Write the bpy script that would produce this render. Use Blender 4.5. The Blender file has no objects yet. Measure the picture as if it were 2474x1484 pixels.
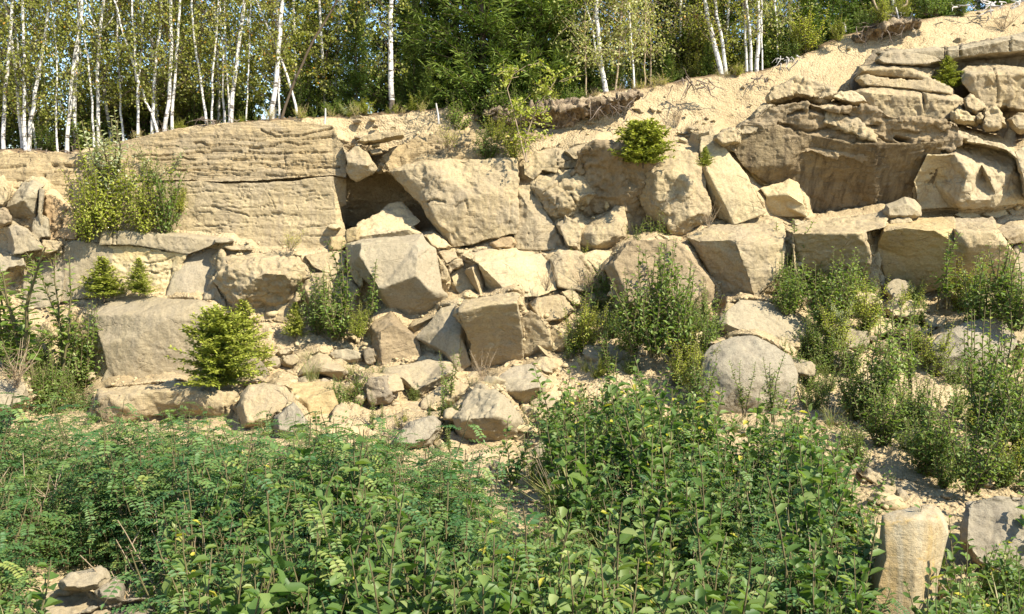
import bpy, bmesh, math, random
import numpy as np
from mathutils import Vector, Matrix

# ------------------------------------------------------------------ camera, sky, sun, exposure
SC = bpy.context.scene
COL = SC.collection
F_PX, W_PX, H_PX, HORIZON, EYE = 2300.0, 2473.0, 1484.0, 480.0, 3.0
THETA = math.atan((H_PX / 2 - HORIZON) / F_PX)
cam_data = bpy.data.cameras.new("camera")
cam = bpy.data.objects.new("camera", cam_data)
COL.objects.link(cam)
cam_data.sensor_width = 36.0
cam_data.lens = 36.0 * F_PX / W_PX
cam_data.clip_end = 600.0
cam.location = (0, 0, EYE)
cam.rotation_euler = (math.pi / 2 - THETA, 0, 0)
SC.camera = cam

SUN_DIR = Vector((0.55, -0.45, 0.70)).normalized()          # direction towards the sun
SUN_EL = math.asin(SUN_DIR.z)
world = bpy.data.worlds.new("World")
SC.world = world
world.use_nodes = True
wn = world.node_tree
sky = wn.nodes.new("ShaderNodeTexSky")
sky.sky_type = 'NISHITA'
sky.sun_disc = False
sky.sun_elevation = SUN_EL
sky.sun_rotation = math.atan2(SUN_DIR.x, SUN_DIR.y)
sky.altitude = 400.0
sky.dust_density = 0.3
sky.ozone_density = 3.0
bg = wn.nodes["Background"]
bg.inputs["Strength"].default_value = 0.11
wn.links.new(sky.outputs[0], bg.inputs[0])
sun_data = bpy.data.lights.new("sun", 'SUN')
sun_data.energy = 4.4
sun_data.angle = math.radians(0.55)
sun_data.color = (1.0, 0.93, 0.79)
sun = bpy.data.objects.new("sun", sun_data)
COL.objects.link(sun)
sun.location = (20, -20, 30)
sun.rotation_euler = (-SUN_DIR).to_track_quat('-Z', 'Y').to_euler()
SC.view_settings.view_transform = 'Standard'
SC.view_settings.look = 'None'
SC.view_settings.gamma = 1.0
SC.view_settings.exposure = 1.4

# ------------------------------------------------------------------ helpers
CT, ST = math.cos(THETA), math.sin(THETA)


def P(px, py, Y):
    """World point at depth Y on the ray of a photo point (2473 x 1484)."""
    px = np.asarray(px, float); py = np.asarray(py, float); Y = np.asarray(Y, float)
    u = (px - W_PX / 2) / F_PX
    v = (H_PX / 2 - py) / F_PX
    fy = v * ST + CT
    fz = v * CT - ST
    s = Y / fy
    return np.stack([u * s, Y + 0 * s, EYE + fz * s], -1)


def proj(V):
    x, y, z = V[..., 0], V[..., 1], V[..., 2] - EYE
    f = y * CT - z * ST
    up = y * ST + z * CT
    return W_PX / 2 + F_PX * x / f, H_PX / 2 - F_PX * up / f


def _hash(ix, iy, iz, seed):
    h = (ix.astype(np.int64) * 374761393 + iy.astype(np.int64) * 668265263 + iz.astype(np.int64) * 2147483647 + seed * 144665) & 0xFFFFFFFF
    h = ((h ^ (h >> 13)) * 1274126177) & 0xFFFFFFFF
    h = ((h ^ (h >> 16)) * 2246822519) & 0xFFFFFFFF
    return ((h ^ (h >> 15)) & 0xFFFF) / 32767.5 - 1.0


def vnoise(Pt, seed=0):
    i = np.floor(Pt)
    f = Pt - i
    f = f * f * f * (f * (f * 6 - 15) + 10)
    r = 0
    for dx in (0, 1):
        wx = f[:, 0] if dx else 1 - f[:, 0]
        for dy in (0, 1):
            wy = f[:, 1] if dy else 1 - f[:, 1]
            for dz in (0, 1):
                wz = f[:, 2] if dz else 1 - f[:, 2]
                r = r + _hash(i[:, 0] + dx, i[:, 1] + dy, i[:, 2] + dz, seed) * wx * wy * wz
    return r


def fbm(Pt, freq, octaves=3, seed=0, gain=0.5, scale=(1, 1, 1)):
    q = Pt * np.array(scale) * freq
    a, s, t = 1.0, 0.0, 0.0
    for k in range(octaves):
        s = s + a * vnoise(q * (2.03 ** k) + 17.3 * k, seed + k)
        t += a
        a *= gain
    return s / t


def facet_noise(Pt, freq, seed):
    """Broken rock: Worley cells, each a randomly tilted little plane."""
    q = Pt * freq + 0.35 * np.stack([vnoise(Pt * freq * 1.7, seed + 1), vnoise(Pt * freq * 1.7, seed + 2), vnoise(Pt * freq * 1.7, seed + 3)], -1)
    i0 = np.floor(q)
    best = np.full(len(q), 1e9); cell = np.zeros_like(q); cen = np.zeros_like(q)
    for dx in (-1, 0, 1):
        for dy in (-1, 0, 1):
            for dz in (-1, 0, 1):
                c = i0 + (dx, dy, dz)
                j = np.stack([_hash(c[:, 0], c[:, 1], c[:, 2], seed + k) for k in (11, 12, 13)], -1) * 0.42 + 0.5
                p = c + j
                d = ((q - p) ** 2).sum(1)
                m = d < best
                best[m] = d[m]; cell[m] = c[m]; cen[m] = p[m]
    t = np.stack([_hash(cell[:, 0], cell[:, 1], cell[:, 2], seed + k) for k in (21, 22, 23)], -1)
    off = _hash(cell[:, 0], cell[:, 1], cell[:, 2], seed + 31)
    return ((q - cen) * t).sum(1) + 0.35 * off


def mesh_np(name, V, faces, tint=None, smooth=False, mat=None):
    """faces: list of (n, k) index arrays."""
    me = bpy.data.meshes.new(name)
    V = np.asarray(V, np.float32)
    loops = np.concatenate([f.ravel() for f in faces]).astype(np.int32)
    tot = np.concatenate([np.full(len(f), f.shape[1], np.int32) for f in faces])
    start = np.concatenate([[0], np.cumsum(tot)[:-1]]).astype(np.int32)
    me.vertices.add(len(V)); me.vertices.foreach_set("co", V.ravel())
    me.loops.add(len(loops)); me.loops.foreach_set("vertex_index", loops)
    me.polygons.add(len(tot)); me.polygons.foreach_set("loop_start", start)
    me.polygons.foreach_set("loop_total", tot)
    if smooth:
        me.polygons.foreach_set("use_smooth", np.ones(len(tot), bool))
    me.update(calc_edges=True)
    me.validate()
    if tint is not None:
        a = me.attributes.new("tint", 'FLOAT', 'FACE')
        a.data.foreach_set("value", np.asarray(tint, np.float32))
    if mat:
        me.materials.append(mat)
    return me


def tag(o, label=None, cat=None, group=None, kind=None):
    if label: o["label"] = label
    if cat: o["category"] = cat
    if group: o["group"] = group
    if kind: o["kind"] = kind
    return o


def obj(name, me, parent=None, loc=(0, 0, 0)):
    o = bpy.data.objects.new(name, me)
    COL.objects.link(o)
    o.location = loc
    if parent: o.parent = parent
    return o


def empty(name, loc, label, cat, group=None):
    o = bpy.data.objects.new(name, None)
    COL.objects.link(o)
    o.empty_display_size = 0.2
    o.location = loc
    return tag(o, label, cat, group)


# ------------------------------------------------------------------ materials
def new_mat(name):
    m = bpy.data.materials.new(name)
    m.use_nodes = True
    nt = m.node_tree
    return m, nt, nt.nodes["Principled BSDF"]


def N(nt, t, **kw):
    n = nt.nodes.new(t)
    for k, v in kw.items():
        if k in n.inputs: n.inputs[k].default_value = v
        else: setattr(n, k, v)
    return n


def noise_node(nt, vec, scale, detail=5.0, rough=0.6, dist=0.0):
    n = N(nt, "ShaderNodeTexNoise")
    n.inputs["Scale"].default_value = scale
    n.inputs["Detail"].default_value = detail
    n.inputs["Roughness"].default_value = rough
    n.inputs["Distortion"].default_value = dist
    nt.links.new(vec, n.inputs["Vector"])
    return n.outputs["Fac"]


def ramp(nt, fac, stops):
    r = N(nt, "ShaderNodeValToRGB")
    e = r.color_ramp.elements
    while len(e) < len(stops): e.new(0.5)
    for el, (p, c) in zip(e, stops):
        el.position = p
        el.color = (*c, 1) if len(c) == 3 else c
    nt.links.new(fac, r.inputs[0])
    return r.outputs[0]


def mapping(nt, vec, scale, rot=(0, 0, 0)):
    mp = N(nt, "ShaderNodeMapping")
    mp.inputs["Scale"].default_value = scale
    mp.inputs["Rotation"].default_value = rot
    nt.links.new(vec, mp.inputs["Vector"])
    return mp.outputs[0]


def mix(nt, fac, a, b, mode='MIX'):
    n = N(nt, "ShaderNodeMix", data_type='RGBA', blend_type=mode)
    for sock, v in ((n.inputs[0], fac), (n.inputs[6], a), (n.inputs[7], b)):
        if isinstance(v, (int, float)): sock.default_value = v
        elif isinstance(v, tuple): sock.default_value = (*v, 1) if len(v) == 3 else v
        else: nt.links.new(v, sock)
    return n.outputs[2]


def rock_mat(name, base, alt, stain, stain_amt=0.45, streak=None, bump=0.5, strata=0.35, streak_rot=0.0, grain=1.0, crackle=1.0, weather=1.0):
    m, nt, b = new_mat(name)
    tc = N(nt, "ShaderNodeTexCoord")
    oi = N(nt, "ShaderNodeObjectInfo")
    add = N(nt, "ShaderNodeVectorMath", operation='ADD')
    mul = N(nt, "ShaderNodeVectorMath", operation='SCALE')
    nt.links.new(oi.outputs["Location"], mul.inputs[0]); mul.inputs[3].default_value = 1.0
    nt.links.new(tc.outputs["Object"], add.inputs[0]); nt.links.new(mul.outputs[0], add.inputs[1])
    co = add.outputs[0]
    big = noise_node(nt, co, 1.1, 4, 0.55, 0.4)
    c = mix(nt, ramp(nt, big, [(0.36, (0, 0, 0)), (0.66, (1, 1, 1))]), base, alt)
    mid = noise_node(nt, co, 4.5, 7, 0.65, 0.6)
    sm = ramp(nt, mid, [(0.5, (0, 0, 0)), (0.72, (stain_amt,) * 3)])
    c = mix(nt, sm, c, stain)
    wpat = noise_node(nt, co, 0.75, 5, 0.62, 0.8)
    c = mix(nt, ramp(nt, wpat, [(0.5, (0, 0, 0)), (0.62, (0.55 * weather,) * 3)]), c, (0.275, 0.228, 0.162))
    lay = noise_node(nt, mapping(nt, co, (0.7, 0.7, 9.0), (0.0, 0.05, 0)), 1.6, 5, 0.6, 0.3)
    c = mix(nt, strata * 0.55, c, ramp(nt, lay, [(0.35, (0.6, 0.57, 0.53)), (0.62, (1.12, 1.1, 1.08))]), 'MULTIPLY')
    if streak:
        sv = mapping(nt, co, (7.0, 3.0, 0.45), (0, streak_rot, 0))
        sn = noise_node(nt, sv, 1.3, 6, 0.6, 0.5)
        c = mix(nt, ramp(nt, sn, [(0.45, (0, 0, 0)), (0.64, (0.8, 0.8, 0.8))]), c, streak)
    fine = noise_node(nt, co, 30.0, 8, 0.75)
    c = mix(nt, 0.6 * grain, c, ramp(nt, fine, [(0.32, (0.55, 0.52, 0.48)), (0.52, (1.0, 1.0, 1.0)), (0.7, (1.25, 1.25, 1.25))]), 'MULTIPLY')
    pit = noise_node(nt, mapping(nt, co, (1, 1, 1.8)), 11.0, 4, 0.6, 0.5)
    c = mix(nt, ramp(nt, pit, [(0.62, (0, 0, 0)), (0.7, (0.5 * grain,) * 3)]), c, stain)
    nt.links.new(c, b.inputs["Base Color"])
    b.inputs["Roughness"].default_value = 0.93
    b.inputs["Specular IOR Level"].default_value = 0.2
    h1 = noise_node(nt, co, 13.0, 9, 0.72)
    lb = noise_node(nt, mapping(nt, co, (0.8, 0.8, 6.0)), 4.0, 6, 0.65, 0.4)
    ma = N(nt, "ShaderNodeMath", operation='MULTIPLY_ADD')
    nt.links.new(lb, ma.inputs[0]); ma.inputs[1].default_value = strata * 1.3; nt.links.new(h1, ma.inputs[2])
    bp = N(nt, "ShaderNodeBump")
    bp.inputs["Strength"].default_value = bump
    bp.inputs["Distance"].default_value = 0.08
    wv = N(nt, "ShaderNodeVectorMath", operation='SCALE'); wv.inputs[3].default_value = 0.22
    wn_ = N(nt, "ShaderNodeTexNoise"); wn_.inputs["Scale"].default_value = 3.0; wn_.inputs["Detail"].default_value = 5.0
    nt.links.new(co, wn_.inputs["Vector"]); nt.links.new(wn_.outputs["Color"], wv.inputs[0])
    av = N(nt, "ShaderNodeVectorMath", operation='ADD'); nt.links.new(wv.outputs[0], av.inputs[0])
    nt.links.new(mapping(nt, co, (0.6, 0.6, 1.9)), av.inputs[1])
    vo = N(nt, "ShaderNodeTexVoronoi", feature='DISTANCE_TO_EDGE'); vo.inputs["Scale"].default_value = 3.2 + 2.0 * strata
    nt.links.new(av.outputs[0], vo.inputs["Vector"])
    crk = ramp(nt, vo.outputs["Distance"], [(0.0, (1, 1, 1)), (0.035, (0, 0, 0))])
    msk = ramp(nt, noise_node(nt, co, 2.3, 3, 0.6), [(0.54, (0, 0, 0)), (0.64, (1, 1, 1))])
    cm = N(nt, "ShaderNodeMath", operation='MULTIPLY'); nt.links.new(crk, cm.inputs[0]); nt.links.new(msk, cm.inputs[1])
    sb = N(nt, "ShaderNodeMath", operation='MULTIPLY_ADD'); sb.inputs[1].default_value = -0.7 * crackle
    nt.links.new(cm.outputs[0], sb.inputs[0]); nt.links.new(ma.outputs[0], sb.inputs[2])
    nt.links.new(sb.outputs[0], bp.inputs["Height"])
    nt.links.new(bp.outputs[0], b.inputs["Normal"])
    dk = N(nt, "ShaderNodeMath", operation='MULTIPLY'); dk.inputs[1].default_value = 0.38 * crackle; nt.links.new(cm.outputs[0], dk.inputs[0])
    nt.links.new(mix(nt, dk.outputs[0], c, (0.12, 0.085, 0.055)), b.inputs["Base Color"])
    return m


M = {}
M['tan'] = rock_mat("tan_sandstone", (0.393, 0.309, 0.173), (0.335, 0.260, 0.147), (0.250, 0.192, 0.112), weather=0.85, streak=(0.292, 0.230, 0.141))
M['layered'] = rock_mat("layered_sandstone", (0.397, 0.305, 0.167), (0.343, 0.260, 0.142), (0.235, 0.174, 0.097), strata=0.9, bump=0.7, weather=0.85)
M['cream'] = rock_mat("fresh_cream_sandstone", (0.445, 0.358, 0.204), (0.393, 0.309, 0.171), (0.317, 0.239, 0.132), strata=0.2, bump=0.45, weather=0.85)
M['gold'] = rock_mat("golden_sandstone", (0.401, 0.302, 0.150), (0.349, 0.263, 0.130), (0.283, 0.192, 0.088), weather=0.85)
M['panel'] = rock_mat("fresh_yellow_sandstone", (0.518, 0.417, 0.233), (0.484, 0.358, 0.161), (0.417, 0.314, 0.165), stain_amt=0.6, bump=0.35, crackle=0.5)
M['grey'] = rock_mat("weathered_grey_sandstone", (0.314, 0.263, 0.170), (0.274, 0.225, 0.145), (0.210, 0.174, 0.114), stain_amt=0.35, strata=0.15, bump=0.45, crackle=0.6)
M['greyt'] = rock_mat("weathered_grey_tan_sandstone", (0.340, 0.277, 0.169), (0.285, 0.230, 0.142), (0.227, 0.183, 0.114), streak=(0.260, 0.213, 0.139), strata=0.15, bump=0.45, crackle=0.6)
M['slate'] = rock_mat("purple_grey_sandstone", (0.251, 0.213, 0.149), (0.205, 0.174, 0.123), (0.308, 0.265, 0.183), strata=0.15, bump=0.55, streak=(0.293, 0.253, 0.175), streak_rot=0.6, crackle=0.5)
M['dark'] = rock_mat("dark_weathered_shade_sandstone", (0.210, 0.170, 0.114), (0.259, 0.205, 0.126), (0.135, 0.106, 0.076), bump=0.6)  # weathered stones; also lends its dark to the shade of gaps and a hole
M['brown'] = rock_mat("brown_stain_shade_sandstone", (0.287, 0.217, 0.125), (0.223, 0.167, 0.095), (0.139, 0.101, 0.061), weather=0.5)  # stain brown; shade of the undercut band and recess is darkened into it
M['orange'] = rock_mat("reddish_sandstone", (0.343, 0.251, 0.137), (0.326, 0.221, 0.118), (0.226, 0.163, 0.089))
M['stained'] = rock_mat("streaked_brown_shade_sandstone", (0.252, 0.192, 0.106), (0.183, 0.135, 0.074), (0.099, 0.072, 0.043), streak=(0.084, 0.061, 0.035), streak_rot=-0.38, bump=0.7, weather=0.0)  # real streaks; the base is lowered to put the wall's shade into the colour
M['pillar'] = rock_mat("rust_stained_sandstone", (0.346, 0.298, 0.199), (0.396, 0.253, 0.081), (0.426, 0.263, 0.067), stain_amt=0.6, streak=(0.356, 0.303, 0.204), strata=0.3, crackle=0.3, weather=0.8)


def sand_mat():
    m, nt, b = new_mat("sandy_scree")
    tc = N(nt, "ShaderNodeTexCoord")
    co = tc.outputs["Object"]
    big = noise_node(nt, co, 0.9, 5, 0.6, 0.3)
    c = mix(nt, ramp(nt, big, [(0.35, (0, 0, 0)), (0.65, (1, 1, 1))]), (0.44, 0.342, 0.20), (0.38, 0.287, 0.16))
    mid = noise_node(nt, co, 6.0, 8, 0.7, 0.3)
    c = mix(nt, ramp(nt, mid, [(0.52, (0, 0, 0)), (0.75, (0.6, 0.6, 0.6))]), c, (0.27, 0.195, 0.115))
    vo = N(nt, "ShaderNodeTexVoronoi", feature='F1')
    vo.inputs["Scale"].default_value = 26.0
    vo.inputs["Randomness"].default_value = 1.0
    nt.links.new(co, vo.inputs["Vector"])
    c = mix(nt, 0.35, c, ramp(nt, vo.outputs["Color"], [(0.2, (0.68, 0.66, 0.62)), (0.8, (1.2, 1.2, 1.2))]), 'MULTIPLY')
    # forest soil on the flat ground behind the rim (height of the place itself)
    sep = N(nt, "ShaderNodeSeparateXYZ")
    nt.links.new(co, sep.inputs[0])
    at = N(nt, "ShaderNodeAttribute", attribute_name="soil")
    soilc = mix(nt, noise_node(nt, co, 9.0, 6, 0.7), (0.09, 0.06, 0.035), (0.26, 0.18, 0.10))
    nz = noise_node(nt, co, 3.0, 6, 0.7)
    mm = N(nt, "ShaderNodeMath", operation='ADD'); mm.inputs[1].default_value = 0
    sb = N(nt, "ShaderNodeMath", operation='MULTIPLY_ADD'); sb.inputs[1].default_value = 0.9; sb.inputs[2].default_value = -0.45
    nt.links.new(nz, sb.inputs[0]); nt.links.new(sb.outputs[0], mm.inputs[1]); nt.links.new(at.outputs["Fac"], mm.inputs[0])
    c = mix(nt, ramp(nt, mm.outputs[0], [(0.42, (0, 0, 0)), (0.6, (1, 1, 1))]), c, soilc)
    nt.links.new(c, b.inputs["Base Color"])
    b.inputs["Roughness"].default_value = 0.95
    b.inputs["Specular IOR Level"].default_value = 0.15
    h = noise_node(nt, co, 22.0, 8, 0.75)
    ma = N(nt, "ShaderNodeMath", operation='MULTIPLY_ADD')
    nt.links.new(vo.outputs["Distance"], ma.inputs[0]); ma.inputs[1].default_value = -0.8; nt.links.new(h, ma.inputs[2])
    bp = N(nt, "ShaderNodeBump")
    bp.inputs["Strength"].default_value = 0.75
    bp.inputs["Distance"].default_value = 0.04
    nt.links.new(ma.outputs[0], bp.inputs["Height"])
    nt.links.new(bp.outputs[0], b.inputs["Normal"])
    return m


def soil_mat():
    m, nt, b = new_mat("dark_forest_soil")
    co = N(nt, "ShaderNodeTexCoord").outputs["Object"]
    c = ramp(nt, noise_node(nt, co, 8.0, 8, 0.75), [(0.3, (0.10, 0.072, 0.046)), (0.48, (0.24, 0.175, 0.108)), (0.62, (0.40, 0.31, 0.19))])
    nt.links.new(c, b.inputs["Base Color"])
    b.inputs["Roughness"].default_value = 0.95
    bp = N(nt, "ShaderNodeBump"); bp.inputs["Distance"].default_value = 0.06
    nt.links.new(noise_node(nt, co, 18.0, 8, 0.75), bp.inputs["Height"]); nt.links.new(bp.outputs[0], b.inputs["Normal"])
    return m


M['soil'] = soil_mat()


def leaf_mat(name, stops, trans=0.45, rough=0.5, spec=0.4):
    m, nt, b = new_mat(name)
    at = N(nt, "ShaderNodeAttribute", attribute_name="tint")
    oi = N(nt, "ShaderNodeObjectInfo")
    ma = N(nt, "ShaderNodeMath", operation='MULTIPLY_ADD')
    nt.links.new(oi.outputs["Random"], ma.inputs[0]); ma.inputs[1].default_value = 0.22
    nt.links.new(at.outputs["Fac"], ma.inputs[2])
    sb = N(nt, "ShaderNodeMath", operation='SUBTRACT'); sb.inputs[1].default_value = 0.11
    nt.links.new(ma.outputs[0], sb.inputs[0])
    c = ramp(nt, sb.outputs[0], stops)
    nt.links.new(c, b.inputs["Base Color"])
    b.inputs["Roughness"].default_value = rough
    b.inputs["Specular IOR Level"].default_value = spec
    tr = N(nt, "ShaderNodeBsdfTranslucent")
    tc = mix(nt, 1.0, c, (1.15, 1.25, 0.55), 'MULTIPLY')
    nt.links.new(tc, tr.inputs["Color"])
    ms = N(nt, "ShaderNodeMixShader"); ms.inputs[0].default_value = trans
    nt.links.new(b.outputs[0], ms.inputs[1]); nt.links.new(tr.outputs[0], ms.inputs[2])
    nt.links.new(ms.outputs[0], nt.nodes["Material Output"].inputs["Surface"])
    return m


def bark_mat(name, base, dark, band=False):
    m, nt, b = new_mat(name)
    tc = N(nt, "ShaderNodeTexCoord")
    co = tc.outputs["Object"]
    if band:
        n = noise_node(nt, mapping(nt, co, (5, 5, 22)), 1.0, 5, 0.7, 0.2)
        c = ramp(nt, n, [(0.40, dark), (0.47, base), (1.0, base)])
        n2 = noise_node(nt, mapping(nt, co, (3, 3, 1.2)), 1.5, 4, 0.6)
        c = mix(nt, ramp(nt, n2, [(0.55, (0, 0, 0)), (0.75, (0.6,) * 3)]), c, (0.42, 0.36, 0.30))
        at = N(nt, "ShaderNodeAttribute", attribute_name="tint")
        n3 = noise_node(nt, co, 14, 5, 0.7)
        ad = N(nt, "ShaderNodeMath", operation='MULTIPLY_ADD'); ad.inputs[1].default_value = 0.8; ad.inputs[2].default_value = -0.4
        nt.links.new(n3, ad.inputs[0])
        a2 = N(nt, "ShaderNodeMath", operation='ADD'); nt.links.new(ad.outputs[0], a2.inputs[0]); nt.links.new(at.outputs["Fac"], a2.inputs[1])
        c = mix(nt, ramp(nt, a2.outputs[0], [(0.35, (0, 0, 0)), (0.7, (1, 1, 1))]), c, (0.085, 0.065, 0.05))
    else:
        c = mix(nt, noise_node(nt, mapping(nt, co, (12, 12, 4)), 2, 5, 0.7), base, dark)
    nt.links.new(c, b.inputs["Base Color"])
    b.inputs["Roughness"].default_value = 0.8
    b.inputs["Specular IOR Level"].default_value = 0.2
    return m


# ------------------------------------------------------------------ the hillside (one sheet: ground, scree, benches, rim, forest floor)
COLS = [
    (-1500, [(380, 17.2), (395, 16.9), (600, 16.7), (620, 16.1), (740, 15.9), (900, 14.6), (1000, 13.0), (1100, 11.0)]),
    (0,    [(366, 17.2), (385, 16.95), (610, 16.8), (630, 16.15), (760, 15.8), (900, 14.6), (1010, 13.2), (1120, 10.8)]),
    (180,  [(370, 17.2), (385, 16.95), (590, 16.8), (605, 16.4), (715, 16.25), (748, 15.6), (945, 15.1), (1120, 10.9)]),
    (420,  [(315, 17.3), (335, 17.05), (590, 16.8), (610, 16.45), (718, 16.25), (738, 15.7), (940, 15.1), (1120, 11.0)]),
    (640,  [(288, 17.4), (310, 17.05), (590, 16.8), (620, 16.4), (770, 15.75), (860, 14.9), (940, 14.2), (1110, 11.0)]),
    (780,  [(282, 17.5), (325, 17.15), (590, 16.9), (615, 16.4), (790, 15.6), (870, 14.8), (940, 14.1), (1110, 11.2)]),
    (845,  [(278, 17.6), (345, 17.4), (580, 18.6), (602, 16.5), (780, 15.7), (870, 14.8), (950, 14.0), (1110, 11.2)]),
    (980,  [(270, 17.6), (375, 17.4), (580, 18.9), (604, 16.5), (760, 15.7), (870, 14.8), (960, 13.9), (1110, 11.3)]),
    (1080, [(265, 17.7), (380, 17.25), (592, 17.4), (612, 16.5), (760, 15.75), (880, 14.9), (970, 13.8), (1110, 11.3)]),
    (1200, [(292, 17.8), (385, 17.25), (600, 16.9), (620, 16.45), (730, 15.8), (885, 14.9), (970, 13.8), (1110, 11.2)]),
    (1330, [(262, 17.9), (362, 17.25), (600, 17.0), (620, 16.45), (730, 15.7), (870, 14.8), (970, 13.6), (1110, 11.2)]),
    (1450, [(228, 18.0), (350, 17.3), (600, 17.4), (625, 16.5), (720, 15.8), (850, 14.7), (970, 13.4), (1110, 11.2)]),
    (1600, [(207, 18.2), (370, 17.35), (575, 17.4), (600, 16.6), (760, 15.7), (840, 14.8), (970, 13.2), (1110, 11.0)]),
    (1700, [(188, 18.3), (338, 17.5), (560, 17.4), (575, 16.6), (745, 15.9), (830, 14.9), (970, 13.2), (1110, 11.0)]),
    (1850, [(168, 18.5), (255, 18.0), (525, 17.7), (568, 16.6), (730, 15.95), (830, 14.9), (980, 13.0), (1130, 10.6)]),
    (2050, [(82, 19.4), (200, 18.2), (522, 17.9), (562, 16.6), (705, 16.1), (790, 15.2), (980, 12.8), (1150, 10.4)]),
    (2250, [(44, 19.9), (125, 18.9), (508, 17.9), (555, 16.6), (705, 16.1), (780, 15.2), (980, 12.7), (1150, 10.4)]),
    (2473, [(4, 20.4), (85, 19.3), (492, 17.9), (545, 16.6), (700, 16.1), (790, 15.2), (980, 12.7), (1150, 10.4)]),
    (4000, [(-120, 21.5), (60, 19.6), (480, 18.0), (540, 16.6), (700, 16.1), (790, 15.2), (980, 12.7), (1150, 10.4)]),
]
_cx = np.array([c[0] for c in COLS], float)
_cpy = np.array([[r[0] for r in c[1]] for c in COLS], float)
_cY = np.array([[r[1] for r in c[1]] for c in COLS], float)


def sheet_rows(px):
    return (np.array([np.interp(px, _cx, _cpy[:, k]) for k in range(8)]),
            np.array([np.interp(px, _cx, _cY[:, k]) for k in range(8)]))


def SY(px, py):
    """Depth of the hillside where the photo shows the point (px, py)."""
    a, b = sheet_rows(float(px))
    if py >= a[-1]:
        p = P(px, a[-1], b[-1]); z = p[2]
        u = (H_PX / 2 - py) / F_PX
        return min(b[-1], (z - EYE) / ((u * CT - ST) / (u * ST + CT)))
    y = float(np.interp(py, a, b))
    if FILL is not None:
        fy, fw = fill_at(np.array([px]), np.array([py]))
        y = min(y, y * (1 - fw[0]) + (fy[0] + .11) * fw[0])
    return y


FILL = None                                          # joints between the blocks, filled with soil and bedrock (set once the rocks stand)
JOINTS = []


def make_fill():
    global FILL
    step = 5.0
    nx, ny = int(2700 / step), int(1250 / step)
    A = np.zeros((ny, nx)); B = np.zeros((ny, nx)); MX = np.zeros((ny, nx))
    R = 7
    gy, gx = np.mgrid[-R:R + 1, -R:R + 1]
    for px, py, Y in JOINTS:
        ci, cj = (py + 50) / step, (px + 100) / step
        i0, j0 = int(round(ci)), int(round(cj))
        if not (R < i0 < ny - R - 1 and R < j0 < nx - R - 1): continue
        r2 = ((gy + i0 - ci) ** 2 + (gx + j0 - cj) ** 2) * step * step
        w = np.exp(-r2 / 90.0) + 1e-12
        sl = (slice(i0 - R, i0 + R + 1), slice(j0 - R, j0 + R + 1))
        A[sl] += w * Y; B[sl] += w
        MX[sl] = np.maximum(MX[sl], np.exp(-r2 / 420.0))
    FILL = (step, A / np.maximum(B, 1e-12), np.where(B > 1e-9, MX, 0))


def fill_at(px, py):
    step, Yg, Wg = FILL
    i = np.clip((np.asarray(py) + 50) / step, 0, Yg.shape[0] - 1.01); j = np.clip((np.asarray(px) + 100) / step, 0, Yg.shape[1] - 1.01)
    i0 = i.astype(int); j0 = j.astype(int); fi = i - i0; fj = j - j0
    def bl(G): return (G[i0, j0] * (1 - fi) * (1 - fj) + G[i0 + 1, j0] * fi * (1 - fj) + G[i0, j0 + 1] * (1 - fi) * fj + G[i0 + 1, j0 + 1] * fi * fj)
    W = bl(Wg)
    return bl(Yg * Wg) / np.maximum(W, 1e-9), W


def ground_z(x, Y):
    """Height of the flat ground in front of the scree and of the slope, along the hillside sheet."""
    px = W_PX / 2 + x / max(Y, 1) * F_PX
    a, b = sheet_rows(px)
    if Y <= b[-1]:
        zf = P(px, a[-1], b[-1])[2]
        return float(np.interp(Y, [3.0, 6.0, b[-1]], [0.15, -0.25, zf]))
    k = np.argsort(b[3:])
    py = np.interp(Y, b[3:][k], a[3:][k])
    return float(P(px, py, Y)[2])


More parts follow.
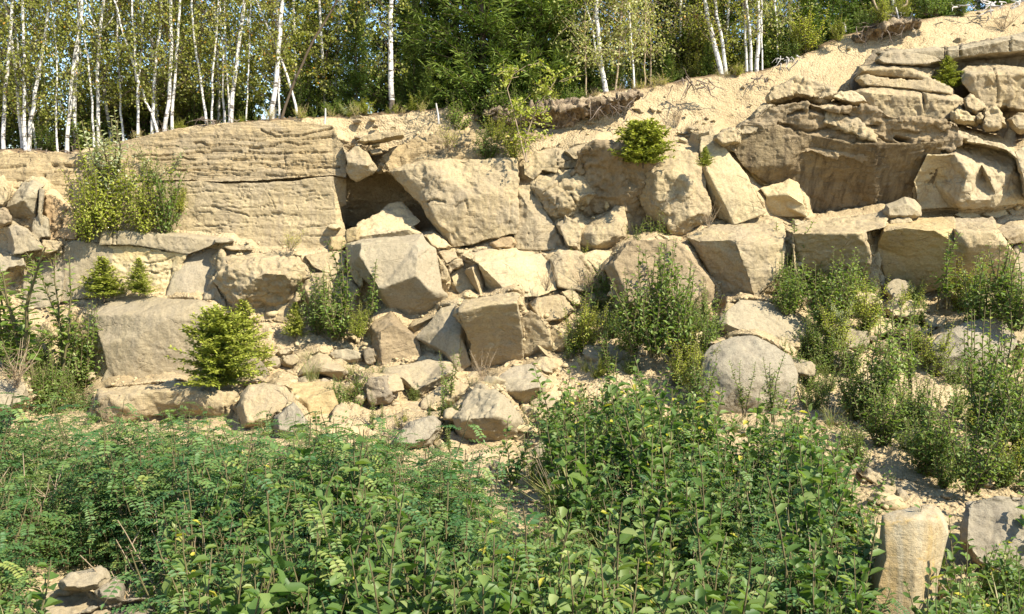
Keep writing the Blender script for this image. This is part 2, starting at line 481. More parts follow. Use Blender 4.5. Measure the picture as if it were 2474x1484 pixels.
def build_hillside():
    pxs = np.concatenate([np.linspace(-6000, -700, 24), np.linspace(-660, -60, 90), np.arange(-50, 2530, 5.0), np.linspace(2540, 3140, 90), np.linspace(3180, 8500, 24)])
    rowpts = []
    seg = [3, 26, 60, 14, 40, 40, 50, 70]           # samples between successive rows
    grid = []
    soil = []
    rows = []
    for px in pxs:
        pxc = min(max(px, -1500), 4000)
        a, b = sheet_rows(pxc)
        pts = P(np.full(8, px), a, b)
        e = pts[0]
        back2 = np.array([e[0] * 2.2, e[1] + 60, e[2] + 1.0])
        back1 = np.array([e[0] * 1.03, e[1] + 2.0, e[2] + 0.12])
        lip = np.array([e[0], e[1] + 0.25, e[2] + 0.03])
        zf = pts[7][2]
        xf = pts[7][0]
        front = [np.array([xf * 0.9, 8.2, (zf - 0.25) / 2]), np.array([xf * 0.85, 6.0, -0.25]), np.array([xf * 0.8, 3.0, 0.15]),
                 np.array([xf * 0.8, 0.5, 1.35]), np.array([xf * 1.2, -12.0, 1.5]), np.array([xf * 4, -60.0, 1.5])]
        ctrl = [back2, back1, lip] + list(pts) + front
        segs = [3, 10, 4] + [34, 70, 16, 60, 56, 60, 60] + [18, 24, 20, 12, 8, 3]
        line, sl, rl = [], [], []
        for k, n in enumerate(segs):
            t = np.linspace(0, 1, n, endpoint=False)[:, None]
            line.append(ctrl[k] * (1 - t) + ctrl[k + 1] * t)
            s0 = [1, 1, 0.9, 0.5, 0.0][min(k, 4)]
            s1 = [1, 0.9, 0.5, 0.0, 0.0][min(k, 4)] if k != 3 else -0.6
            sl.append(s0 * (1 - t[:, 0]) + s1 * t[:, 0])
            rl.append(k - 3 + t[:, 0])
        line.append(ctrl[-1][None]); sl.append(np.array([0.0])); rl.append(np.array([20.0]))
        grid.append(np.concatenate(line)); soil.append(np.concatenate(sl)); rows.append(np.concatenate(rl))
    G = np.array(grid); S = np.array(soil); RK = np.array(rows).reshape(-1)
    nu, nv = G.shape[:2]
    for _ in range(2):
        G[:, 1:-1] = 0.25 * G[:, :-2] + 0.5 * G[:, 1:-1] + 0.25 * G[:, 2:]
        G[1:-1] = 0.25 * G[:-2] + 0.5 * G[1:-1] + 0.25 * G[2:]
    V = G.reshape(-1, 3).copy()
    FW = np.zeros(len(V))
    if FILL is not None:
        px_, py_ = proj(V)
        m = (V[:, 1] > 8) & (V[:, 1] < 21) & (px_ > -80) & (px_ < 2560) & (py_ > 0) & (py_ < 1180)
        fy, fw = fill_at(px_[m], py_[m])
        y0 = V[m, 1]
        FW[m] = fw
        y1 = np.minimum(y0, y0 * (1 - fw) + (fy + .125) * fw)
        V[m] = np.array([0, 0, EYE]) + (V[m] - np.array([0, 0, EYE])) * (y1 / y0)[:, None]
        G = V.reshape(G.shape)
        for _ in range(2):
            G[:, 1:-1] = 0.25 * G[:, :-2] + 0.5 * G[:, 1:-1] + 0.25 * G[:, 2:]
            G[1:-1] = 0.25 * G[:-2] + 0.5 * G[1:-1] + 0.25 * G[2:]
        V = G.reshape(-1, 3)
    du = np.gradient(G, axis=0).reshape(-1, 3); dv = np.gradient(G, axis=1).reshape(-1, 3)
    n = np.cross(dv, du); n /= np.linalg.norm(n, axis=1, keepdims=True) + 1e-9
    sgn = np.where((n[:, 1] > 0.2) | (n[:, 2] < -0.2), -1, 1)[:, None]
    n = n * sgn
    near = np.clip((40 - np.abs(V[:, 1])) / 20, 0, 1) * np.clip((34 - np.abs(V[:, 0])) / 10, 0, 1)
    d = fbm(V, 0.9, 3, 5) * 0.10 + fbm(V, 3.5, 4, 9) * 0.055 + fbm(V, 13.0, 3, 3) * 0.018
    d = d + np.clip(fbm(V, 2.2, 3, 21, scale=(0.5, 0.5, 3.0)), -1, 1) * 0.06 * (np.abs(n[:, 2]) < 0.75)
    m = (near > .99) & (np.abs(V[:, 0]) < 16) & (V[:, 1] > 9) & (V[:, 1] < 19.5)
    f = np.zeros(len(V))
    q = V[m]
    patch = np.clip(0.5 + 1.6 * fbm(q, 0.8, 2, 44), 0.12, 1)
    f[m] = patch * (1 + 1.6 * (np.abs(q[:, 0] / q[:, 1]) > .57)) * (facet_noise(q, 2.6, 71) * 0.11 + facet_noise(q, 7.0, 72) * 0.045) + facet_noise(q, 16.0, 73) * 0.014
    smooth_brow = np.where(RK < 1.0, np.where(proj(V)[0] < 1880, 0.5, 0.3), np.clip((RK - 1.0) / 0.15, 0.16, 1.0))
    d = d * np.clip(smooth_brow + 0.25, 0, 1) + f * np.clip((V[:, 1] - 9) / 2, 0, 1) * smooth_brow
    d = d * (1 - 0.72 * FW)
    V = V + n * (d * near)[:, None]
    idx = np.arange(nu * nv).reshape(nu, nv)
    q = np.stack([idx[:-1, :-1], idx[1:, :-1], idx[1:, 1:], idx[:-1, 1:]], -1).reshape(-1, 4)
    me = mesh_np("hillside", V, [q], smooth=True, mat=sand_mat())
    at = me.attributes.new("soil", 'FLOAT', 'POINT')
    at.data.foreach_set("value", S.reshape(-1).astype(np.float32))
    o = obj("hillside", me)
    tag(o, "sandy quarry hillside with benches, scree and a forest rim", None, None, "structure")
    return o

# ------------------------------------------------------------------ rocks
def rock(name, label, cat, mat, V, F, Y=None, T=0.8, res=0.03, rough=0.024, strata=0.0, cracks=(), sm=1, group=None, shrink=0.9, seed=None, chip=1.0, facet=1.0, grow=5.0, joint=None):
    """One solid rock: V = (photo x, photo y, depth in m relative to Y), F = front facets, closed to the back by T metres."""
    res = max(0.016, res * 0.72)
    if seed is None:
        seed = sum(ord(ch) for ch in label) % 997
    V = np.array(V, float)
    if grow:
        c0 = (V[:, :2].max(0) + V[:, :2].min(0)) / 2
        half = (V[:, :2].max(0) - V[:, :2].min(0)) / 2
        V[:, :2] = c0 + (V[:, :2] - c0) * (1 + np.minimum(grow / np.maximum(half, 8), .12))
    if Y is None:
        k = int(np.argmax(V[:, 1]))
        Y = SY(V[k, 0], V[k, 1]) - 0.12
    lim = min(SY(v[0], v[1]) - v[2] for v in V if v[1] < 1500) - 0.02
    if lim < Y:
        T += (Y - lim) * 0.8
        Y = lim
    if joint is None: joint = name not in ('loose_stone', 'perched_stone', 'flat_stone') and cat in ('boulder', 'block', 'rock', 'stone', 'slab') and 300 < V[:, 1].mean() < 1050 and 'cave' not in label and 'overhang' not in label
    W = P(V[:, 0], V[:, 1], Y + V[:, 2])
    bm = bmesh.new()
    vs = [bm.verts.new(w) for w in W]
    for f in F:
        try: bm.faces.new([vs[i] for i in f])
        except ValueError: pass
    for v in [v for v in bm.verts if not v.link_faces]:
        bm.verts.remove(v)
    bnd = [e for e in bm.edges if len(e.link_faces) == 1]
    if joint:
        for e in bnd:
            i, j = [vs.index(v) for v in e.verts]
            n_ = max(1, int(math.hypot(V[i, 0] - V[j, 0], V[i, 1] - V[j, 1]) / 7))
            for t in np.linspace(0, 1, n_, endpoint=False):
                q = V[i] * (1 - t) + V[j] * t
                JOINTS.append((q[0], q[1], Y + q[2]))
    if bnd:
        bv = {v for e in bnd for v in e.verts}
        cen = sum((v.co for v in bv), Vector()) / len(bv)
        ymax = max(v.co.y for v in bv)
        slopex = cen.x / cen.y
        slope = min(0.0, (cen.z - EYE) / cen.y)          # rocks on the slope taper down into it
        back = {}
        for v in bv:
            c = cen + (v.co - cen) * shrink
            dy = (ymax - v.co.y) * 0.5 + T
            back[v] = bm.verts.new((c.x + slopex * dy, v.co.y + dy, c.z + slope * dy))
        nb = {}
        for e in bnd:
            a, b_ = e.verts
            try: bm.faces.new((a, b_, back[b_], back[a]))
            except ValueError: pass
        cb = bm.verts.new((cen.x + slopex * T, ymax + T, cen.z + slope * T))
        for e in bnd:
            a, b_ = e.verts
            try: bm.faces.new((back[a], back[b_], cb))
            except ValueError: pass
    bmesh.ops.triangulate(bm, faces=bm.faces[:])
    bmesh.ops.recalc_face_normals(bm, faces=bm.faces[:])
    for _ in range(11):
        le = [e for e in bm.edges if e.calc_length() > res * 1.5]
        if not le: break
        # longest first, so that triangles stay well shaped
        mx = max(e.calc_length() for e in le)
        le = [e for e in le if e.calc_length() > mx * 0.5]
        bmesh.ops.subdivide_edges(bm, edges=le, cuts=1)
        ng = [f for f in bm.faces if len(f.verts) > 3]
        if ng: bmesh.ops.triangulate(bm, faces=ng, quad_method='SHORT_EDGE')
    for _ in range(sm):
        bmesh.ops.smooth_vert(bm, verts=bm.verts[:], factor=0.5, use_axis_x=True, use_axis_y=True, use_axis_z=True)
    bm.normal_update()
    co = np.array([v.co[:] for v in bm.verts]); no = np.array([v.normal[:] for v in bm.verts])
    size = min(1.0, 0.35 + 0.65 * float(np.ptp(W[:, 0]) + np.ptp(W[:, 2])) / 1.6)
    d = fbm(co, 1.3, 2, seed) * rough * 1.1 * size + fbm(co, 4.5, 3, seed + 7) * rough * 1.1 * size + fbm(co, 17.0, 2, seed + 13) * rough * 0.35
    d = d + facet_noise(co, 2.4, seed + 60) * rough * 0.85 * size * facet + facet_noise(co, 7.5, seed + 61) * rough * 0.62 * facet
    r = fbm(co, 6.0, 3, seed + 31)
    d = d - np.clip(r - 0.18, 0, 1) * rough * 3.2 * chip                # chips knocked out
    if strata:
        s = fbm(co, 1.0, 3, seed + 50, scale=(0.16, 0.16, 7.5))
        st = np.floor(s * 5.0 + 0.35 * fbm(co, 2.5, 3, seed + 3)) / 5.0
        d = d + (0.85 * st + 0.15 * s) * strata
    if len(cracks):
        px, py = proj(co)
        for line, w, dep in cracks:
            best = np.full(len(co), 1e9)
            ln = np.array(line, float)
            wob = fbm(co, 7.0, 2, seed + 77) * 4.0
            for (x0, y0), (x1, y1) in zip(ln[:-1], ln[1:]):
                ex, ey = x1 - x0, y1 - y0
                t = np.clip(((px - x0) * ex + (py - y0) * ey) / (ex * ex + ey * ey + 1e-9), 0, 1)
                best = np.minimum(best, np.hypot(px - x0 - t * ex, py + wob - y0 - t * ey))
            ww = w * (1 + 0.5 * fbm(co, 3.0, 2, seed + 5))
            d = d - 1.5 * dep * np.clip(1.6 - 1.3 * best / np.maximum(ww, 0.5), 0, 1)
    co = co + no * d[:, None]
    org = np.array([co[:, 0].mean(), co[:, 1].min() * 0.5 + co[:, 1].max() * 0.5, co[:, 2].min()])
    for v, c in zip(bm.verts, co - org): v.co = c
    for f in bm.faces: f.smooth = True
    me = bpy.data.meshes.new(name)
    bm.to_mesh(me); bm.free()
    me.materials.append(M[mat])
    o = obj(name, me, loc=org)
    tag(o, label, cat, group, "thing")
    return o


def bould(name, label, cat, mat, outline, bulge=0.3, inner=0.6, off=(0, 0), tilt=(0.0, 0.25), Y=None, skew=None, **kw):
    """A boulder from its outline: an inner face raised by bulge, its plane tilted (slope to the right, slope upwards)."""
    O = np.array([(p[0], p[1]) for p in outline], float)
    c = (O.max(0) + O.min(0)) / 2
    n = len(O)
    inner = .91 if name == 'rock_slab' else min(.9, inner * 1.3); bulge *= .7
    mpp = 0.0068
    I = c + (O - c) * inner + np.array(off)
    V = []
    for i in range(n):
        dz = outline[i][2] if len(outline[i]) > 2 else 0.0
        t = tilt[0] * (O[i, 0] - c[0]) * mpp * 0.5 - tilt[1] * (O[i, 1] - c[1]) * mpp * 0.5
        V.append((O[i, 0], O[i, 1], dz + t))
    for i in range(n):
        d = -bulge + tilt[0] * (I[i, 0] - c[0]) * mpp - tilt[1] * (I[i, 1] - c[1]) * mpp
        V.append((I[i, 0], I[i, 1], d))
    F = [(i, (i + 1) % n, n + (i + 1) % n, n + i) for i in range(n)] + [tuple(range(n, 2 * n))]
    return rock(name, label, cat, mat, V, F, Y=Y, **kw)
# ---- the long layered wall on the left
_r = np.random.default_rng(3)
BEDS = []
for y0, segs in [(322, [(640, 700)]), (338, [(560, 640)]), (352, [(330, 430), (500, 610)]), (368, [(600, 700), (720, 800)]), (384, [(330, 470), (500, 690)]), (392, [(700, 815)]), (398, [(430, 560), (600, 730)]), (405, [(640, 820)]), (411, [(430, 560)]), (422, [(440, 600), (640, 740)])]:
    for xa, xb in segs:
        n = int((xb - xa) / 22) + 2
        BEDS.append(([(x, y0 + _r.normal(0, 1.6)) for x in np.linspace(xa, xb, n)], _r.uniform(1.0, 1.9), _r.uniform(.03, .07)))
rock("rock_wall", "thinly layered upper bed of the long pale wall left of the cave", "rock face", 'layered',
     [(165, 376, .45), (320, 336, .4), (420, 316, .38), (560, 297, .38), (700, 291, .36), (803, 303, .34), (815, 330, .2), (831, 350, .12), (836, 395, .05),
      (838, 432, .02), (805, 424, 0), (758, 428, 0), (618, 438, 0), (533, 440, 0), (420, 436, .05), (170, 440, .12)],
     [tuple(range(16))], Y=16.52, T=0.9, res=0.026, rough=0.016, strata=0.04, sm=0, grow=0,
     cracks=BEDS + [([(520, 305), (528, 345), (522, 372), (536, 410), (530, 438)], 1.0, .03), ([(690, 330), (684, 372), (694, 428)], .9, .025), ([(412, 340), (418, 385), (410, 434)], 1.0, .03), ([(612, 372), (628, 415), (634, 440)], .9, .03), ([(315, 377), (420, 373)], 1.86, 0.056), ([(470, 346), (560, 351)], 1.86, 0.050), ([(433, 375), (473, 364), (583, 367)], 1.86, 0.062),
             ([(631, 313), (665, 331), (718, 329), (775, 318), (801, 311)], 1.86, 0.062), ([(600, 357), (658, 351), (695, 341), (718, 348), (751, 347)], 2.17, 0.068),
             ([(728, 338), (801, 331)], 1.55, 0.050), ([(590, 372), (685, 367), (760, 370)], 1.36, 0.037), ([(420, 411), (520, 409), (618, 413)], 1.61, 0.050), ([(640, 398), (720, 402), (800, 396)], 1.24, 0.031),
             ([(560, 388), (640, 384)], 1.24, 0.031)])
rock("rock_wall", "massive pale lower bed of the long wall ending at the cave", "rock face", 'tan',
     [(170, 440, .12), (420, 439, .06), (490, 437, .02), (533, 443, 0), (618, 441, 0), (708, 437, -.02), (758, 429, -.02), (805, 425, -.02), (793, 479, -.02), (765, 515, 0), (765, 551, .02),
      (838, 572, .05), (838, 602, .0), (815, 608, -.12), (640, 608, -.15), (420, 592, -.05), (180, 590, .1), (838, 432, .4), (838, 495, .55), (798, 510, .35)],
     [(0, 1, 2, 3, 4, 5, 6, 7, 8, 9, 10, 11, 12, 13, 14, 15, 16), (7, 17, 18, 8), (8, 18, 19, 9), (9, 19, 10), ], Y=16.5, T=0.9, res=0.028, rough=0.012, strata=0.02, sm=1, grow=0,
     cracks=[([(631, 443), (645, 462), (658, 487), (668, 515), (681, 537)], .9, .02), ([(681, 540), (768, 545)], 1.2, .03), ([(510, 500), (600, 520)], 1.5, .04), ([(440, 470), (520, 462), (600, 478)], 1.2, .025),
             ([(690, 470), (760, 462)], 1.3, .03)] + [([(x0 + k * 18, y0 + _r.normal(0, 1.5)) for k in range(int(_r.integers(3, 7)))], 1.0, .025) for x0, y0 in zip(_r.uniform(440, 760, 26), _r.uniform(452, 575, 26))])
rock("layered_outcrop", "grey thin layered outcrop under the left birches beside the tall shrub", "rock face", 'layered',
     [(-120, 380, .4), (60, 372, .35), (190, 374, .35), (200, 420, .15), (200, 500, 0), (150, 505, 0), (100, 452, 0), (70, 446, 0), (20, 460, 0), (-120, 470, 0)],
     [tuple(range(10))], Y=16.5, T=0.9, res=0.035, rough=0.022, strata=0.05,
     cracks=[([(125, 398), (195, 406)], 3, .09), ([(130, 415), (195, 418)], 2, .06), ([(105, 420), (98, 443)], 3, .1), ([(40, 440), (77, 436)], 3, .07), ([(120, 446), (190, 450)], 2, .05), ([(0, 405), (60, 398)], 2, .05)])
# ---- left rocks
rock("boulder", "big grey boulder with a hollow shaded face at the far left wall foot", "boulder", 'grey',
     [(45, 462, .25), (50, 448, .3), (77, 441, .3), (103, 452, .28), (97, 458, .15), (85, 470, -.02), (84, 520, .05), (75, 562, .3), (37, 542, .4), (33, 530, .2), (5, 507, .15), (22, 500, -.05), (68, 458, -.05), (55, 485, -.12)],
     [(5, 4, 3, 2, 1, 0, 12), (0, 11, 13, 12), (0, 10, 11), (12, 13, 6, 5), (13, 8, 7, 6), (11, 10, 9, 13), (13, 9, 8)], Y=16.1, T=.7, res=.03)
rock("rock_rib", "narrow pale vertical rib between dark clefts among the left rocks", "rock", 'greyt',
     [(95, 458, .1), (107, 462, .05), (104, 490, 0), (99, 540, 0), (92, 520, .02), (94, 490, .02)], [tuple(range(6))], Y=15.95, T=.6, res=.025, rough=.012)
rock("boulder", "reddish fractured slab leaning beside the narrow pale rib", "rock", 'orange',
     [(116, 478, .15), (127, 476, .15), (180, 514, .1), (183, 575, -.05), (150, 573, -.02), (145, 569, 0), (123, 577, 0), (118, 566, 0), (116, 525, .05), (104, 465, .45), (104, 540, .45)],
     [(0, 1, 2, 3, 4, 5, 6, 7, 8), (9, 0, 8, 10)], Y=16.1, T=.6, res=.025, cracks=[([(160, 510), (146, 520)], 2, .04), ([(148, 530), (145, 550), (130, 560), (125, 572)], 2.5, .07)])
bould("boulder", "small grey block at the foot of the reddish slab", "rock", 'grey', [(75, 567), (82, 527), (96, 522), (116, 530), (119, 572), (100, 573), (92, 580)], .12, .7, Y=16.05, res=.025)
bould("boulder", "tan fallen boulder with a shaded left side at the left picture edge", "boulder", 'greyt', [(10, 545, .3), (33, 540, .15), (55, 550), (73, 562), (90, 578), (93, 598), (60, 606), (22, 614), (20, 580, .25)], .28, .65, (8, 4), (.1, .3), Y=15.9)
bould("boulder", "rounded brown knob above the tan fallen boulder", "boulder", 'brown', [(-12, 500), (4, 502), (17, 508), (28, 527), (28, 540), (9, 546), (-12, 540)], .2, .6, (0, -2), (0, .1), Y=15.95, res=.025)
bould("boulder", "smooth rounded boulder high at the left picture edge", "boulder", 'tan', [(-25, 452), (0, 449), (14, 452), (22, 465), (18, 482), (8, 503), (-25, 500)], .22, .6, (0, -4), (0, .2), Y=16.0, res=.025)
bould("boulder", "lumpy tan stone just below the reddish slab", "rock", 'tan', [(103, 580), (125, 581), (146, 584), (149, 592), (140, 608), (118, 615), (97, 612)], .15, .65, (0, -2), (0, .5), Y=15.9, res=.025)
bould("boulder", "low grey ledge stone at the left edge under yellowing weeds", "rock", 'grey', [(-20, 625), (20, 622), (55, 628), (60, 645), (20, 650), (10, 660), (-20, 662)], .15, .7, (0, -4), (0, .6), Y=15.75)
rock("rock_block", "tall grey block face left of the bright yellow hollow", "block", 'greyt',
     [(160, 598, .12), (180, 586, .15), (243, 592, .15), (268, 605, .15), (268, 716, .0), (213, 715, 0), (150, 728, .02), (147, 700, .25), (157, 640, .3)],
     [(0, 1, 2, 3, 4, 5, 6, 7, 8)], Y=16.15, T=.7, res=.04, rough=.014)
rock("rock_block", "sunken grey block behind the large left sapling", "block", 'grey',
     [(60, 640, .2), (110, 632, .2), (140, 607, .2), (163, 594, .15), (156, 640, .1), (148, 715, .05), (140, 735, 0), (60, 745, 0)], [tuple(range(8))], Y=16.05, T=.7, res=.045, rough=.02)
rock("rock_wall", "bright fresh yellow broken face under the long flat slab", "rock face", 'panel',
     [(262, 600, .1), (320, 598, .05), (400, 612, 0), (448, 618, 0), (428, 660, .02), (402, 722, .0), (330, 722, -.02), (262, 722, 0)], [tuple(range(8))], Y=16.35, T=.5, res=.03, rough=.02,
     cracks=[([(330, 632), (375, 638), (420, 622)], 1.5, .03), ([(345, 655), (380, 660), (415, 650)], 1.5, .03), ([(415, 632), (412, 665), (405, 700)], 2, .05), ([(310, 640), (312, 690)], 1.2, .02), ([(290, 670), (400, 676)], 1.2, .02)])
rock("rock_slab", "long flat slab lying across the top of the yellow hollow", "slab", 'greyt',
     [(245, 558, .25), (257, 552, .3), (413, 562, .35), (520, 574, .3), (563, 582, .25), (560, 588, .05), (520, 588, .02), (453, 611, .0), (407, 603, .0), (317, 590, .0), (243, 592, .0), (254, 560, .03), (413, 570, .03), (515, 580, .05)],
     [(0, 1, 2, 3, 13, 12, 11), (3, 4, 5, 13), (10, 0, 11), (10, 11, 12, 9), (9, 12, 8), (8, 12, 13, 7), (7, 13, 5, 6)], Y=15.95, T=.6, res=.03, rough=.014, cracks=[([(272, 560), (270, 592)], 1.5, .04), ([(282, 558), (280, 590)], 1.2, .03)])
bould("rock_slab", "thin flat flake at the right end of the long flat slab", "slab", 'grey', [(520, 580), (538, 575), (562, 578), (564, 584), (548, 587), (520, 587)], .08, .7, (0, -1), (0, .6), Y=15.9, res=.022)
bould("rock_slab", "small tan ledge flake above the rough weathered block", "slab", 'tan', [(540, 598), (575, 592), (600, 593), (610, 600), (608, 607), (560, 606)], .1, .7, (0, -2), (0, .7), Y=15.95, res=.022)
rock("rock_slab", "smooth grey leaning slab between the yellow hollow and the rough block", "slab", 'grey',
     [(440, 618, .3), (460, 608, .38), (520, 598, .45), (538, 608, .42), (520, 640, .3), (513, 675, .12), (512, 700, .05), (487, 726, -.08), (400, 722, -.08), (418, 672, .08), (455, 640, .2), (440, 690, .0)],
     [(0, 1, 2, 10), (2, 3, 4, 10), (0, 10, 9), (10, 4, 5, 11), (9, 10, 11), (11, 5, 6, 7), (9, 11, 8), (11, 7, 8)], Y=15.85, T=.7, res=.035, rough=.011, sm=3)
bould("boulder", "small broken wedge at the lower right corner of the leaning slab", "rock", 'greyt', [(513, 676), (522, 690), (548, 742), (532, 745), (520, 722), (490, 724), (500, 705)], .1, .65, (0, 0), (.2, .2), Y=15.75, res=.025)
rock("rock_block", "rough weathered block with a big shaded hollow under it", "block", 'tan',
     [(537, 610, .4), (545, 628, .25), (618, 616, .4), (678, 618, .4), (718, 621, .4), (736, 641, .35), (745, 668, .3), (727, 690, .35), (711, 715, .3), (705, 735, .3), (691, 778, .2), (628, 779, .2), (567, 742, .1), (517, 678, .2),
      (555, 650, -.05), (620, 638, 0), (712, 640, 0), (618, 672, -.16), (641, 664, -.16), (681, 667, -.14), (700, 684, -.08), (575, 720, -.1), (590, 700, -.12), (640, 745, .42), (690, 730, .42)],
     [(0, 1, 14, 13), (1, 2, 15, 14), (2, 3, 4, 16, 15), (4, 5, 16), (5, 6, 20, 16), (14, 15, 18, 17), (15, 16, 19, 18), (16, 20, 19), (13, 14, 22, 21), (14, 17, 22), (13, 21, 12),
      (21, 22, 23), (22, 17, 23), (17, 18, 23), (18, 19, 24, 23), (19, 20, 24), (20, 6, 7, 24), (24, 7, 8, 9), (21, 23, 11, 12), (23, 24, 10, 11), (24, 9, 10)], Y=15.65, T=.5, res=.03, rough=.04,
     cracks=[([(545, 632), (590, 628), (610, 622)], 2.2, .06), ([(718, 625), (735, 650)], 2, .04)])
bould("loose_stone", "small round stone stuck in the shaded hollow of the rough block", "stone", 'tan', [(708, 728), (716, 708), (726, 710), (725, 726), (714, 734)], .08, .55, Y=15.55, T=.2, res=.02)
bould("rock_slab", "tan shelf of rock right of the rough weathered block", "slab", 'tan', [(740, 620), (780, 612), (815, 610), (832, 622), (828, 650), (800, 660), (755, 640)], .18, .7, (0, 4), (.1, .7), Y=15.9)
bould("boulder", "pale broken rock behind the leafy willow bush", "rock", 'tan', [(745, 668), (790, 660), (840, 668), (868, 700), (860, 760), (800, 770), (750, 740), (727, 700)], .25, .65, (0, -4), (.1, .35), Y=15.75)
rock("rock_block", "huge smooth faced block with a sloping upper left corner behind the bushy spruce", "block", 'greyt',
     [(207, 760, .75), (293, 722, 1.1), (490, 729, .35), (535, 751, .3), (507, 785, .05), (468, 880, -.05), (453, 927, -.05), (300, 936, -.08), (240, 938, -.05), (262, 888, .0), (250, 835, .0), (236, 800, .2), (232, 766, .25),
      (330, 763, .05), (318, 802, .0), (410, 745, .1), (480, 733, .12), (400, 775, -.1), (340, 810, -.12), (495, 775, 0)],
     [(0, 1, 13, 12), (1, 15, 13), (1, 2, 16, 15), (12, 13, 14, 10, 11), (13, 15, 17), (13, 17, 18, 14), (15, 16, 17), (14, 18, 10), (2, 3, 19, 16), (3, 4, 19), (16, 19, 17),
      (17, 19, 4, 5), (18, 17, 5, 6, 7), (10, 18, 7, 8, 9)], Y=15.2, T=.7, res=.035, rough=.012)
rock("rock_slab", "low broken ledge under the huge smooth block", "slab", 'tan',
     [(235, 985, .05), (242, 945, .3), (300, 938, .4), (470, 930, .4), (560, 935, .4), (585, 942, .4), (575, 975, .1), (560, 1005, 0), (540, 1015, 0), (470, 1005, .15), (400, 1000, .15), (345, 1002, .0), (300, 1022, -.02), (262, 1018, 0),
      (255, 955, -.02), (340, 950, -.05), (470, 945, -.05), (570, 950, 0), (300, 985, -.12), (380, 975, .02), (470, 975, -.05), (540, 985, -.1)],
     [(1, 2, 15, 14), (2, 3, 16, 15), (3, 4, 5, 17, 16), (0, 1, 14), (5, 6, 17), (0, 14, 18, 13), (14, 15, 18), (15, 19, 18), (15, 16, 20, 19), (16, 17, 21, 20), (17, 6, 7, 21), (18, 12, 13), (18, 19, 11, 12), (19, 10, 11), (19, 20, 9, 10), (20, 21, 8, 9), (21, 7, 8)],
     Y=14.75, T=.6, res=.035, rough=.025, cracks=[([(545, 945), (543, 1000)], 2, .06)])
bould("boulder", "grey boulder with a dark underside at the lower left edge", "boulder", 'grey', [(-40, 935), (0, 930), (50, 928), (64, 957), (45, 985, .3), (20, 1000, .35), (-40, 1000, .3)], .3, .7, (0, -12), (0, .6), Y=14.0)
bould("rock_slab", "small pale cream stone in the weeds left of the ledge", "stone", 'panel', [(88, 945), (104, 940), (120, 952), (122, 962), (108, 960)], .06, .7, Y=14.1, T=.2, res=.02)
# ---- cave
rock("cave_roof", "blocky bright lintel rock hanging over the cave mouth", "rock", 'tan',
     [(826, 352, .25), (836, 370, .12), (862, 352, .2), (885, 366, .12), (905, 396, .05), (912, 408, .1), (900, 420, .1), (880, 428, .18), (861, 438, .2), (845, 430, .18), (836, 412, .15), (840, 393, .02), (885, 400, -.04)],
     [(0, 1, 11), (1, 2, 3, 12, 11), (3, 4, 12), (4, 5, 6, 12), (6, 7, 8, 9, 12), (9, 10, 11, 12)], Y=16.25, T=1.1, grow=0, res=.028, rough=.022)
bould("rock_slab", "thin overhanging flake jutting out above the cave lintel", "slab", 'tan', [(866, 342), (880, 331), (898, 327), (940, 322), (971, 319), (972, 330), (945, 335), (915, 341), (880, 346)], .25, .75, (0, -3), (0, .2), Y=16.55, T=.7, res=.025)
bould("loose_stone", "small stone wedged under the overhanging flake", "stone", 'tan', [(890, 364), (905, 361), (921, 360), (925, 370), (898, 374)], .1, .6, Y=16.6, T=.3, res=.022)
bould("loose_stone", "lower of the two stones under the overhanging flake", "stone", 'cream', [(898, 349), (914, 345), (916, 352), (900, 355)], .08, .6, Y=16.6, T=.3, res=.02)
rock("rock_ledge", "brown crumbling ledges between the cave and the birch sapling", "rock face", 'layered',
     [(925, 375, .15), (990, 340, .5), (1080, 322, .6), (1170, 318, .6), (1290, 325, .6), (1330, 345, .5), (1290, 372, .2), (1240, 392, .0), (1160, 392, -.05), (1085, 392, -.05), (985, 402, -.05), (948, 414, 0), (912, 410, .1), (905, 392, .3)],
     [tuple(range(14))], Y=16.8, T=.8, res=.032, rough=.04, strata=.1, cracks=[([(985, 375), (1060, 366)], 4, .12), ([(1050, 348), (1130, 352)], 4, .14), ([(1080, 379), (1180, 381)], 3, .1), ([(990, 352), (1040, 345)], 3, .08)])
rock("rock_block", "broad rough block right of the cave with a sloping left shoulder", "block", 'tan',
     [(945, 418, .3), (985, 400, .25), (1085, 389, .28), (1158, 390, .28), (1243, 388, .3), (1247, 450, .12), (1246, 530, .02), (1243, 562, .0), (1190, 572, -.02), (1138, 588, .0), (1091, 596, .0), (1071, 571, .2), (1035, 521, .25), (1011, 484, .25), (960, 437, .3),
      (1040, 404, .05), (1058, 425, .0), (1032, 485, -.05), (1060, 540, -.05), (975, 415, .12), (1018, 465, .12), (1000, 440, .08), (1085, 560, -.08), (1150, 480, -.06)],
     [(0, 1, 19), (1, 2, 15, 19), (0, 19, 21, 14), (14, 21, 20, 13), (19, 15, 16, 21), (21, 16, 17, 20), (13, 20, 17, 12), (2, 3, 23, 16, 15), (3, 4, 5, 23), (5, 6, 23), (16, 23, 17), (17, 23, 18), (12, 17, 18, 11), (18, 23, 22), (11, 18, 22, 10), (22, 23, 8, 9), (22, 9, 10), (23, 6, 7, 8)],
     Y=16.25, T=1.3, res=.03, rough=.026, cracks=[([(1030, 490), (1045, 482), (1075, 490)], 2.5, .06), ([(1100, 500), (1125, 485), (1130, 510)], 2, .04), ([(1060, 430), (1035, 470)], 1.5, .03), ([(1235, 470), (1230, 540)], 1.5, .03)])
bould("rock_slab", "brown undercut lip below the broad block right of the cave", "rock", 'brown', [(1130, 592), (1180, 580), (1243, 568), (1248, 600), (1190, 604), (1140, 604)], .05, .7, Y=16.55, T=.5)
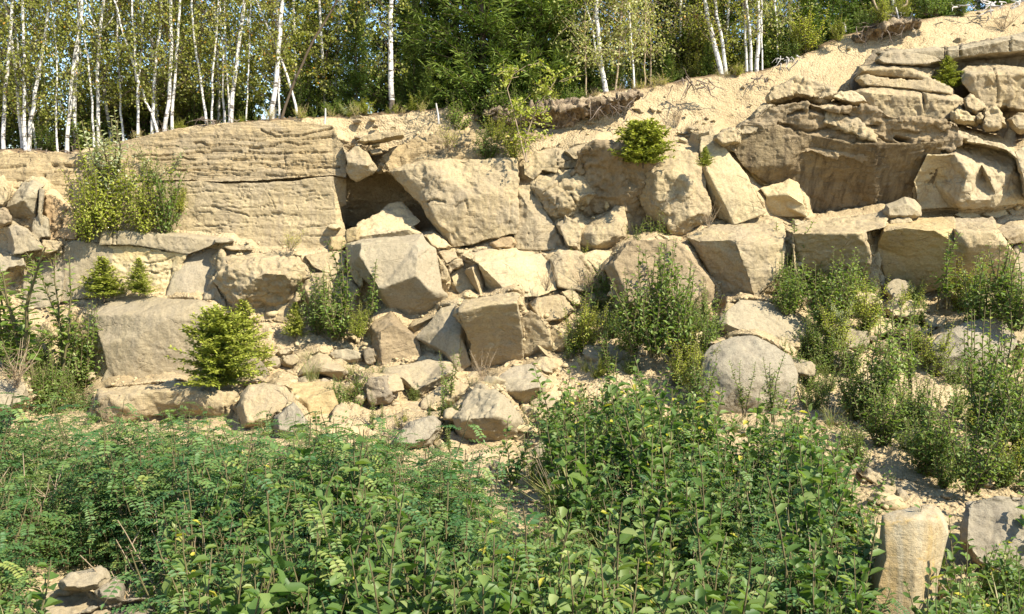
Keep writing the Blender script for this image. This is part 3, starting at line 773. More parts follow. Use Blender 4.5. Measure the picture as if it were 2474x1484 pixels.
bould("boulder", "rounded brown stone lying under the broad block", "stone", 'orange', [(1185, 590), (1205, 576), (1236, 574), (1246, 590), (1236, 602), (1195, 603)], .14, .6, (0, -3), (0, .4), Y=16.3, T=.4, res=.025)
rock("boulder", "large sunlit wedge boulder lying in the cave mouth", "boulder", 'cream',
     [(866, 575, .0), (866, 540, .25), (918, 515, .5), (938, 498, .65), (968, 495, .7), (1011, 535, .45), (996, 546, .3), (1012, 560, .15), (1004, 567, .1), (960, 570, .05), (918, 576, .0), (868, 568, -.05), (918, 562, -.08), (985, 552, .0)],
     [(1, 2, 3, 4, 5, 6, 13, 12, 11), (0, 1, 11), (0, 11, 12, 10), (10, 12, 13, 9), (13, 6, 7, 8), (13, 8, 9)], Y=16.2, T=.6, res=.028, rough=.018, cracks=[([(892, 543), (915, 570)], 1.3, .03)])
bould("boulder", "square brown stone left of the cave boulder", "stone", 'gold', [(838, 561), (852, 553), (866, 551), (866, 580), (842, 586)], .14, .65, (-3, 0), (-.4, .3), Y=16.2, T=.5, res=.025)
bould("loose_stone", "small white stone lying in the cave mouth", "stone", 'cream', [(790, 547), (798, 541), (820, 543), (822, 551), (812, 555), (792, 552)], .1, .6, (0, -1), (0, .8), Y=16.3, T=.3, res=.02)
bould("boulder", "golden crumbly corner stone under the left lip of the cave", "rock", 'gold', [(800, 575), (838, 572), (842, 590), (820, 606), (795, 604)], .14, .6, (0, 0), (.1, .3), Y=16.2, T=.4, res=.028)
# ---- middle blocks
rock("rock_block", "big grey fronted block below the cave with a dark undercut base", "block", 'grey',
     [(836, 594, .8), (878, 581, 1.0), (968, 574, 1.0), (1018, 569, 1.0), (1030, 590, .7), (1050, 606, .5), (1058, 652, .4), (1062, 698, .25), (1077, 712, .3), (1077, 742, .45), (971, 772, .5), (951, 758, .45), (926, 728, .35), (905, 700, .3), (853, 640, .4),
      (875, 592, .15), (1003, 590, .25), (1008, 608, .1), (1003, 667, -.12), (917, 697, -.1), (1032, 698, -.05), (872, 620, .05), (960, 700, -.05)],
     [(0, 1, 15), (1, 2, 3, 16, 15), (3, 4, 16), (4, 5, 17, 16), (0, 15, 21, 14), (14, 21, 19, 13), (15, 16, 17, 18, 19, 21), (17, 5, 6, 18), (18, 6, 7, 20), (19, 18, 20, 10, 11), (20, 7, 8, 9), (20, 9, 10), (13, 19, 12), (12, 19, 11)],
     Y=15.75, T=.6, res=.032, rough=.014, cracks=[([(1012, 625), (1040, 600)], 1.5, .03), ([(1045, 640), (1035, 690)], 1.5, .03)])
bould("rock_block", "bright narrow side block left of the grey fronted block", "block", 'cream', [(840, 622), (866, 610), (872, 650), (880, 690), (868, 700), (850, 660)], .1, .65, Y=15.7, T=.5, res=.028)
bould("boulder", "pale angular stone above the grey fronted block", "stone", 'cream', [(1025, 571), (1048, 566), (1075, 580), (1092, 596), (1080, 602), (1056, 601), (1040, 592)], .15, .6, (0, 0), (.2, .9), Y=16.2, T=.4, res=.028)
bould("boulder", "tapering upright stone against the right side of the grey fronted block", "rock", 'tan', [(1056, 618), (1066, 632), (1079, 650), (1086, 671), (1078, 682), (1065, 678), (1060, 650)], .1, .6, Y=15.7, T=.5, res=.025)
bould("boulder", "squat pale stone above the prism shaped stone", "stone", 'tan', [(1058, 611), (1078, 606), (1098, 611), (1106, 625), (1092, 636), (1078, 641)], .14, .6, (0, -2), (.2, .5), Y=16.0, T=.4, res=.025)
bould("boulder", "small overhanging chunk just left of the prism shaped stone", "stone", 'tan', [(1080, 646), (1098, 632), (1115, 630), (1117, 643), (1100, 652), (1082, 666)], .16, .65, (2, -5), (.0, .1), Y=15.9, T=.4, res=.025)
rock("rock_slab", "bright triangular plate left of the prism shaped stone", "slab", 'cream', [(1091, 666, .2), (1115, 648, .3), (1128, 658, .25), (1155, 716, .05), (1126, 727, .0), (1105, 700, .05)], [tuple(range(6))], Y=15.75, T=.5, res=.028, rough=.014)
rock("boulder", "upright prism shaped stone with a shaded left side", "rock", 'tan', [(1124, 656, .3), (1148, 640, .3), (1154, 645, .15), (1168, 706, .05), (1156, 717, .3), (1140, 650, -.02), (1160, 712, -.05)],
     [(0, 1, 5), (1, 2, 5), (0, 5, 6, 4), (5, 2, 3, 6)], Y=15.6, T=.5, res=.025, rough=.012)
rock("rock_slab", "wide pale sloping slab with a dark triangular notch at its left", "slab", 'cream',
     [(1118, 619, .7), (1160, 606, .85), (1236, 607, .85), (1303, 617, .75), (1342, 655, .5), (1340, 697, .2), (1300, 712, .05), (1236, 716, .0), (1223, 700, .05), (1160, 640, .2), (1181, 708, .6)],
     [(0, 1, 2, 3, 4, 9), (4, 5, 6, 7, 8, 9), (9, 8, 10)], Y=15.65, T=.5, res=.035, rough=.02)
bould("boulder", "pale block right of the wide sloping slab under the rounded cliff boulder", "rock", 'tan', [(1330, 628), (1350, 608), (1403, 610), (1430, 640), (1455, 692), (1400, 700), (1345, 690)], .2, .65, (0, 5), (.1, .6), Y=15.8, cracks=[([(1403, 620), (1455, 690)], 3, .1)])
bould("boulder", "bright broken ledge stone right of the crack beside the bush", "rock", 'cream', [(1406, 618), (1440, 610), (1475, 614), (1485, 630), (1460, 680), (1430, 640)], .15, .65, (0, 0), (.1, .6), Y=15.9)
rock("rock_block", "dark fronted cube of rock with a bright top edge at the picture centre", "block", 'tan',
     [(1111, 750, .1), (1122, 728, .5), (1236, 709, .7), (1256, 714, .6), (1246, 730, .05), (1258, 815, .5), (1260, 876, .85), (1140, 882, .9), (1138, 830, .55), (1124, 792, .15), (1112, 757, -.03), (1180, 740, -.03), (1244, 736, -.02)],
     [(0, 1, 2, 3, 4, 12, 11, 10), (10, 11, 12, 5, 8, 9), (8, 5, 6, 7), (4, 5, 12)], Y=15.2, T=.5, res=.032, rough=.014)
rock("boulder", "pointed wedge stone left of the dark fronted cube", "boulder", 'greyt',
     [(1010, 815, .25), (1065, 750, .35), (1105, 735, .4), (1112, 752, .3), (1125, 793, .25), (1118, 830, .2), (1131, 876, .2), (1108, 899, .1), (1071, 859, .2), (1078, 850, -.02), (1085, 800, .0), (1102, 892, -.08), (1108, 810, -.05)],
     [(0, 1, 2, 10), (2, 3, 12, 10), (3, 4, 5, 12), (0, 10, 9), (10, 12, 11, 9), (12, 5, 6, 7, 11), (0, 9, 8), (9, 11, 8), (11, 7, 8)], Y=15.0, T=.6, res=.028, rough=.012)
rock("rock_block", "brown squared block left of the pointed wedge stone", "block", 'brown',
     [(901, 786, .35), (920, 772, .5), (945, 757, .6), (965, 775, .4), (982, 796, .25), (1005, 815, .2), (1021, 871, .15), (960, 878, .0), (918, 882, .0), (902, 842, .15), (908, 800, .1), (950, 786, .05), (921, 800, -.02), (925, 875, -.05)],
     [(0, 1, 2, 11, 10), (2, 3, 4, 11), (0, 10, 9), (10, 11, 12), (9, 10, 12, 13, 8), (11, 4, 5, 12), (12, 5, 6, 13), (13, 6, 7), (13, 7, 8)], Y=15.1, T=.6, res=.03, rough=.018)
rock("boulder", "small wedge stone jammed over the gap left of the pointed wedge", "stone", 'tan', [(988, 791, .15), (998, 776, .25), (1068, 751, .35), (1050, 777, .2), (1005, 811, .25), (1000, 788, -.02), (1050, 765, .0)], [(0, 1, 5), (1, 2, 6, 5), (0, 5, 4), (5, 6, 3, 4), (6, 2, 3)], Y=15.2, T=.4, res=.025, rough=.012)
bould("boulder", "lichen spotted block right of the dark fronted cube", "block", 'tan', [(1253, 789), (1268, 770), (1283, 758), (1308, 775), (1326, 802), (1333, 845), (1262, 872), (1258, 840)], .22, .7, (-2, -10), (-.15, -.25), Y=15.2, res=.03)
bould("boulder", "small tan block between the lichen spotted block and the bush", "stone", 'tan', [(1327, 806), (1340, 795), (1360, 808), (1374, 828), (1360, 846), (1336, 846)], .14, .65, (-1, -5), (-.2, -.1), Y=15.1, T=.4, res=.028)
bould("boulder", "flat topped pale boulder above the lichen spotted block", "boulder", 'tan', [(1280, 736), (1296, 722), (1363, 717), (1381, 748), (1353, 772), (1310, 776)], .22, .7, (0, 0), (.05, .6), Y=15.4, res=.03)
bould("boulder", "bright rounded stone right of the flat topped pale boulder", "stone", 'cream', [(1353, 709), (1383, 699), (1407, 724), (1404, 742), (1385, 742), (1372, 730)], .16, .65, (0, -5), (0, .6), Y=15.5, res=.028)
bould("boulder", "sloping pale stone wedged above the cube and flat boulder", "stone", 'tan', [(1240, 722), (1262, 712), (1282, 735), (1284, 755), (1262, 772), (1252, 750)], .12, .65, (0, 0), (.1, .5), Y=15.5, T=.4, res=.028)
# ---- below the blocks: slabs on the scree
rock("rock_slab", "flat grey slab with a bright rim below the brown squared block", "slab", 'greyt',
     [(928, 892, .25), (980, 884, .45), (1035, 870, .6), (1065, 877, .55), (1097, 900, .3), (1090, 912, .15), (1011, 952, .1), (981, 926, .05), (932, 912, .05), (1005, 940, -.08), (1082, 900, .05), (975, 912, -.02)],
     [(0, 1, 2, 3, 10, 9, 11), (3, 4, 5, 10), (10, 5, 6, 9), (0, 11, 8), (11, 7, 8), (11, 9, 6, 7)], Y=14.6, T=.35, res=.028, rough=.012)
rock("rock_slab", "pale sloping slab below the bright rimmed grey slab", "slab", 'tan',
     [(1020, 985, .1), (1022, 968, .2), (1060, 935, .5), (1095, 920, .6), (1130, 932, .55), (1118, 958, .3), (1085, 975, .1), (1040, 988, .0)], [tuple(range(8))], Y=14.1, T=.3, res=.03, rough=.014)
bould("boulder", "rough dark brown stone left of the flat rimmed slab", "stone", 'dark', [(881, 938), (890, 922), (906, 914), (931, 917), (940, 945), (952, 960), (938, 976), (915, 972), (896, 986), (888, 965)], .2, .6, (-4, -9), (0, .2), Y=14.0, T=.4, res=.028, rough=.035)
rock("boulder", "large grey boulder with a pale ridge at the foot of the scree", "boulder", 'grey',
     [(1098, 1008, .2), (1120, 972, .4), (1148, 944, .6), (1198, 945, .6), (1216, 962, .45), (1240, 990, .35), (1258, 1020, .3), (1245, 1045, .3), (1210, 1060, .3), (1150, 1068, .3), (1120, 1062, .3), (1104, 1040, .3), (1112, 1012, -.02), (1165, 1010, -.1), (1205, 962, .2), (1195, 1005, -.1), (1175, 1030, .02)],
     [(0, 1, 12), (1, 2, 3, 14, 13, 12), (3, 4, 14), (4, 5, 15, 14), (14, 15, 13), (5, 6, 7, 15), (15, 7, 8, 16), (13, 15, 16), (12, 13, 16, 9, 10), (16, 8, 9), (0, 12, 11), (12, 10, 11)], Y=13.3, T=.5, res=.03, rough=.022)
rock("boulder", "broad grey topped stone with shaded lower faces right of the pale ridged boulder", "boulder", 'grey',
     [(1196, 932, .25), (1215, 905, .45), (1240, 888, .6), (1282, 882, .6), (1300, 900, .5), (1316, 918, .35), (1312, 938, .3), (1303, 960, .35), (1270, 976, .35), (1240, 978, .35), (1205, 945, .1), (1262, 942, -.08), (1298, 935, -.05), (1250, 950, .0)],
     [(0, 1, 2, 3, 4, 12, 11, 10), (4, 5, 6, 12), (12, 6, 7, 11), (11, 7, 8, 13), (10, 11, 13, 9), (13, 8, 9)], Y=13.9, T=.4, res=.028, rough=.016)
bould("boulder", "half buried pale stone beside the green thicket edge", "stone", 'tan', [(1283, 880), (1310, 862), (1340, 868), (1345, 890), (1320, 905), (1300, 898)], .14, .6, (0, 0), (.1, .7), Y=14.2, T=.4, res=.028)
bould("boulder", "pale grey sunken rock half hidden by seedlings below the scree", "boulder", 'slate', [(942, 1078), (958, 1052), (985, 1022), (1045, 1008), (1060, 1022), (1060, 1045), (1040, 1070), (990, 1085)], .25, .6, (4, -6), (.1, .7), Y=12.4, T=.4)
bould("loose_stone", "small brown block in the sand right of the ridged boulder", "stone", 'tan', [(1262, 1005), (1280, 990), (1300, 1000), (1296, 1022), (1276, 1030)], .15, .6, (0, -3), (0, .2), Y=13.2, T=.3, res=.028)
bould("boulder", "smooth dark grey boulder beside the bushy spruce", "boulder", 'dark', [(562, 908), (570, 882), (590, 873), (618, 871), (632, 884), (646, 905), (640, 926, .2), (600, 934, .25), (567, 934, .2)], .28, .65, (3, -8), (.1, .5), Y=14.4, T=.4, res=.028, rough=.012)
rock("boulder", "angular twin peaked stone on the sand below the willow bush", "boulder", 'tan',
     [(722, 908, .1), (732, 888, .2), (752, 868, .35), (771, 855, .45), (790, 861, .4), (810, 876, .3), (829, 890, .15), (826, 906, .2), (814, 918, .3), (775, 905, .3), (740, 912, .25), (735, 900, -.02), (775, 886, -.12), (776, 897, -.1), (822, 896, -.02)],
     [(1, 2, 3, 12, 11), (0, 1, 11), (3, 4, 5, 12), (5, 6, 14, 12), (0, 11, 12, 13), (0, 13, 9, 10), (12, 14, 13), (14, 6, 7), (13, 14, 7, 8), (13, 8, 9)], Y=14.6, T=.35, res=.025, rough=.012)
bould("boulder", "shaded blocky stone directly under the willow bush", "stone", 'grey', [(795, 862), (812, 850), (835, 846), (868, 858), (872, 870), (840, 876), (808, 872)], .18, .65, (0, -5), (0, .4), Y=14.85, T=.4, res=.028)
bould("boulder", "dark stone between the willow bush and the brown squared block", "stone", 'dark', [(878, 850), (890, 840), (902, 845), (906, 875), (892, 884), (880, 875)], .12, .6, Y=14.9, T=.4, res=.025)
for lab, mt, out in [
    ("flat oval stone highest of the loose stones on the sand", 'tan', [(670, 853), (685, 844), (702, 841), (709, 849), (690, 860), (675, 861)]),
    ("wedge stone beside the twin peaked stone on its upper left", 'tan', [(713, 856), (730, 852), (752, 852), (745, 864), (728, 874), (718, 866)]),
    ("squarish stone between two flat stones left of the twin peaked stone", 'tan', [(680, 872), (694, 860), (712, 858), (725, 871), (718, 882), (706, 888), (690, 883)]),
    ("angular stone just right of the smooth dark grey boulder", 'greyt', [(644, 873), (658, 866), (675, 866), (679, 880), (668, 890), (650, 892)]),
    ("small pale stone lowest of the loose stones right of the dark boulder", 'tan', [(648, 912), (662, 905), (678, 906), (680, 917), (664, 921), (652, 918)]),
    ("tiny wedge lying below the squarish loose stone", 'tan', [(690, 897), (700, 896), (716, 908), (708, 915), (696, 908)]),
]:
    bould("loose_stone", lab, "stone", mt, out, .12, .6, (0, -3), (0, .5), T=.25, res=.022, rough=.012, group="loose stones on the sand below the willow bush")
bould("boulder", "broad pale boulder half buried in sand above the thicket", "boulder", 'tan', [(575, 985), (585, 955), (602, 935), (640, 930), (690, 938), (705, 958), (708, 975), (690, 1000), (665, 1010), (650, 1030), (590, 1035)], .3, .6, (0, -8), (.05, .6), Y=13.8, T=.5, rough=.016)
bould("boulder", "purplish grey angular rock leaning on the sand above the thicket", "boulder", 'slate', [(665, 1032), (668, 1010), (690, 990), (708, 977), (722, 990), (735, 1015), (745, 1042), (738, 1052), (700, 1058), (668, 1050)], .24, .6, (2, -8), (.1, .6), Y=13.2, T=.4, res=.03, rough=.02)
rock("sandstone_ledge", "yellow sandy ledge with an upright front right of the pale half buried boulder", "rock", 'gold',
     [(700, 935, .5), (745, 928, .7), (800, 926, .7), (808, 940, .5), (812, 975, .25), (805, 1000, .15), (780, 1012, .05), (750, 1005, .0), (728, 985, .1), (712, 962, .2), (728, 962, .1), (765, 955, .08), (796, 945, .15), (745, 975, .0)],
     [(0, 1, 2, 3, 12, 11, 10), (0, 10, 9), (10, 11, 13), (9, 10, 13, 8), (11, 12, 5, 6), (12, 3, 4, 5), (13, 11, 6, 7), (8, 13, 7)], Y=13.9, T=.5, res=.03, rough=.02)
# ---- right of the crack: the middle of the cliff
rock("rock_block", "narrow split block right of the vertical crack with a pale upper corner", "block", 'tan',
     [(1250, 454, .2), (1282, 453, .2), (1287, 470, .18), (1305, 492, .15), (1328, 530, .1), (1345, 565, .05), (1358, 594, .0), (1310, 601, -.03), (1245, 598, .0), (1246, 520, .08), (1290, 520, .02), (1270, 490, .0)],
     [(0, 1, 2, 11), (0, 11, 9), (2, 3, 10, 11), (3, 4, 5, 10), (9, 11, 10, 8), (10, 5, 6, 7), (10, 7, 8)], Y=16.3, T=.8, res=.028, rough=.02, cracks=[([(1283, 470), (1280, 487)], 1.3, .03), ([(1276, 560), (1274, 598)], 1.3, .03)])
rock("rock_block", "upper cracked blocks beneath the sandy brow right of the birch sapling", "rock", 'tan',
     [(1268, 395, .2), (1295, 368, .35), (1345, 358, .4), (1375, 366, .35), (1400, 380, .2), (1402, 388, .1), (1385, 405, .05), (1350, 404, .02), (1342, 416, .0), (1312, 408, .0), (1290, 430, .0), (1270, 420, .05), (1345, 385, .0)],
     [(0, 1, 2, 12, 9, 10, 11), (2, 3, 4, 12), (4, 5, 6, 7, 12), (7, 8, 9, 12)], Y=16.5, T=.7, res=.028, rough=.02, cracks=[([(1347, 365), (1346, 400)], 2, .06), ([(1362, 375), (1378, 395)], 1.5, .04)])
bould("boulder", "bright blocky stone capping the dark recess beside the bright cliff spruce", "rock", 'tan', [(1365, 366), (1395, 352), (1436, 345), (1436, 362), (1420, 378), (1402, 388), (1385, 385)], .2, .65, (0, 0), (.1, .5), Y=16.6, T=.7, res=.028)
rock("boulder", "lumpy overhanging rock above the small hollow in the cliff", "boulder", 'tan',
     [(1284, 456, .2), (1290, 432, .25), (1342, 418, .3), (1346, 406, .32), (1400, 404, .3), (1412, 412, .3), (1418, 440, .25), (1436, 452, .2), (1460, 468, .2), (1450, 480, .25), (1425, 488, .3), (1412, 502, .3), (1395, 502, .3), (1388, 512, .3), (1370, 525, .25), (1340, 533, .2), (1322, 520, .2), (1300, 490, .25),
      (1300, 455, .02), (1350, 425, .08), (1400, 425, .08), (1340, 470, -.08), (1390, 465, -.12), (1420, 470, -.1), (1375, 495, -.1), (1340, 505, -.05)],
     [(0, 1, 18), (1, 2, 19, 18), (2, 3, 4, 20, 19), (4, 5, 6, 20), (6, 7, 8, 23, 20), (18, 19, 21), (19, 20, 22, 21), (20, 23, 22), (0, 18, 21, 17), (17, 21, 25, 16), (21, 22, 24, 25), (22, 23, 24), (23, 8, 9, 10), (23, 10, 11, 12, 24), (24, 12, 13, 14, 25), (25, 14, 15, 16)],
     Y=16.3, T=.8, res=.028, rough=.045, cracks=[([(1290, 460), (1305, 480)], 2, .06), ([(1315, 465), (1345, 445), (1352, 432), (1385, 422)], 2, .06), ([(1380, 470), (1395, 502)], 2, .05), ([(1366, 452), (1382, 456)], 3, .08)])
rock("rock_wall", "brown shaded back of the recess behind the lumpy overhanging rock", "rock face", 'brown',
     [(1400, 372, -.2), (1440, 345, -.3), (1500, 352, -.3), (1560, 370, -.3), (1590, 385, -.2), (1560, 420, .1), (1570, 520, .5), (1600, 585, .6), (1500, 600, .6), (1380, 560, .6), (1370, 480, .45), (1410, 420, .1)],
     [tuple(range(12))], Y=16.75, T=.6, res=.035, rough=.05, strata=.03)
rock("boulder", "big smooth rounded boulder under the small hollow in the cliff", "boulder", 'tan',
     [(1403, 562, .2), (1416, 545, .3), (1440, 530, .35), (1470, 514, .4), (1483, 500, .5), (1503, 504, .5), (1513, 538, .35), (1510, 572, .3), (1483, 596, .3), (1436, 609, .3), (1403, 602, .3), (1398, 585, .2), (1430, 560, .0), (1490, 535, .08), (1490, 568, .0), (1440, 590, -.02)],
     [(0, 1, 12), (1, 2, 3, 13, 12), (3, 4, 5, 6, 13), (6, 7, 14, 13), (12, 13, 14, 15), (0, 12, 15, 11), (15, 14, 8, 9), (14, 7, 8), (11, 15, 9, 10)], Y=16.0, T=.6, res=.028, rough=.016, sm=4)
bould("boulder", "pale broken stone between the split block and the big rounded boulder", "rock", 'tan', [(1346, 546), (1366, 522), (1395, 530), (1412, 548), (1402, 575), (1398, 602), (1372, 600), (1358, 575)], .18, .6, (0, 0), (0, .4), Y=16.2, T=.6, res=.028, rough=.03)
bould("loose_stone", "small yellow stone in the hollow above the big rounded boulder", "stone", 'gold', [(1461, 487), (1468, 484), (1472, 500), (1464, 510), (1458, 500)], .06, .55, Y=16.5, T=.2, res=.02)
rock("boulder", "tall rounded rock below the bright cliff spruce with a shaded lower left side", "boulder", 'tan',
     [(1552, 415, .25), (1586, 384, .35), (1636, 369, .4), (1683, 376, .35), (1697, 410, .25), (1710, 473, .1), (1713, 508, .05), (1693, 539, .15), (1643, 572, .25), (1625, 569, .3), (1606, 560, .4), (1566, 522, .5), (1546, 468, .4), (1590, 420, -.02), (1640, 395, .1), (1660, 440, -.05), (1588, 498, .0), (1606, 514, -.02), (1668, 520, -.1), (1622, 555, .0)],
     [(0, 1, 13), (1, 2, 14, 13), (2, 3, 14), (3, 4, 15, 14), (13, 14, 15), (0, 13, 12), (12, 13, 16, 11), (13, 15, 17, 16), (4, 5, 18, 15), (15, 18, 17), (5, 6, 7, 18), (11, 16, 17, 10), (17, 19, 9, 10), (17, 18, 19), (18, 7, 8, 19), (19, 8, 9)],
     Y=16.15, T=.8, res=.03, rough=.03)
rock("boulder", "smooth pale leaning rock right of the tall rounded rock", "boulder", 'cream',
     [(1700, 408, .3), (1695, 365, .45), (1697, 334, .55), (1730, 327, .55), (1756, 363, .4), (1803, 424, .2), (1830, 480, .05), (1847, 511, .0), (1810, 525, .0), (1773, 538, .0), (1766, 538, .15), (1730, 516, .45), (1712, 470, .4), (1715, 420, .12), (1745, 480, .05)],
     [(1, 2, 3, 4, 5, 13), (0, 1, 13), (0, 13, 12), (13, 5, 6, 14), (12, 13, 14, 11), (14, 6, 7, 8, 9), (11, 14, 10), (14, 9, 10)], Y=16.1, T=.8, res=.03, rough=.014)
rock("boulder", "small bright chunk at the foot of the streaked dark wall", "boulder", 'cream',
     [(1840, 458, .1), (1880, 447, .25), (1905, 436, .3), (1925, 444, .3), (1940, 495, .1), (1945, 520, .1), (1920, 520, .3), (1890, 492, .2), (1855, 475, .1), (1850, 512, .35), (1870, 518, .35), (1900, 470, .0)],
     [(0, 1, 11, 8), (1, 2, 3, 11), (3, 4, 11), (8, 11, 7), (11, 4, 5, 7), (7, 5, 6), (8, 7, 6, 10, 9)], Y=16.4, T=.5, res=.028, rough=.016)
rock("rock_wall", "rough craggy band of wall above the streaked undercut on the right", "rock face", 'brown',
     [(1735, 345, -.6), (1800, 300, -.7), (1855, 262, -.75), (1940, 252, -.75), (2000, 266, -.75), (2090, 258, -.75), (2160, 286, -.7), (2230, 288, -.65), (2310, 300, -.6), (2318, 350, -.5), (2285, 362, -.5), (2250, 356, -.52), (2205, 368, -.52), (2150, 362, -.55), (2118, 384, -.55), (2080, 388, -.58), (2045, 374, -.6), (2010, 380, -.6), (1960, 362, -.62), (1925, 370, -.62), (1880, 352, -.62), (1845, 364, -.62), (1800, 350, -.6), (1780, 362, -.58), (1752, 360, -.55),
      (1860, 305, -.68), (2000, 315, -.62), (2130, 325, -.58), (2240, 325, -.52)],
     [(0, 1, 25, 22, 23, 24), (1, 2, 3, 25), (3, 4, 26, 25), (4, 5, 6, 27, 26), (6, 7, 28, 27), (7, 8, 9, 28), (28, 9, 10, 11), (27, 28, 11, 12, 13), (26, 27, 13, 14, 15, 16), (26, 16, 17, 18), (25, 26, 18, 19, 20), (25, 20, 21, 22)],
     Y=17.1, T=.5, res=.028, rough=.04, strata=.07, cracks=[([(2110, 325), (2150, 345), (2170, 350)], 2.5, .07), ([(2168, 335), (2195, 342)], 6, .2), ([(1905, 280), (1940, 270)], 3, .1), ([(1960, 262), (2000, 278), (2050, 285)], 6, .2), ([(1880, 300), (1950, 318), (2040, 312)], 3, .1), ([(2060, 300), (2120, 310)], 3, .1)])
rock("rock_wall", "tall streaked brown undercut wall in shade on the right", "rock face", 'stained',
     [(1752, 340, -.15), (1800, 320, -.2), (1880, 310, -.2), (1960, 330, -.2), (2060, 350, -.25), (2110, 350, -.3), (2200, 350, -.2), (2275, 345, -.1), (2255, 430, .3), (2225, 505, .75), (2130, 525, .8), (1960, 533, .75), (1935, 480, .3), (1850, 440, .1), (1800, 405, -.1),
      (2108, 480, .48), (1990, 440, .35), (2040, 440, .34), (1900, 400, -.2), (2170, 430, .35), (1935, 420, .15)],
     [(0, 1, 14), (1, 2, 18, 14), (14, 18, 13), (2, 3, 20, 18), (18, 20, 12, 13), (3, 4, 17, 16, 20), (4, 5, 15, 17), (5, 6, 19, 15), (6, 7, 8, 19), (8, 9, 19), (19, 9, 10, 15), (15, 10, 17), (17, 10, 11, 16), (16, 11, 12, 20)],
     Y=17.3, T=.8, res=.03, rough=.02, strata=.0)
bould("boulder", "brown weathered rock at the left foot of the streaked wall", "rock", 'gold', [(1800, 405), (1830, 380), (1870, 378), (1900, 405), (1895, 440), (1850, 452), (1825, 440)], .15, .6, (0, 0), (.1, .1), Y=16.9, T=.5, res=.03)  # stands for a sunlit patch of the wall, light put into its golden colour
bould("boulder", "rough projecting band of rubble on the streaked wall", "rock", 'tan', [(1985, 300), (1990, 272), (2012, 266), (2040, 280), (2080, 296), (2110, 325), (2118, 345), (2080, 335), (2030, 312)], .2, .65, (0, -3), (0, .3), Y=16.55, T=.6, res=.028, rough=.045)
# ---- upper right strata
rock("rock_slab", "top grey ledge slab along the edge of the sandy slope at upper right", "slab", 'grey',
     [(2115, 124, .1), (2148, 119, .2), (2281, 112, .3), (2321, 109, .3), (2441, 86, .4), (2560, 55, .4), (2560, 112, .1), (2428, 124, .1), (2355, 130, .1), (2318, 134, .08), (2285, 141, .05), (2255, 137, .05), (2148, 128, .05), (2285, 118, .0), (2330, 116, .0), (2445, 95, .05)],
     [(0, 1, 2, 13, 12), (12, 13, 11), (2, 3, 14, 13), (13, 14, 9, 10, 11), (3, 4, 15, 14), (14, 15, 7, 8, 9), (4, 5, 6, 15), (15, 6, 7)], Y=17.7, T=1.2, res=.03, rough=.018, cracks=[([(2283, 112), (2286, 142)], 3, .12), ([(2318, 110), (2320, 134)], 2.5, .1), ([(2440, 90), (2440, 124)], 2, .06)])
bould("rock_slab", "second overhanging slab under the top grey ledge", "slab", 'greyt', [(2118, 146), (2135, 131), (2201, 129), (2255, 139), (2276, 150), (2240, 158), (2181, 158), (2132, 155)], .4, .8, (0, -3), (0, .4), Y=17.9, T=1.0, res=.03)
rock("rock_slab", "third slab jutting from the strata with a dark gap under it", "slab", 'tan',
     [(2066, 188, .3), (2080, 161, .4), (2121, 156, .4), (2188, 160, .4), (2255, 167, .4), (2242, 190, .1), (2180, 184, .05), (2121, 180, .05), (2090, 170, -.02), (2180, 168, -.02)],
     [(0, 1, 2, 8), (2, 3, 9, 8), (3, 4, 9), (0, 8, 7), (8, 9, 6, 7), (9, 4, 5, 6)], Y=17.55, T=1.0, res=.03, rough=.022)
rock("rock_ledge", "deep shaded bedding behind the jutting slabs at upper right", "rock face", 'dark',  # backing whose dark colour paints the shade of the gaps
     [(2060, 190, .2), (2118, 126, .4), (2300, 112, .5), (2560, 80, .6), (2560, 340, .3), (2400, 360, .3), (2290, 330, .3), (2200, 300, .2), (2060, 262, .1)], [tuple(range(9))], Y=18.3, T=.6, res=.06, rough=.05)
bould("rock_slab", "long thin ledge below the dark gap beside the small upper spruce", "slab", 'tan', [(2071, 194), (2090, 185), (2121, 192), (2221, 199), (2255, 196), (2298, 216), (2296, 228), (2188, 217), (2088, 208)], .3, .8, (0, -3), (0, .5), Y=17.5, T=.9, res=.03)
bould("rock_slab", "craggy left end of the strata above the streaked wall", "rock", 'tan', [(1852, 236), (1868, 212), (1895, 205), (1921, 192), (1965, 199), (2001, 206), (2020, 230), (1981, 244), (1938, 231), (1888, 241), (1858, 248)], .35, .75, (0, -4), (0, .45), Y=17.3, T=.9, res=.03, rough=.045)
bould("rock_slab", "pale jutting lip between the craggy end and the big upper face", "rock", 'cream', [(2014, 236), (2030, 224), (2056, 219), (2075, 230), (2090, 246), (2060, 250), (2030, 242)], .3, .7, (0, -2), (0, .6), Y=17.2, T=.7, res=.028, rough=.03)
rock("rock_block", "broad upper face above the streaked wall left of the vertical joint", "block", 'tan',
     [(2066, 222, .3), (2108, 213, .4), (2175, 216, .4), (2225, 222, .35), (2228, 250, .15), (2231, 284, .1), (2188, 291, .1), (2155, 284, .1), (2118, 271, .1), (2092, 250, .12), (2110, 228, .0), (2215, 235, .0)],
     [(0, 1, 10, 9), (1, 2, 3, 11, 10), (3, 4, 11), (9, 10, 8), (10, 11, 4, 5, 6, 7, 8)], Y=17.05, T=.9, res=.03, rough=.024)
rock("rock_block", "upper face right of the vertical joint with a chipped lower edge", "block", 'tan',
     [(2229, 224, .3), (2288, 227, .35), (2330, 246, .3), (2318, 262, .2), (2298, 284, .12), (2268, 298, .1), (2232, 284, .1), (2245, 236, .0), (2300, 245, .05)],
     [(0, 1, 2, 8, 7), (0, 7, 6), (7, 8, 4, 5, 6), (2, 3, 4, 8)], Y=17.05, T=.9, res=.03, rough=.026)
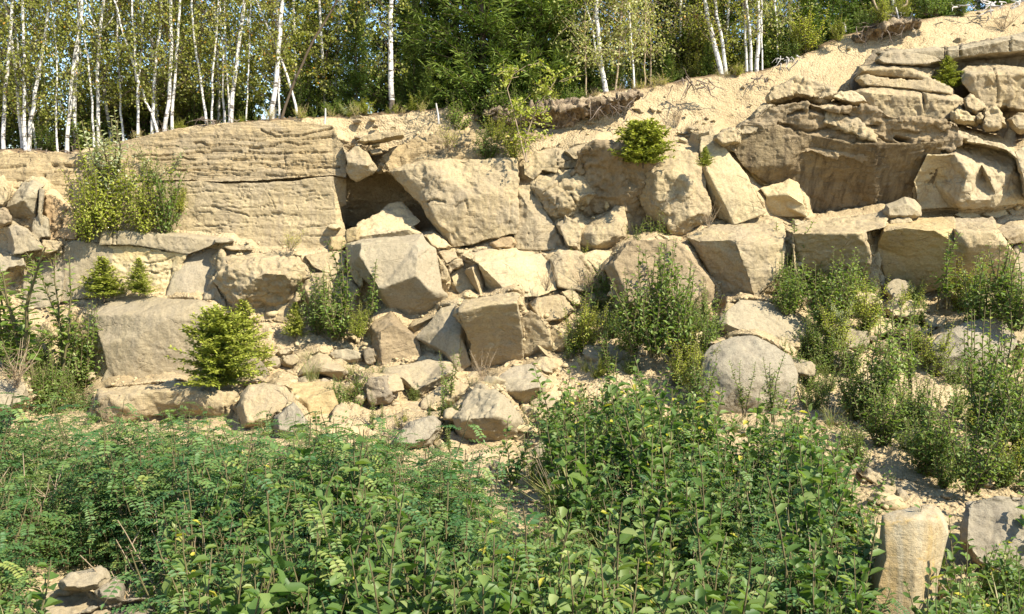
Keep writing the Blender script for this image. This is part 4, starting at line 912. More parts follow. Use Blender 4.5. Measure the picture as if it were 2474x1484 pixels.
rock("rock_block", "thick bright topped block under the dark gap at the right picture edge", "block", 'tan',
     [(2325, 172, .5), (2345, 163, .7), (2390, 158, .8), (2473, 165, .8), (2570, 160, .8), (2570, 260, .1), (2475, 262, .1), (2428, 254, .1), (2378, 258, .1), (2355, 228, .1), (2325, 200, .15), (2350, 182, .0), (2420, 184, .0), (2475, 180, .0)],
     [(0, 1, 2, 12, 11), (2, 3, 13, 12), (3, 4, 13), (0, 11, 10), (11, 12, 7, 8, 9), (10, 11, 9), (12, 13, 6, 7), (13, 4, 5, 6)], Y=17.25, T=.9, res=.03, rough=.026, cracks=[([(2400, 165), (2412, 215), (2408, 250)], 2, .05)])
for lab, mt, out, y in [
    ("jutting knob of rock left below the bright topped block", 'tan', [(2328, 242), (2345, 230), (2362, 245), (2378, 262), (2358, 275), (2335, 262)], 16.9),
    ("pale broken lump above the dark hollow at right", 'cream', [(2300, 272), (2320, 265), (2340, 278), (2358, 286), (2356, 298), (2328, 298), (2302, 292)], 16.85),
    ("large rounded lump between the pale lump and right edge", 'tan', [(2376, 268), (2400, 259), (2420, 275), (2427, 300), (2408, 310), (2385, 312), (2374, 295)], 16.8),
    ("craggy lump at the right edge above the dark hollow", 'tan', [(2440, 290), (2460, 275), (2490, 280), (2490, 315), (2462, 318), (2445, 305)], 16.9),
    ("flat chip of stone left under the pale broken lump", 'cream', [(2264, 301), (2285, 297), (2300, 300), (2298, 310), (2275, 311)], 16.85),
    ("thin bright ledge above the big right boulder", 'cream', [(2296, 318), (2318, 315), (2335, 322), (2358, 331), (2340, 342), (2305, 338)], 16.7),
    ("small round stone on the ledge left of the big lump", 'tan', [(2356, 282), (2368, 276), (2376, 284), (2372, 294), (2358, 294)], 16.8),
    ("low brown crag at the bottom of the rubble overhang", 'tan', [(1728, 338), (1745, 318), (1770, 312), (1790, 322), (1785, 345), (1750, 352)], 16.45),
    ("lumpy crag midway along the rubble overhang", 'tan', [(1775, 315), (1800, 296), (1828, 290), (1840, 310), (1818, 328), (1790, 330)], 16.55),
    ("upper crag of the rubble overhang beneath the sandy slope", 'tan', [(1820, 285), (1838, 262), (1865, 255), (1885, 268), (1870, 295), (1840, 300)], 16.7),
    ("brownish crag under the craggy end of the strata", 'brown', [(1870, 275), (1890, 258), (1930, 262), (1945, 282), (1920, 300), (1885, 300)], 16.75),
]:
    bould("rock_crag", lab, "rock", mt, out, .22, .62, (0, -3), (0, .45), Y=y, T=.6, res=.026, rough=.04, group="crags along the overhang")
rock("boulder", "massive pale boulder with two shaded hollows below the right strata", "boulder", 'cream',
     [(2211, 438, .3), (2228, 400, .35), (2248, 357, .6), (2321, 347, .7), (2361, 346, .7), (2438, 360, .6), (2456, 384, .5), (2473, 443, .4), (2480, 485, .3), (2400, 497, .1), (2330, 502, .2), (2290, 498, .45), (2225, 502, .5),
      (2242, 378, .05), (2305, 376, .0), (2338, 418, -.12), (2331, 445, -.1), (2315, 484, .0), (2370, 400, .1), (2385, 428, .0), (2402, 466, .0), (2440, 420, .12), (2390, 480, .0), (2352, 420, -.05), (2372, 425, .3), (2260, 440, .5), (2345, 480, -.02)],
     [(0, 1, 13), (1, 2, 13), (2, 3, 14, 13), (3, 4, 18, 15, 14), (4, 5, 21, 18), (5, 6, 7, 21), (0, 13, 25, 12), (13, 14, 25), (14, 15, 25), (15, 16, 25), (16, 17, 25), (25, 17, 11, 12),
      (15, 18, 23), (18, 21, 19), (18, 19, 24, 23), (15, 23, 26, 17, 16), (23, 24, 26), (24, 19, 20), (24, 20, 22, 26), (19, 21, 7, 20), (20, 7, 8, 9, 22), (26, 22, 9, 10), (17, 26, 10, 11)],
     Y=16.5, T=.7, res=.03, rough=.024)
bould("rock_slab", "thin sloping plate resting on the massive pale boulder", "slab", 'cream', [(2328, 334), (2360, 336), (2421, 350), (2446, 368), (2456, 384), (2430, 364), (2370, 350), (2335, 345)], .15, .8, (0, -2), (0, .6), Y=16.6, T=.5, res=.025)
bould("boulder", "pale block cut by the right picture edge beside the massive boulder", "boulder", 'cream', [(2452, 372), (2480, 358), (2540, 362), (2540, 470), (2478, 478), (2470, 430)], .2, .7, (0, -6), (0, .4), Y=16.55, T=.6)
# ---- ledge row on the right
rock("rock_block", "ledge block with a dark slanting left face below the smooth pale leaning rock", "block", 'tan',
     [(1663, 576, .6), (1720, 548, 1.0), (1800, 535, 1.1), (1853, 528, 1.1), (1888, 545, .9), (1892, 575, .35), (1891, 605, .2), (1886, 655, .1), (1850, 690, .05), (1824, 727, .05), (1771, 742, .45), (1730, 742, .6), (1720, 680, .55), (1682, 596, .55), (1774, 582, .0), (1784, 609, -.05), (1690, 585, .3), (1870, 590, .1), (1800, 650, -.02)],
     [(0, 1, 2, 14, 16), (2, 3, 4, 5, 17, 14), (0, 16, 13), (16, 14, 15, 9, 10, 11, 12, 13), (14, 17, 15), (15, 17, 6, 18), (17, 5, 6), (15, 18, 9), (18, 6, 7, 8), (18, 8, 9)], Y=15.95, T=.6, res=.032, rough=.02)
rock("rock_block", "shaded ledge block behind the climbing willow stems on the right", "block", 'tan',
     [(1905, 560, .6), (1968, 538, 1.0), (2060, 527, 1.1), (2138, 517, 1.1), (2135, 552, .3), (2088, 562, .15), (1931, 566, .0), (1918, 567, .1), (1924, 660, .2), (1931, 665, .65), (2095, 692, .9), (2068, 566, -.05), (2096, 602, .25), (2102, 628, .35)],
     [(0, 1, 2, 3, 4, 5, 11, 6, 7), (7, 6, 9, 8), (6, 11, 12, 13, 10, 9), (11, 5, 12)], Y=16.0, T=.6, res=.035, rough=.022)
rock("rock_pillar", "narrow sunlit pillar dividing the shaded ledge faces", "rock", 'cream',
     [(2086, 566, .2), (2100, 558, .4), (2137, 552, .4), (2134, 575, .1), (2122, 600, .0), (2126, 719, .0), (2100, 697, .05), (2104, 630, .05), (2097, 600, .1)], [tuple(range(9))], Y=15.85, T=.7, res=.028, rough=.02)
rock("rock_block", "large overhanging ledge block with a golden brown shaded hollow", "block", 'gold',
     [(2137, 548, .5), (2150, 535, .9), (2300, 528, 1.1), (2304, 552, .3), (2303, 590, .0), (2304, 640, .2), (2306, 684, .35), (2232, 702, .65), (2146, 692, .75), (2122, 600, .45), (2136, 562, .05), (2190, 554, -.12), (2255, 560, -.12), (2200, 625, .4)],
     [(0, 1, 2, 3, 12, 11, 10), (3, 4, 12), (12, 4, 13), (0, 10, 9), (10, 11, 13), (11, 12, 13), (10, 13, 9), (9, 13, 8), (13, 7, 8), (4, 5, 6, 7, 13)], Y=15.9, T=.6, res=.035, rough=.014)
bould("boulder", "grey stone lying in the shade under the golden overhang", "stone", 'grey', [(2135, 706), (2145, 688), (2162, 675), (2190, 682), (2209, 696), (2205, 712), (2156, 722)], .2, .65, (0, -4), (0, .5), Y=15.85, T=.4, res=.03, rough=.012)
rock("rock_block", "shaded ledge block right of the golden overhang", "block", 'tan',
     [(2303, 552, .4), (2310, 532, .9), (2395, 530, 1.0), (2405, 556, .2), (2432, 588, .1), (2446, 606, .1), (2450, 698, .7), (2312, 698, .75), (2306, 600, .1), (2315, 562, -.05), (2395, 565, -.05), (2340, 590, -.1), (2425, 595, .0)],
     [(0, 1, 2, 3, 10, 9), (0, 9, 8), (9, 10, 11), (10, 3, 4, 12), (10, 12, 11), (9, 11, 8), (8, 11, 6, 7), (11, 12, 5, 6), (12, 4, 5)], Y=15.95, T=.6, res=.035, rough=.02)
rock("rock_block", "cracked block at the right edge of the ledge row", "block", 'tan',
     [(2406, 556, .4), (2440, 535, .7), (2580, 520, .9), (2580, 580, .1), (2475, 582, .0), (2438, 586, .05), (2435, 575, .0), (2475, 560, .0)], [(0, 1, 2, 7, 6), (6, 7, 4, 5), (7, 2, 3, 4)], Y=15.95, T=.6, res=.035, rough=.02)
rock("rock_block", "lower block under the cracked block at the right edge", "block", 'greyt',
     [(2456, 600, .1), (2480, 592, .2), (2580, 590, .2), (2580, 700, .0), (2456, 698, .0)], [tuple(range(5))], Y=15.95, T=.6, res=.04)
rock("perched_stone", "rounded boulder perched on a small flat stone on the right ledge", "boulder", 'greyt',
     [(2135, 512, .15), (2142, 494, .25), (2165, 487, .3), (2184, 478, .3), (2206, 484, .25), (2220, 500, .2), (2222, 521, .15), (2190, 529, .15), (2146, 532, .15), (2150, 502, -.05), (2190, 494, -.02), (2212, 508, -.02), (2150, 520, -.06), (2200, 519, -.05)],
     [(0, 1, 9), (1, 2, 3, 10, 9), (3, 4, 5, 11, 10), (5, 6, 11), (0, 9, 12), (9, 10, 11, 13, 12), (11, 6, 13), (12, 13, 7, 8), (13, 6, 7), (0, 12, 8)], Y=15.95, T=.45, res=.018, rough=.012, sm=2)
bould("flat_stone", "flat stone carrying the perched boulder on the right ledge", "stone", 'tan', [(2152, 533), (2196, 526), (2203, 538), (2180, 544), (2150, 541)], .1, .75, (0, -1), (0, .5), Y=16.0, T=.4, res=.02)
for lab, mt, out, y in [
    ("flat shard on the right ledge beside the picture edge", 'cream', [(2372, 520), (2395, 505), (2420, 500), (2436, 518), (2410, 530)], 17.0),
    ("pale stone on the ledge below the massive boulder", 'cream', [(2300, 520), (2330, 508), (2362, 512), (2370, 526), (2330, 532)], 17.0),
    ("stone at the very right of the ledge top", 'tan', [(2430, 508), (2452, 498), (2480, 505), (2480, 524), (2445, 528)], 17.0),
    ("low stone on the ledge left of the perched boulder", 'cream', [(2007, 530), (2030, 522), (2070, 524), (2090, 532), (2040, 540)], 17.1),
    ("small pale stone on the ledge at the streaked wall foot", 'cream', [(1880, 538), (1900, 530), (1925, 533), (1930, 542), (1895, 546)], 17.1),
]:
    bould("loose_stone", lab, "stone", mt, out, .12, .6, (0, -2), (0, .7), Y=y, T=.3, res=.025, rough=.02, group="stones lying on the right ledge")
# ---- lower right
rock("rock_slab", "wide grey slab leaning below the right ledge with leaf shadows on it", "slab", 'grey',
     [(1736, 782, .1), (1760, 752, .35), (1793, 728, .6), (1850, 730, .7), (1895, 748, .65), (1925, 771, .5), (1965, 796, .4), (2006, 822, .25), (1975, 845, .1), (1935, 866, .0), (1895, 852, .0), (1855, 828, -.02), (1777, 812, .0), (1745, 798, .1), (1800, 800, -.1), (1760, 784, -.08)],
     [(0, 1, 15), (1, 2, 3, 4, 5, 14, 15), (5, 6, 7, 8, 14), (8, 9, 10, 11, 14), (15, 14, 11, 12), (0, 15, 12, 13)], Y=14.7, T=.3, res=.03, rough=.014)
rock("boulder", "thin tilted plate standing left of the wide grey slab", "slab", 'tan', [(1704, 802, .05), (1730, 765, .2), (1757, 731, .4), (1771, 738, .3), (1738, 782, .1), (1736, 806, .15), (1745, 760, .02)], [(0, 1, 2, 6), (2, 3, 6), (6, 3, 4), (0, 6, 4, 5)], Y=14.8, T=.3, res=.028, rough=.012)
rock("boulder", "big dome shaped purple grey boulder behind the thin stems", "boulder", 'slate',
     [(1690, 905, .15), (1700, 862, .3), (1722, 836, .45), (1776, 815, .65), (1820, 814, .7), (1858, 832, .6), (1906, 862, .4), (1925, 905, .25), (1915, 960, .1), (1880, 995, .0), (1700, 1000, .0), (1690, 950, .05), (1730, 880, .0), (1790, 850, .1), (1850, 880, .05), (1790, 940, -.15), (1880, 920, .0)],
     [(0, 1, 12), (1, 2, 3, 13, 12), (3, 4, 5, 14, 13), (5, 6, 7, 16, 14), (0, 12, 15, 11), (12, 13, 15), (13, 14, 15), (14, 16, 15), (16, 7, 8, 15), (8, 9, 15), (11, 15, 10), (15, 9, 10)], Y=13.5, T=.6, res=.035, rough=.014, sm=5)
bould("rock_slab", "flat sunlit slab between the bush and the dome shaped boulder", "slab", 'cream', [(1628, 830), (1680, 806), (1730, 805), (1752, 820), (1735, 838), (1697, 850), (1650, 848)], .14, .7, (0, 0), (0, 1.0), Y=14.5, T=.3, res=.03)
bould("boulder", "broad brown boulder hidden behind the large centre right bush", "boulder", 'brown', [(1466, 650), (1503, 598), (1540, 586), (1630, 588), (1668, 618), (1690, 655), (1722, 690), (1720, 720), (1682, 765), (1600, 800), (1510, 760)], .4, .65, (0, -20), (.1, .3), Y=15.7, T=.6, res=.035)
bould("boulder", "pale chunk capping the hidden brown boulder behind the bush", "stone", 'cream', [(1500, 600), (1520, 588), (1560, 583), (1575, 595), (1540, 612), (1505, 622)], .14, .6, (0, 0), (0, .8), Y=15.4, T=.4, res=.03)
bould("boulder", "bright small stone beside the ledge left of the slanting face", "stone", 'cream', [(1580, 573), (1592, 564), (1612, 570), (1620, 582), (1600, 590)], .1, .6, Y=15.9, T=.3, res=.025)
bould("boulder", "grey stone with a dark hollow beneath between the right bushes", "boulder", 'grey', [(2010, 812), (2035, 804), (2062, 800), (2095, 806), (2092, 840), (2060, 852), (2012, 848)], .25, .65, (0, -8), (0, .5), Y=14.3, T=.5)
bould("boulder", "dark sunken stone below the grey stone between the right bushes", "stone", 'dark', [(2010, 850), (2060, 855), (2064, 885), (2040, 900), (2015, 890)], .05, .65, Y=14.4, T=.4)  # fills a dark hole; the hole's shade is put into its colour
rock("rock_slab", "large grey slab behind the tall right hand saplings", "slab", 'slate',
     [(2246, 888, .1), (2252, 830, .3), (2290, 800, .5), (2335, 784, .6), (2388, 771, .65), (2440, 788, .6), (2455, 830, .4), (2418, 890, .15), (2350, 900, .05), (2272, 910, .05), (2275, 870, -.1), (2340, 840, .0)], [(0, 1, 10), (1, 2, 3, 11, 10), (3, 4, 5, 6, 11), (11, 6, 7, 8), (10, 11, 8, 9), (0, 10, 9)], Y=13.9, T=.5, res=.035, rough=.018)
bould("boulder", "pale stone at the right edge above the tall saplings", "stone", 'tan', [(2440, 800), (2470, 790), (2540, 800), (2540, 850), (2460, 850)], .2, .6, (0, 0), (0, .7), Y=14.2, T=.4)
for lab, mt, out, y in [
    ("bright rubble lump under the narrow sunlit pillar", 'cream', [(2140, 745), (2165, 728), (2205, 732), (2232, 752), (2200, 770), (2150, 768)], 15.1),
    ("lower bright rubble lump right of the shrub patch", 'cream', [(2080, 790), (2110, 768), (2150, 775), (2160, 800), (2120, 815), (2085, 810)], 14.9),
    ("upper pale rubble lump behind the shrub patch", 'cream', [(2050, 720), (2075, 706), (2110, 715), (2125, 735), (2090, 745)], 15.4),
    ("pale rubble lump half hidden below the golden overhang", 'cream', [(2290, 710), (2330, 702), (2370, 712), (2380, 735), (2330, 742)], 15.5),
    ("tan rubble lump on the scree right of the bright lumps", 'tan', [(2170, 800), (2205, 785), (2240, 800), (2230, 825), (2190, 830)], 14.6),
    ("low tan rubble lump above the large grey slab", 'tan', [(2230, 775), (2260, 765), (2290, 775), (2285, 792), (2245, 796)], 14.9),
]:
    bould("rubble_lump", lab, "rubble", mt, out, .2, .6, (0, -3), (0, .7), Y=y, T=.4, res=.03, rough=.04, group="rubble below the right ledge")
# ---- foreground
rock("standing_rock", "rust stained upright rock standing in the lower right foreground", "rock", 'pillar',
     [(2128, 1242, .12), (2160, 1232, .2), (2210, 1222, .25), (2250, 1216, .25), (2270, 1226, .22), (2290, 1262, .18), (2292, 1290, .12), (2280, 1340, .1), (2268, 1390, .08), (2262, 1484, .05), (2250, 1700, .05), (2060, 1700, .3), (2095, 1484, .3), (2108, 1390, .3), (2122, 1310, .28),
      (2133, 1268, .02), (2137, 1356, -.02), (2118, 1422, -.03), (2108, 1484, -.04), (2080, 1700, -.05), (2200, 1250, .0), (2265, 1262, .02), (2215, 1380, -.08), (2200, 1500, -.08), (2190, 1700, -.08)],
     [(0, 1, 20, 15), (1, 2, 3, 20), (3, 4, 21, 20), (4, 5, 6, 21), (0, 15, 14), (14, 15, 16, 13), (13, 16, 17, 12), (12, 17, 18), (12, 18, 19, 11), (15, 20, 22, 16), (20, 21, 22), (21, 6, 7, 22), (22, 7, 8, 9, 23), (16, 22, 23, 18, 17), (18, 23, 24, 19), (23, 9, 10, 24)],
     Y=7.6, T=.35, res=.018, rough=.006, sm=3, facet=.5, grow=0)
bould("boulder", "large purple grey rock at the right edge of the foreground", "boulder", 'slate', [(2330, 1215, .1), (2360, 1208), (2470, 1204), (2600, 1210), (2600, 1400), (2475, 1384), (2422, 1388), (2360, 1360), (2325, 1310)], .12, .8, (0, 0), (.0, .3), Y=8.0, T=.5, res=.025, rough=.02)
bould("boulder", "pale low rock in the lower right corner beside the standing rock", "boulder", 'tan', [(2270, 1400), (2320, 1370), (2350, 1390), (2372, 1440), (2385, 1520), (2280, 1520)], .1, .7, (0, 0), (.1, .6), Y=7.4, T=.4, res=.022)
bould("boulder", "topmost jagged stone of the small heap at lower left", "stone", 'grey', [(140, 1408), (170, 1388), (205, 1382), (240, 1371), (258, 1384), (268, 1400), (240, 1420), (205, 1428), (150, 1428)], .12, .6, (0, -6), (.1, .6), Y=6.5, T=.3, res=.018, rough=.02)
bould("boulder", "pointed grey stone on the right of the small heap at lower left", "stone", 'slate', [(232, 1430), (255, 1408), (280, 1396), (297, 1420), (293, 1452), (262, 1458), (240, 1445)], .12, .55, (0, -6), (.1, .5), Y=6.5, T=.3, res=.018, rough=.02)
bould("boulder", "broad bottom stone of the small heap at lower left", "stone", 'greyt', [(98, 1450), (140, 1435), (205, 1428), (240, 1448), (262, 1462), (250, 1600), (90, 1600)], .14, .6, (0, -8), (0, .6), Y=6.4, T=.3, res=.018, rough=.02)
bould("boulder", "low grey slab cut by the bottom edge at lower left", "stone", 'slate', [(180, 1490), (260, 1462), (340, 1450), (390, 1456), (400, 1490), (390, 1640), (180, 1640)], .1, .7, (0, -4), (0, .8), Y=6.2, T=.3, res=.018)
bould("loose_stone", "pale stone peeping from the leaves at the bottom edge", "stone", 'cream', [(1590, 1484), (1605, 1462), (1640, 1454), (1665, 1475), (1660, 1510), (1600, 1515)], .1, .6, (0, -5), (0, .6), Y=6.6, T=.3, res=.02)

# dark earth overhanging the brow; the long bank also paints in tree shading
rock("earth_bank", "dark overhanging earth bank under the thick leaning birch", "earth bank", 'soil',
     [(1170, 268, .25), (1240, 264, .2), (1300, 262, .15), (1380, 246, .1), (1440, 234, .1), (1500, 226, .12), (1545, 220, .2), (1552, 236, .3), (1520, 246, .3), (1505, 270, .35), (1470, 268, .3), (1448, 292, .4), (1400, 282, .35), (1370, 303, .45), (1320, 290, .4), (1270, 310, .5), (1220, 296, .4), (1180, 302, .45),
      (1300, 276, .02), (1400, 258, .0), (1500, 240, .05)],
     [(0, 1, 2, 18, 16, 17), (2, 3, 19, 18), (3, 4, 5, 20, 19), (5, 6, 7, 8, 20), (20, 8, 9, 10), (19, 20, 10, 11, 12), (18, 19, 12, 13, 14), (18, 14, 15, 16)], Y=17.75, T=.6, res=.03, rough=.07, facet=1.6, grow=0)
rock("earth_bank", "dark earth cornice held by roots above the upper sand slope", "earth bank", 'soil',
     [(2070, 92, .15), (2100, 62, .1), (2140, 48, .1), (2200, 42, .1), (2225, 50, .2), (2190, 62, .3), (2160, 82, .35), (2120, 96, .35), (2090, 102, .3), (2125, 66, -.12), (2185, 54, -.1)],
     [(0, 1, 9), (1, 2, 10, 9), (2, 3, 10), (3, 4, 10), (10, 4, 5), (9, 10, 5, 6), (9, 6, 7), (0, 9, 7, 8)], Y=19.3, T=.4, res=.03, rough=.09, grow=0)
make_fill()
build_hillside()
# tumbled rubble on the scree: six broken shapes, copied
rngR = np.random.default_rng(31)
RUB = []
for k in range(6):
    a = np.sort(rngR.uniform(0, 6.28, 7)); rr = rngR.uniform(14, 22, 7)
    o = bould("scree_stone", "angular sandstone rubble tumbled on the sandy scree between the boulders", "stone", ['tan', 'cream', 'tan', 'greyt', 'tan', 'cream'][k],
              [(1000 + q * math.cos(t) * 1.3, 900 - q * math.sin(t) * .8) for t, q in zip(a, rr)], .09, .62, (0, -3), (rngR.uniform(-.3, .3), .4), Y=13.0, T=.16, res=.024, rough=.02, grow=0, group="angular rubble on the scree", seed=500 + k)
    RUB.append(o)
SPOTS = [((620, 850, 1340, 1085), 112), ((1250, 250, 1860, 345), 26), ((840, 285, 1250, 385), 18), ((1890, 690, 2240, 900), 24), ((1960, 1000, 2260, 1215), 24), ((600, 790, 900, 900), 20), ((1180, 1050, 1370, 1230), 12), ((1280, 700, 1480, 880), 20), ((840, 590, 1250, 640), 12), ((1650, 530, 2470, 556), 14), ((1950, 100, 2470, 180), 4), ((60, 700, 230, 960), 6)]
for (x0, y0, x1, y1), cnt in SPOTS:
    for _ in range(cnt):
        px, py = rngR.uniform(x0, x1), rngR.uniform(y0, y1)
        if y0 < 200 and py < np.interp(px, [1900, 2473], [200, 25]) + 12: continue
        src = RUB[int(rngR.integers(0, 6))]
        o = src.copy(); COL.objects.link(o)
        s = .4 + 1.25 * rngR.random() ** 1.9
        if y1 < 700: s *= .6
        o.scale = (s * rngR.uniform(.8, 1.2), s, s * rngR.uniform(.7, 1.1)); o.rotation_euler = (rngR.uniform(-.5, .5), rngR.uniform(-.5, .5), rngR.uniform(0, 6.28))
        p = P(px, py, SY(px, py) - .06); o.location = (p[0], p[1], p[2] - .08 * s)
for o in RUB:
    px, py = rngR.uniform(900, 1300), rngR.uniform(940, 1040)
    p = P(px, py, SY(px, py) - .05); o.location = (p[0], p[1], p[2] - .06)
# ------------------------------------------------------------------ vegetation builders
M['robinia'] = leaf_mat("pinnate_leaf", [(0.0, (0.034, 0.088, 0.028)), (0.5, (0.078, 0.165, 0.050)), (0.85, (0.165, 0.25, 0.07)), (1.0, (0.30, 0.34, 0.09))])
M['sapling'] = leaf_mat("sapling_leaf", [(0.0, (0.036, 0.085, 0.018)), (0.5, (0.105, 0.180, 0.038)), (0.85, (0.21, 0.275, 0.075)), (0.985, (0.36, 0.39, 0.16)), (1.0, (0.50, 0.44, 0.06))])
M['grass'] = leaf_mat("grass_blade", [(0.0, (0.09, 0.13, 0.03)), (0.6, (0.22, 0.24, 0.07)), (1.0, (0.42, 0.36, 0.16))])
M['willow'] = leaf_mat("willow_leaf", [(0.0, (0.070, 0.110, 0.022)), (0.5, (0.145, 0.215, 0.042)), (0.9, (0.27, 0.32, 0.09)), (1.0, (0.46, 0.46, 0.24))])
M['lime'] = leaf_mat("lime_green_leaf", [(0.0, (0.13, 0.175, 0.018)), (0.5, (0.30, 0.335, 0.042)), (0.9, (0.44, 0.44, 0.09)), (1.0, (0.52, 0.45, 0.09))])
M['pale'] = leaf_mat("pale_willow_leaf", [(0.0, (0.18, 0.23, 0.09)), (0.6, (0.33, 0.36, 0.19)), (1.0, (0.50, 0.51, 0.36))])
M['birchleaf'] = leaf_mat("birch_leaf", [(0.0, (0.165, 0.19, 0.034)), (0.45, (0.27, 0.28, 0.054)), (0.82, (0.36, 0.345, 0.085)), (0.97, (0.44, 0.40, 0.14)), (1.0, (0.52, 0.27, 0.04))], trans=0.5)
M['aspenleaf'] = leaf_mat("pale_birch_leaf", [(0.0, (0.18, 0.20, 0.04)), (0.5, (0.38, 0.38, 0.11)), (0.85, (0.58, 0.57, 0.30)), (1.0, (0.48, 0.31, 0.06))], trans=0.5)
M['spruce'] = leaf_mat("spruce_needle", [(0.0, (0.040, 0.078, 0.011)), (0.5, (0.095, 0.150, 0.022)), (1.0, (0.19, 0.23, 0.04))], trans=0.2, rough=0.6, spec=0.25)
M['youngspruce'] = leaf_mat("young_spruce_needle", [(0.0, (0.10, 0.135, 0.014)), (0.5, (0.22, 0.25, 0.03)), (1.0, (0.38, 0.38, 0.065))], trans=0.25, rough=0.6, spec=0.25)
M['dry'] = leaf_mat("dry_weed", [(0.0, (0.16, 0.10, 0.04)), (0.6, (0.26, 0.17, 0.07)), (1.0, (0.36, 0.26, 0.12))], trans=0.3)
M['birchbark'] = bark_mat("birch_bark", (0.60, 0.57, 0.52), (0.09, 0.075, 0.06), band=True)
M['tanbark'] = bark_mat("young_tan_bark", (0.40, 0.31, 0.20), (0.22, 0.16, 0.10))
M['bark'] = bark_mat("brown_bark", (0.13, 0.095, 0.06), (0.06, 0.045, 0.03))
M['twig'] = bark_mat("green_brown_twig", (0.15, 0.13, 0.055), (0.09, 0.07, 0.035))
M['root'] = bark_mat("bare_root", (0.20, 0.155, 0.115), (0.10, 0.075, 0.055))
M['silver'] = bark_mat("silvered_dead_wood", (0.52, 0.49, 0.45), (0.34, 0.31, 0.28))


class Leaves:
    """Collects leaf blades (axis, normal, length, width) and builds them as one mesh."""
    def __init__(s): s.p, s.a, s.n, s.l, s.w, s.t = [], [], [], [], [], []

    def add(s, p, a, n, l, w, t):
        s.p.append(p); s.a.append(a); s.n.append(n); s.l.append(l); s.w.append(w); s.t.append(t)

    def arrays(s, fine=True, fold=0.25):
        p = np.array(s.p, float); a = np.array(s.a, float); n = np.array(s.n, float)
        l = np.array(s.l, float)[:, None]; w = np.array(s.w, float)[:, None]
        a /= np.linalg.norm(a, axis=1, keepdims=True) + 1e-9
        r = np.cross(a, n); r /= np.linalg.norm(r, axis=1, keepdims=True) + 1e-9
        n = np.cross(r, a)
        m = len(p)
        if fine:
            q = [p, p + a * l * .3 - r * w * .46 + n * w * fold, p + a * l * .68 - r * w * .40 + n * w * fold * .7, p + a * l - n * w * 0.22,
                 p + a * l * .68 + r * w * .40 + n * w * fold * .7, p + a * l * .3 + r * w * .46 + n * w * fold]
            V = np.stack(q, 1).reshape(-1, 3)
            b = np.arange(m)[:, None] * 6
            F = np.concatenate([b + np.array([0, 1, 2, 3]), b + np.array([0, 3, 4, 5])], 1).reshape(-1, 4)
            T = np.repeat(np.array(s.t), 2)
        else:
            q = [p, p + a * l * .48 - r * w * .5 + n * w * fold * .6, p + a * l, p + a * l * .48 + r * w * .5 + n * w * fold * .6]
            V = np.stack(q, 1).reshape(-1, 3)
            F = (np.arange(m)[:, None] * 4 + np.array([0, 1, 2, 3]))
            T = np.array(s.t)
        return V, F, T

    def mesh(s, name, mat, fine=True, fold=0.25):
        V, F, T = s.arrays(fine, fold)
        return mesh_np(name, V, [F], tint=T, mat=M[mat])


def make_grass(seed, h=.5, n=90):
    rng = np.random.default_rng(seed); lv, tb = Leaves(), Tubes(4)
    for k in range(n):
        a = rng.uniform(0, 6.28); p = np.array([rng.normal(0, .06), rng.normal(0, .06), 0]); L = h * rng.uniform(.4, 1.1)
        d = unit([math.cos(a) * .35, math.sin(a) * .35, 1]); t = np.clip(rng.normal(.5, .25), 0, 1)
        q = p + d * L * .55
        lv.add(p, d, [math.cos(a), math.sin(a), .1], L * .6, .009, t)
        lv.add(q, unit(d + np.array([math.cos(a), math.sin(a), -.5]) * rng.uniform(.2, .8)), [math.cos(a), math.sin(a), .6], L * .5, .008, t)
        if k % 12 == 0: tb.add([p, q, q + d * L * .6], .002, .001)
    return lv, tb


class Tubes:
    def __init__(s, n=5): s.V, s.F, s.T, s.k, s.n = [], [], [], 0, n

    def add(s, pts, r0, r1=None, tint=None):
        pts = np.array(pts, float); m = len(pts)
        rr = np.array(r0, float) if np.ndim(r0) else np.linspace(r0, r0 * 0.3 if r1 is None else r1, m)
        d = np.gradient(pts, axis=0); d /= np.linalg.norm(d, axis=1, keepdims=True) + 1e-9
        ref = np.array([0.31, 0.87, 0.39])
        u = np.cross(d, ref); u /= np.linalg.norm(u, axis=1, keepdims=True) + 1e-9
        v = np.cross(d, u)
        ang = np.arange(s.n) * 2 * np.pi / s.n
        ring = pts[:, None] + rr[:, None, None] * (np.cos(ang)[None, :, None] * u[:, None] + np.sin(ang)[None, :, None] * v[:, None])
        s.V.append(ring.reshape(-1, 3))
        i = np.arange(m - 1)[:, None] * s.n + np.arange(s.n)[None]
        j = np.arange(m - 1)[:, None] * s.n + (np.arange(s.n)[None] + 1) % s.n
        F = np.stack([i, j, j + s.n, i + s.n], -1).reshape(-1, 4) + s.k
        s.F.append(F)
        s.T.append(np.repeat(np.zeros(m - 1) if tint is None else np.asarray(tint)[:m - 1], s.n))
        s.k += m * s.n

    def arrays(s): return np.concatenate(s.V), np.concatenate(s.F), np.concatenate(s.T)

    def mesh(s, name, mat):
        V, F, T = s.arrays()
        return mesh_np(name, V, [F], tint=T, smooth=True, mat=M[mat])


def unit(v):
    v = np.asarray(v, float); return v / (np.linalg.norm(v) + 1e-9)


def curve(p, d, L, n, rng, wob=0.12, up=0.0):
    pts = [np.array(p, float)]; d = unit(d)
    for _ in range(n):
        d = unit(d + rng.normal(0, wob, 3) + np.array([0, 0, up]))
        pts.append(pts[-1] + d * L / n)
    return np.array(pts)


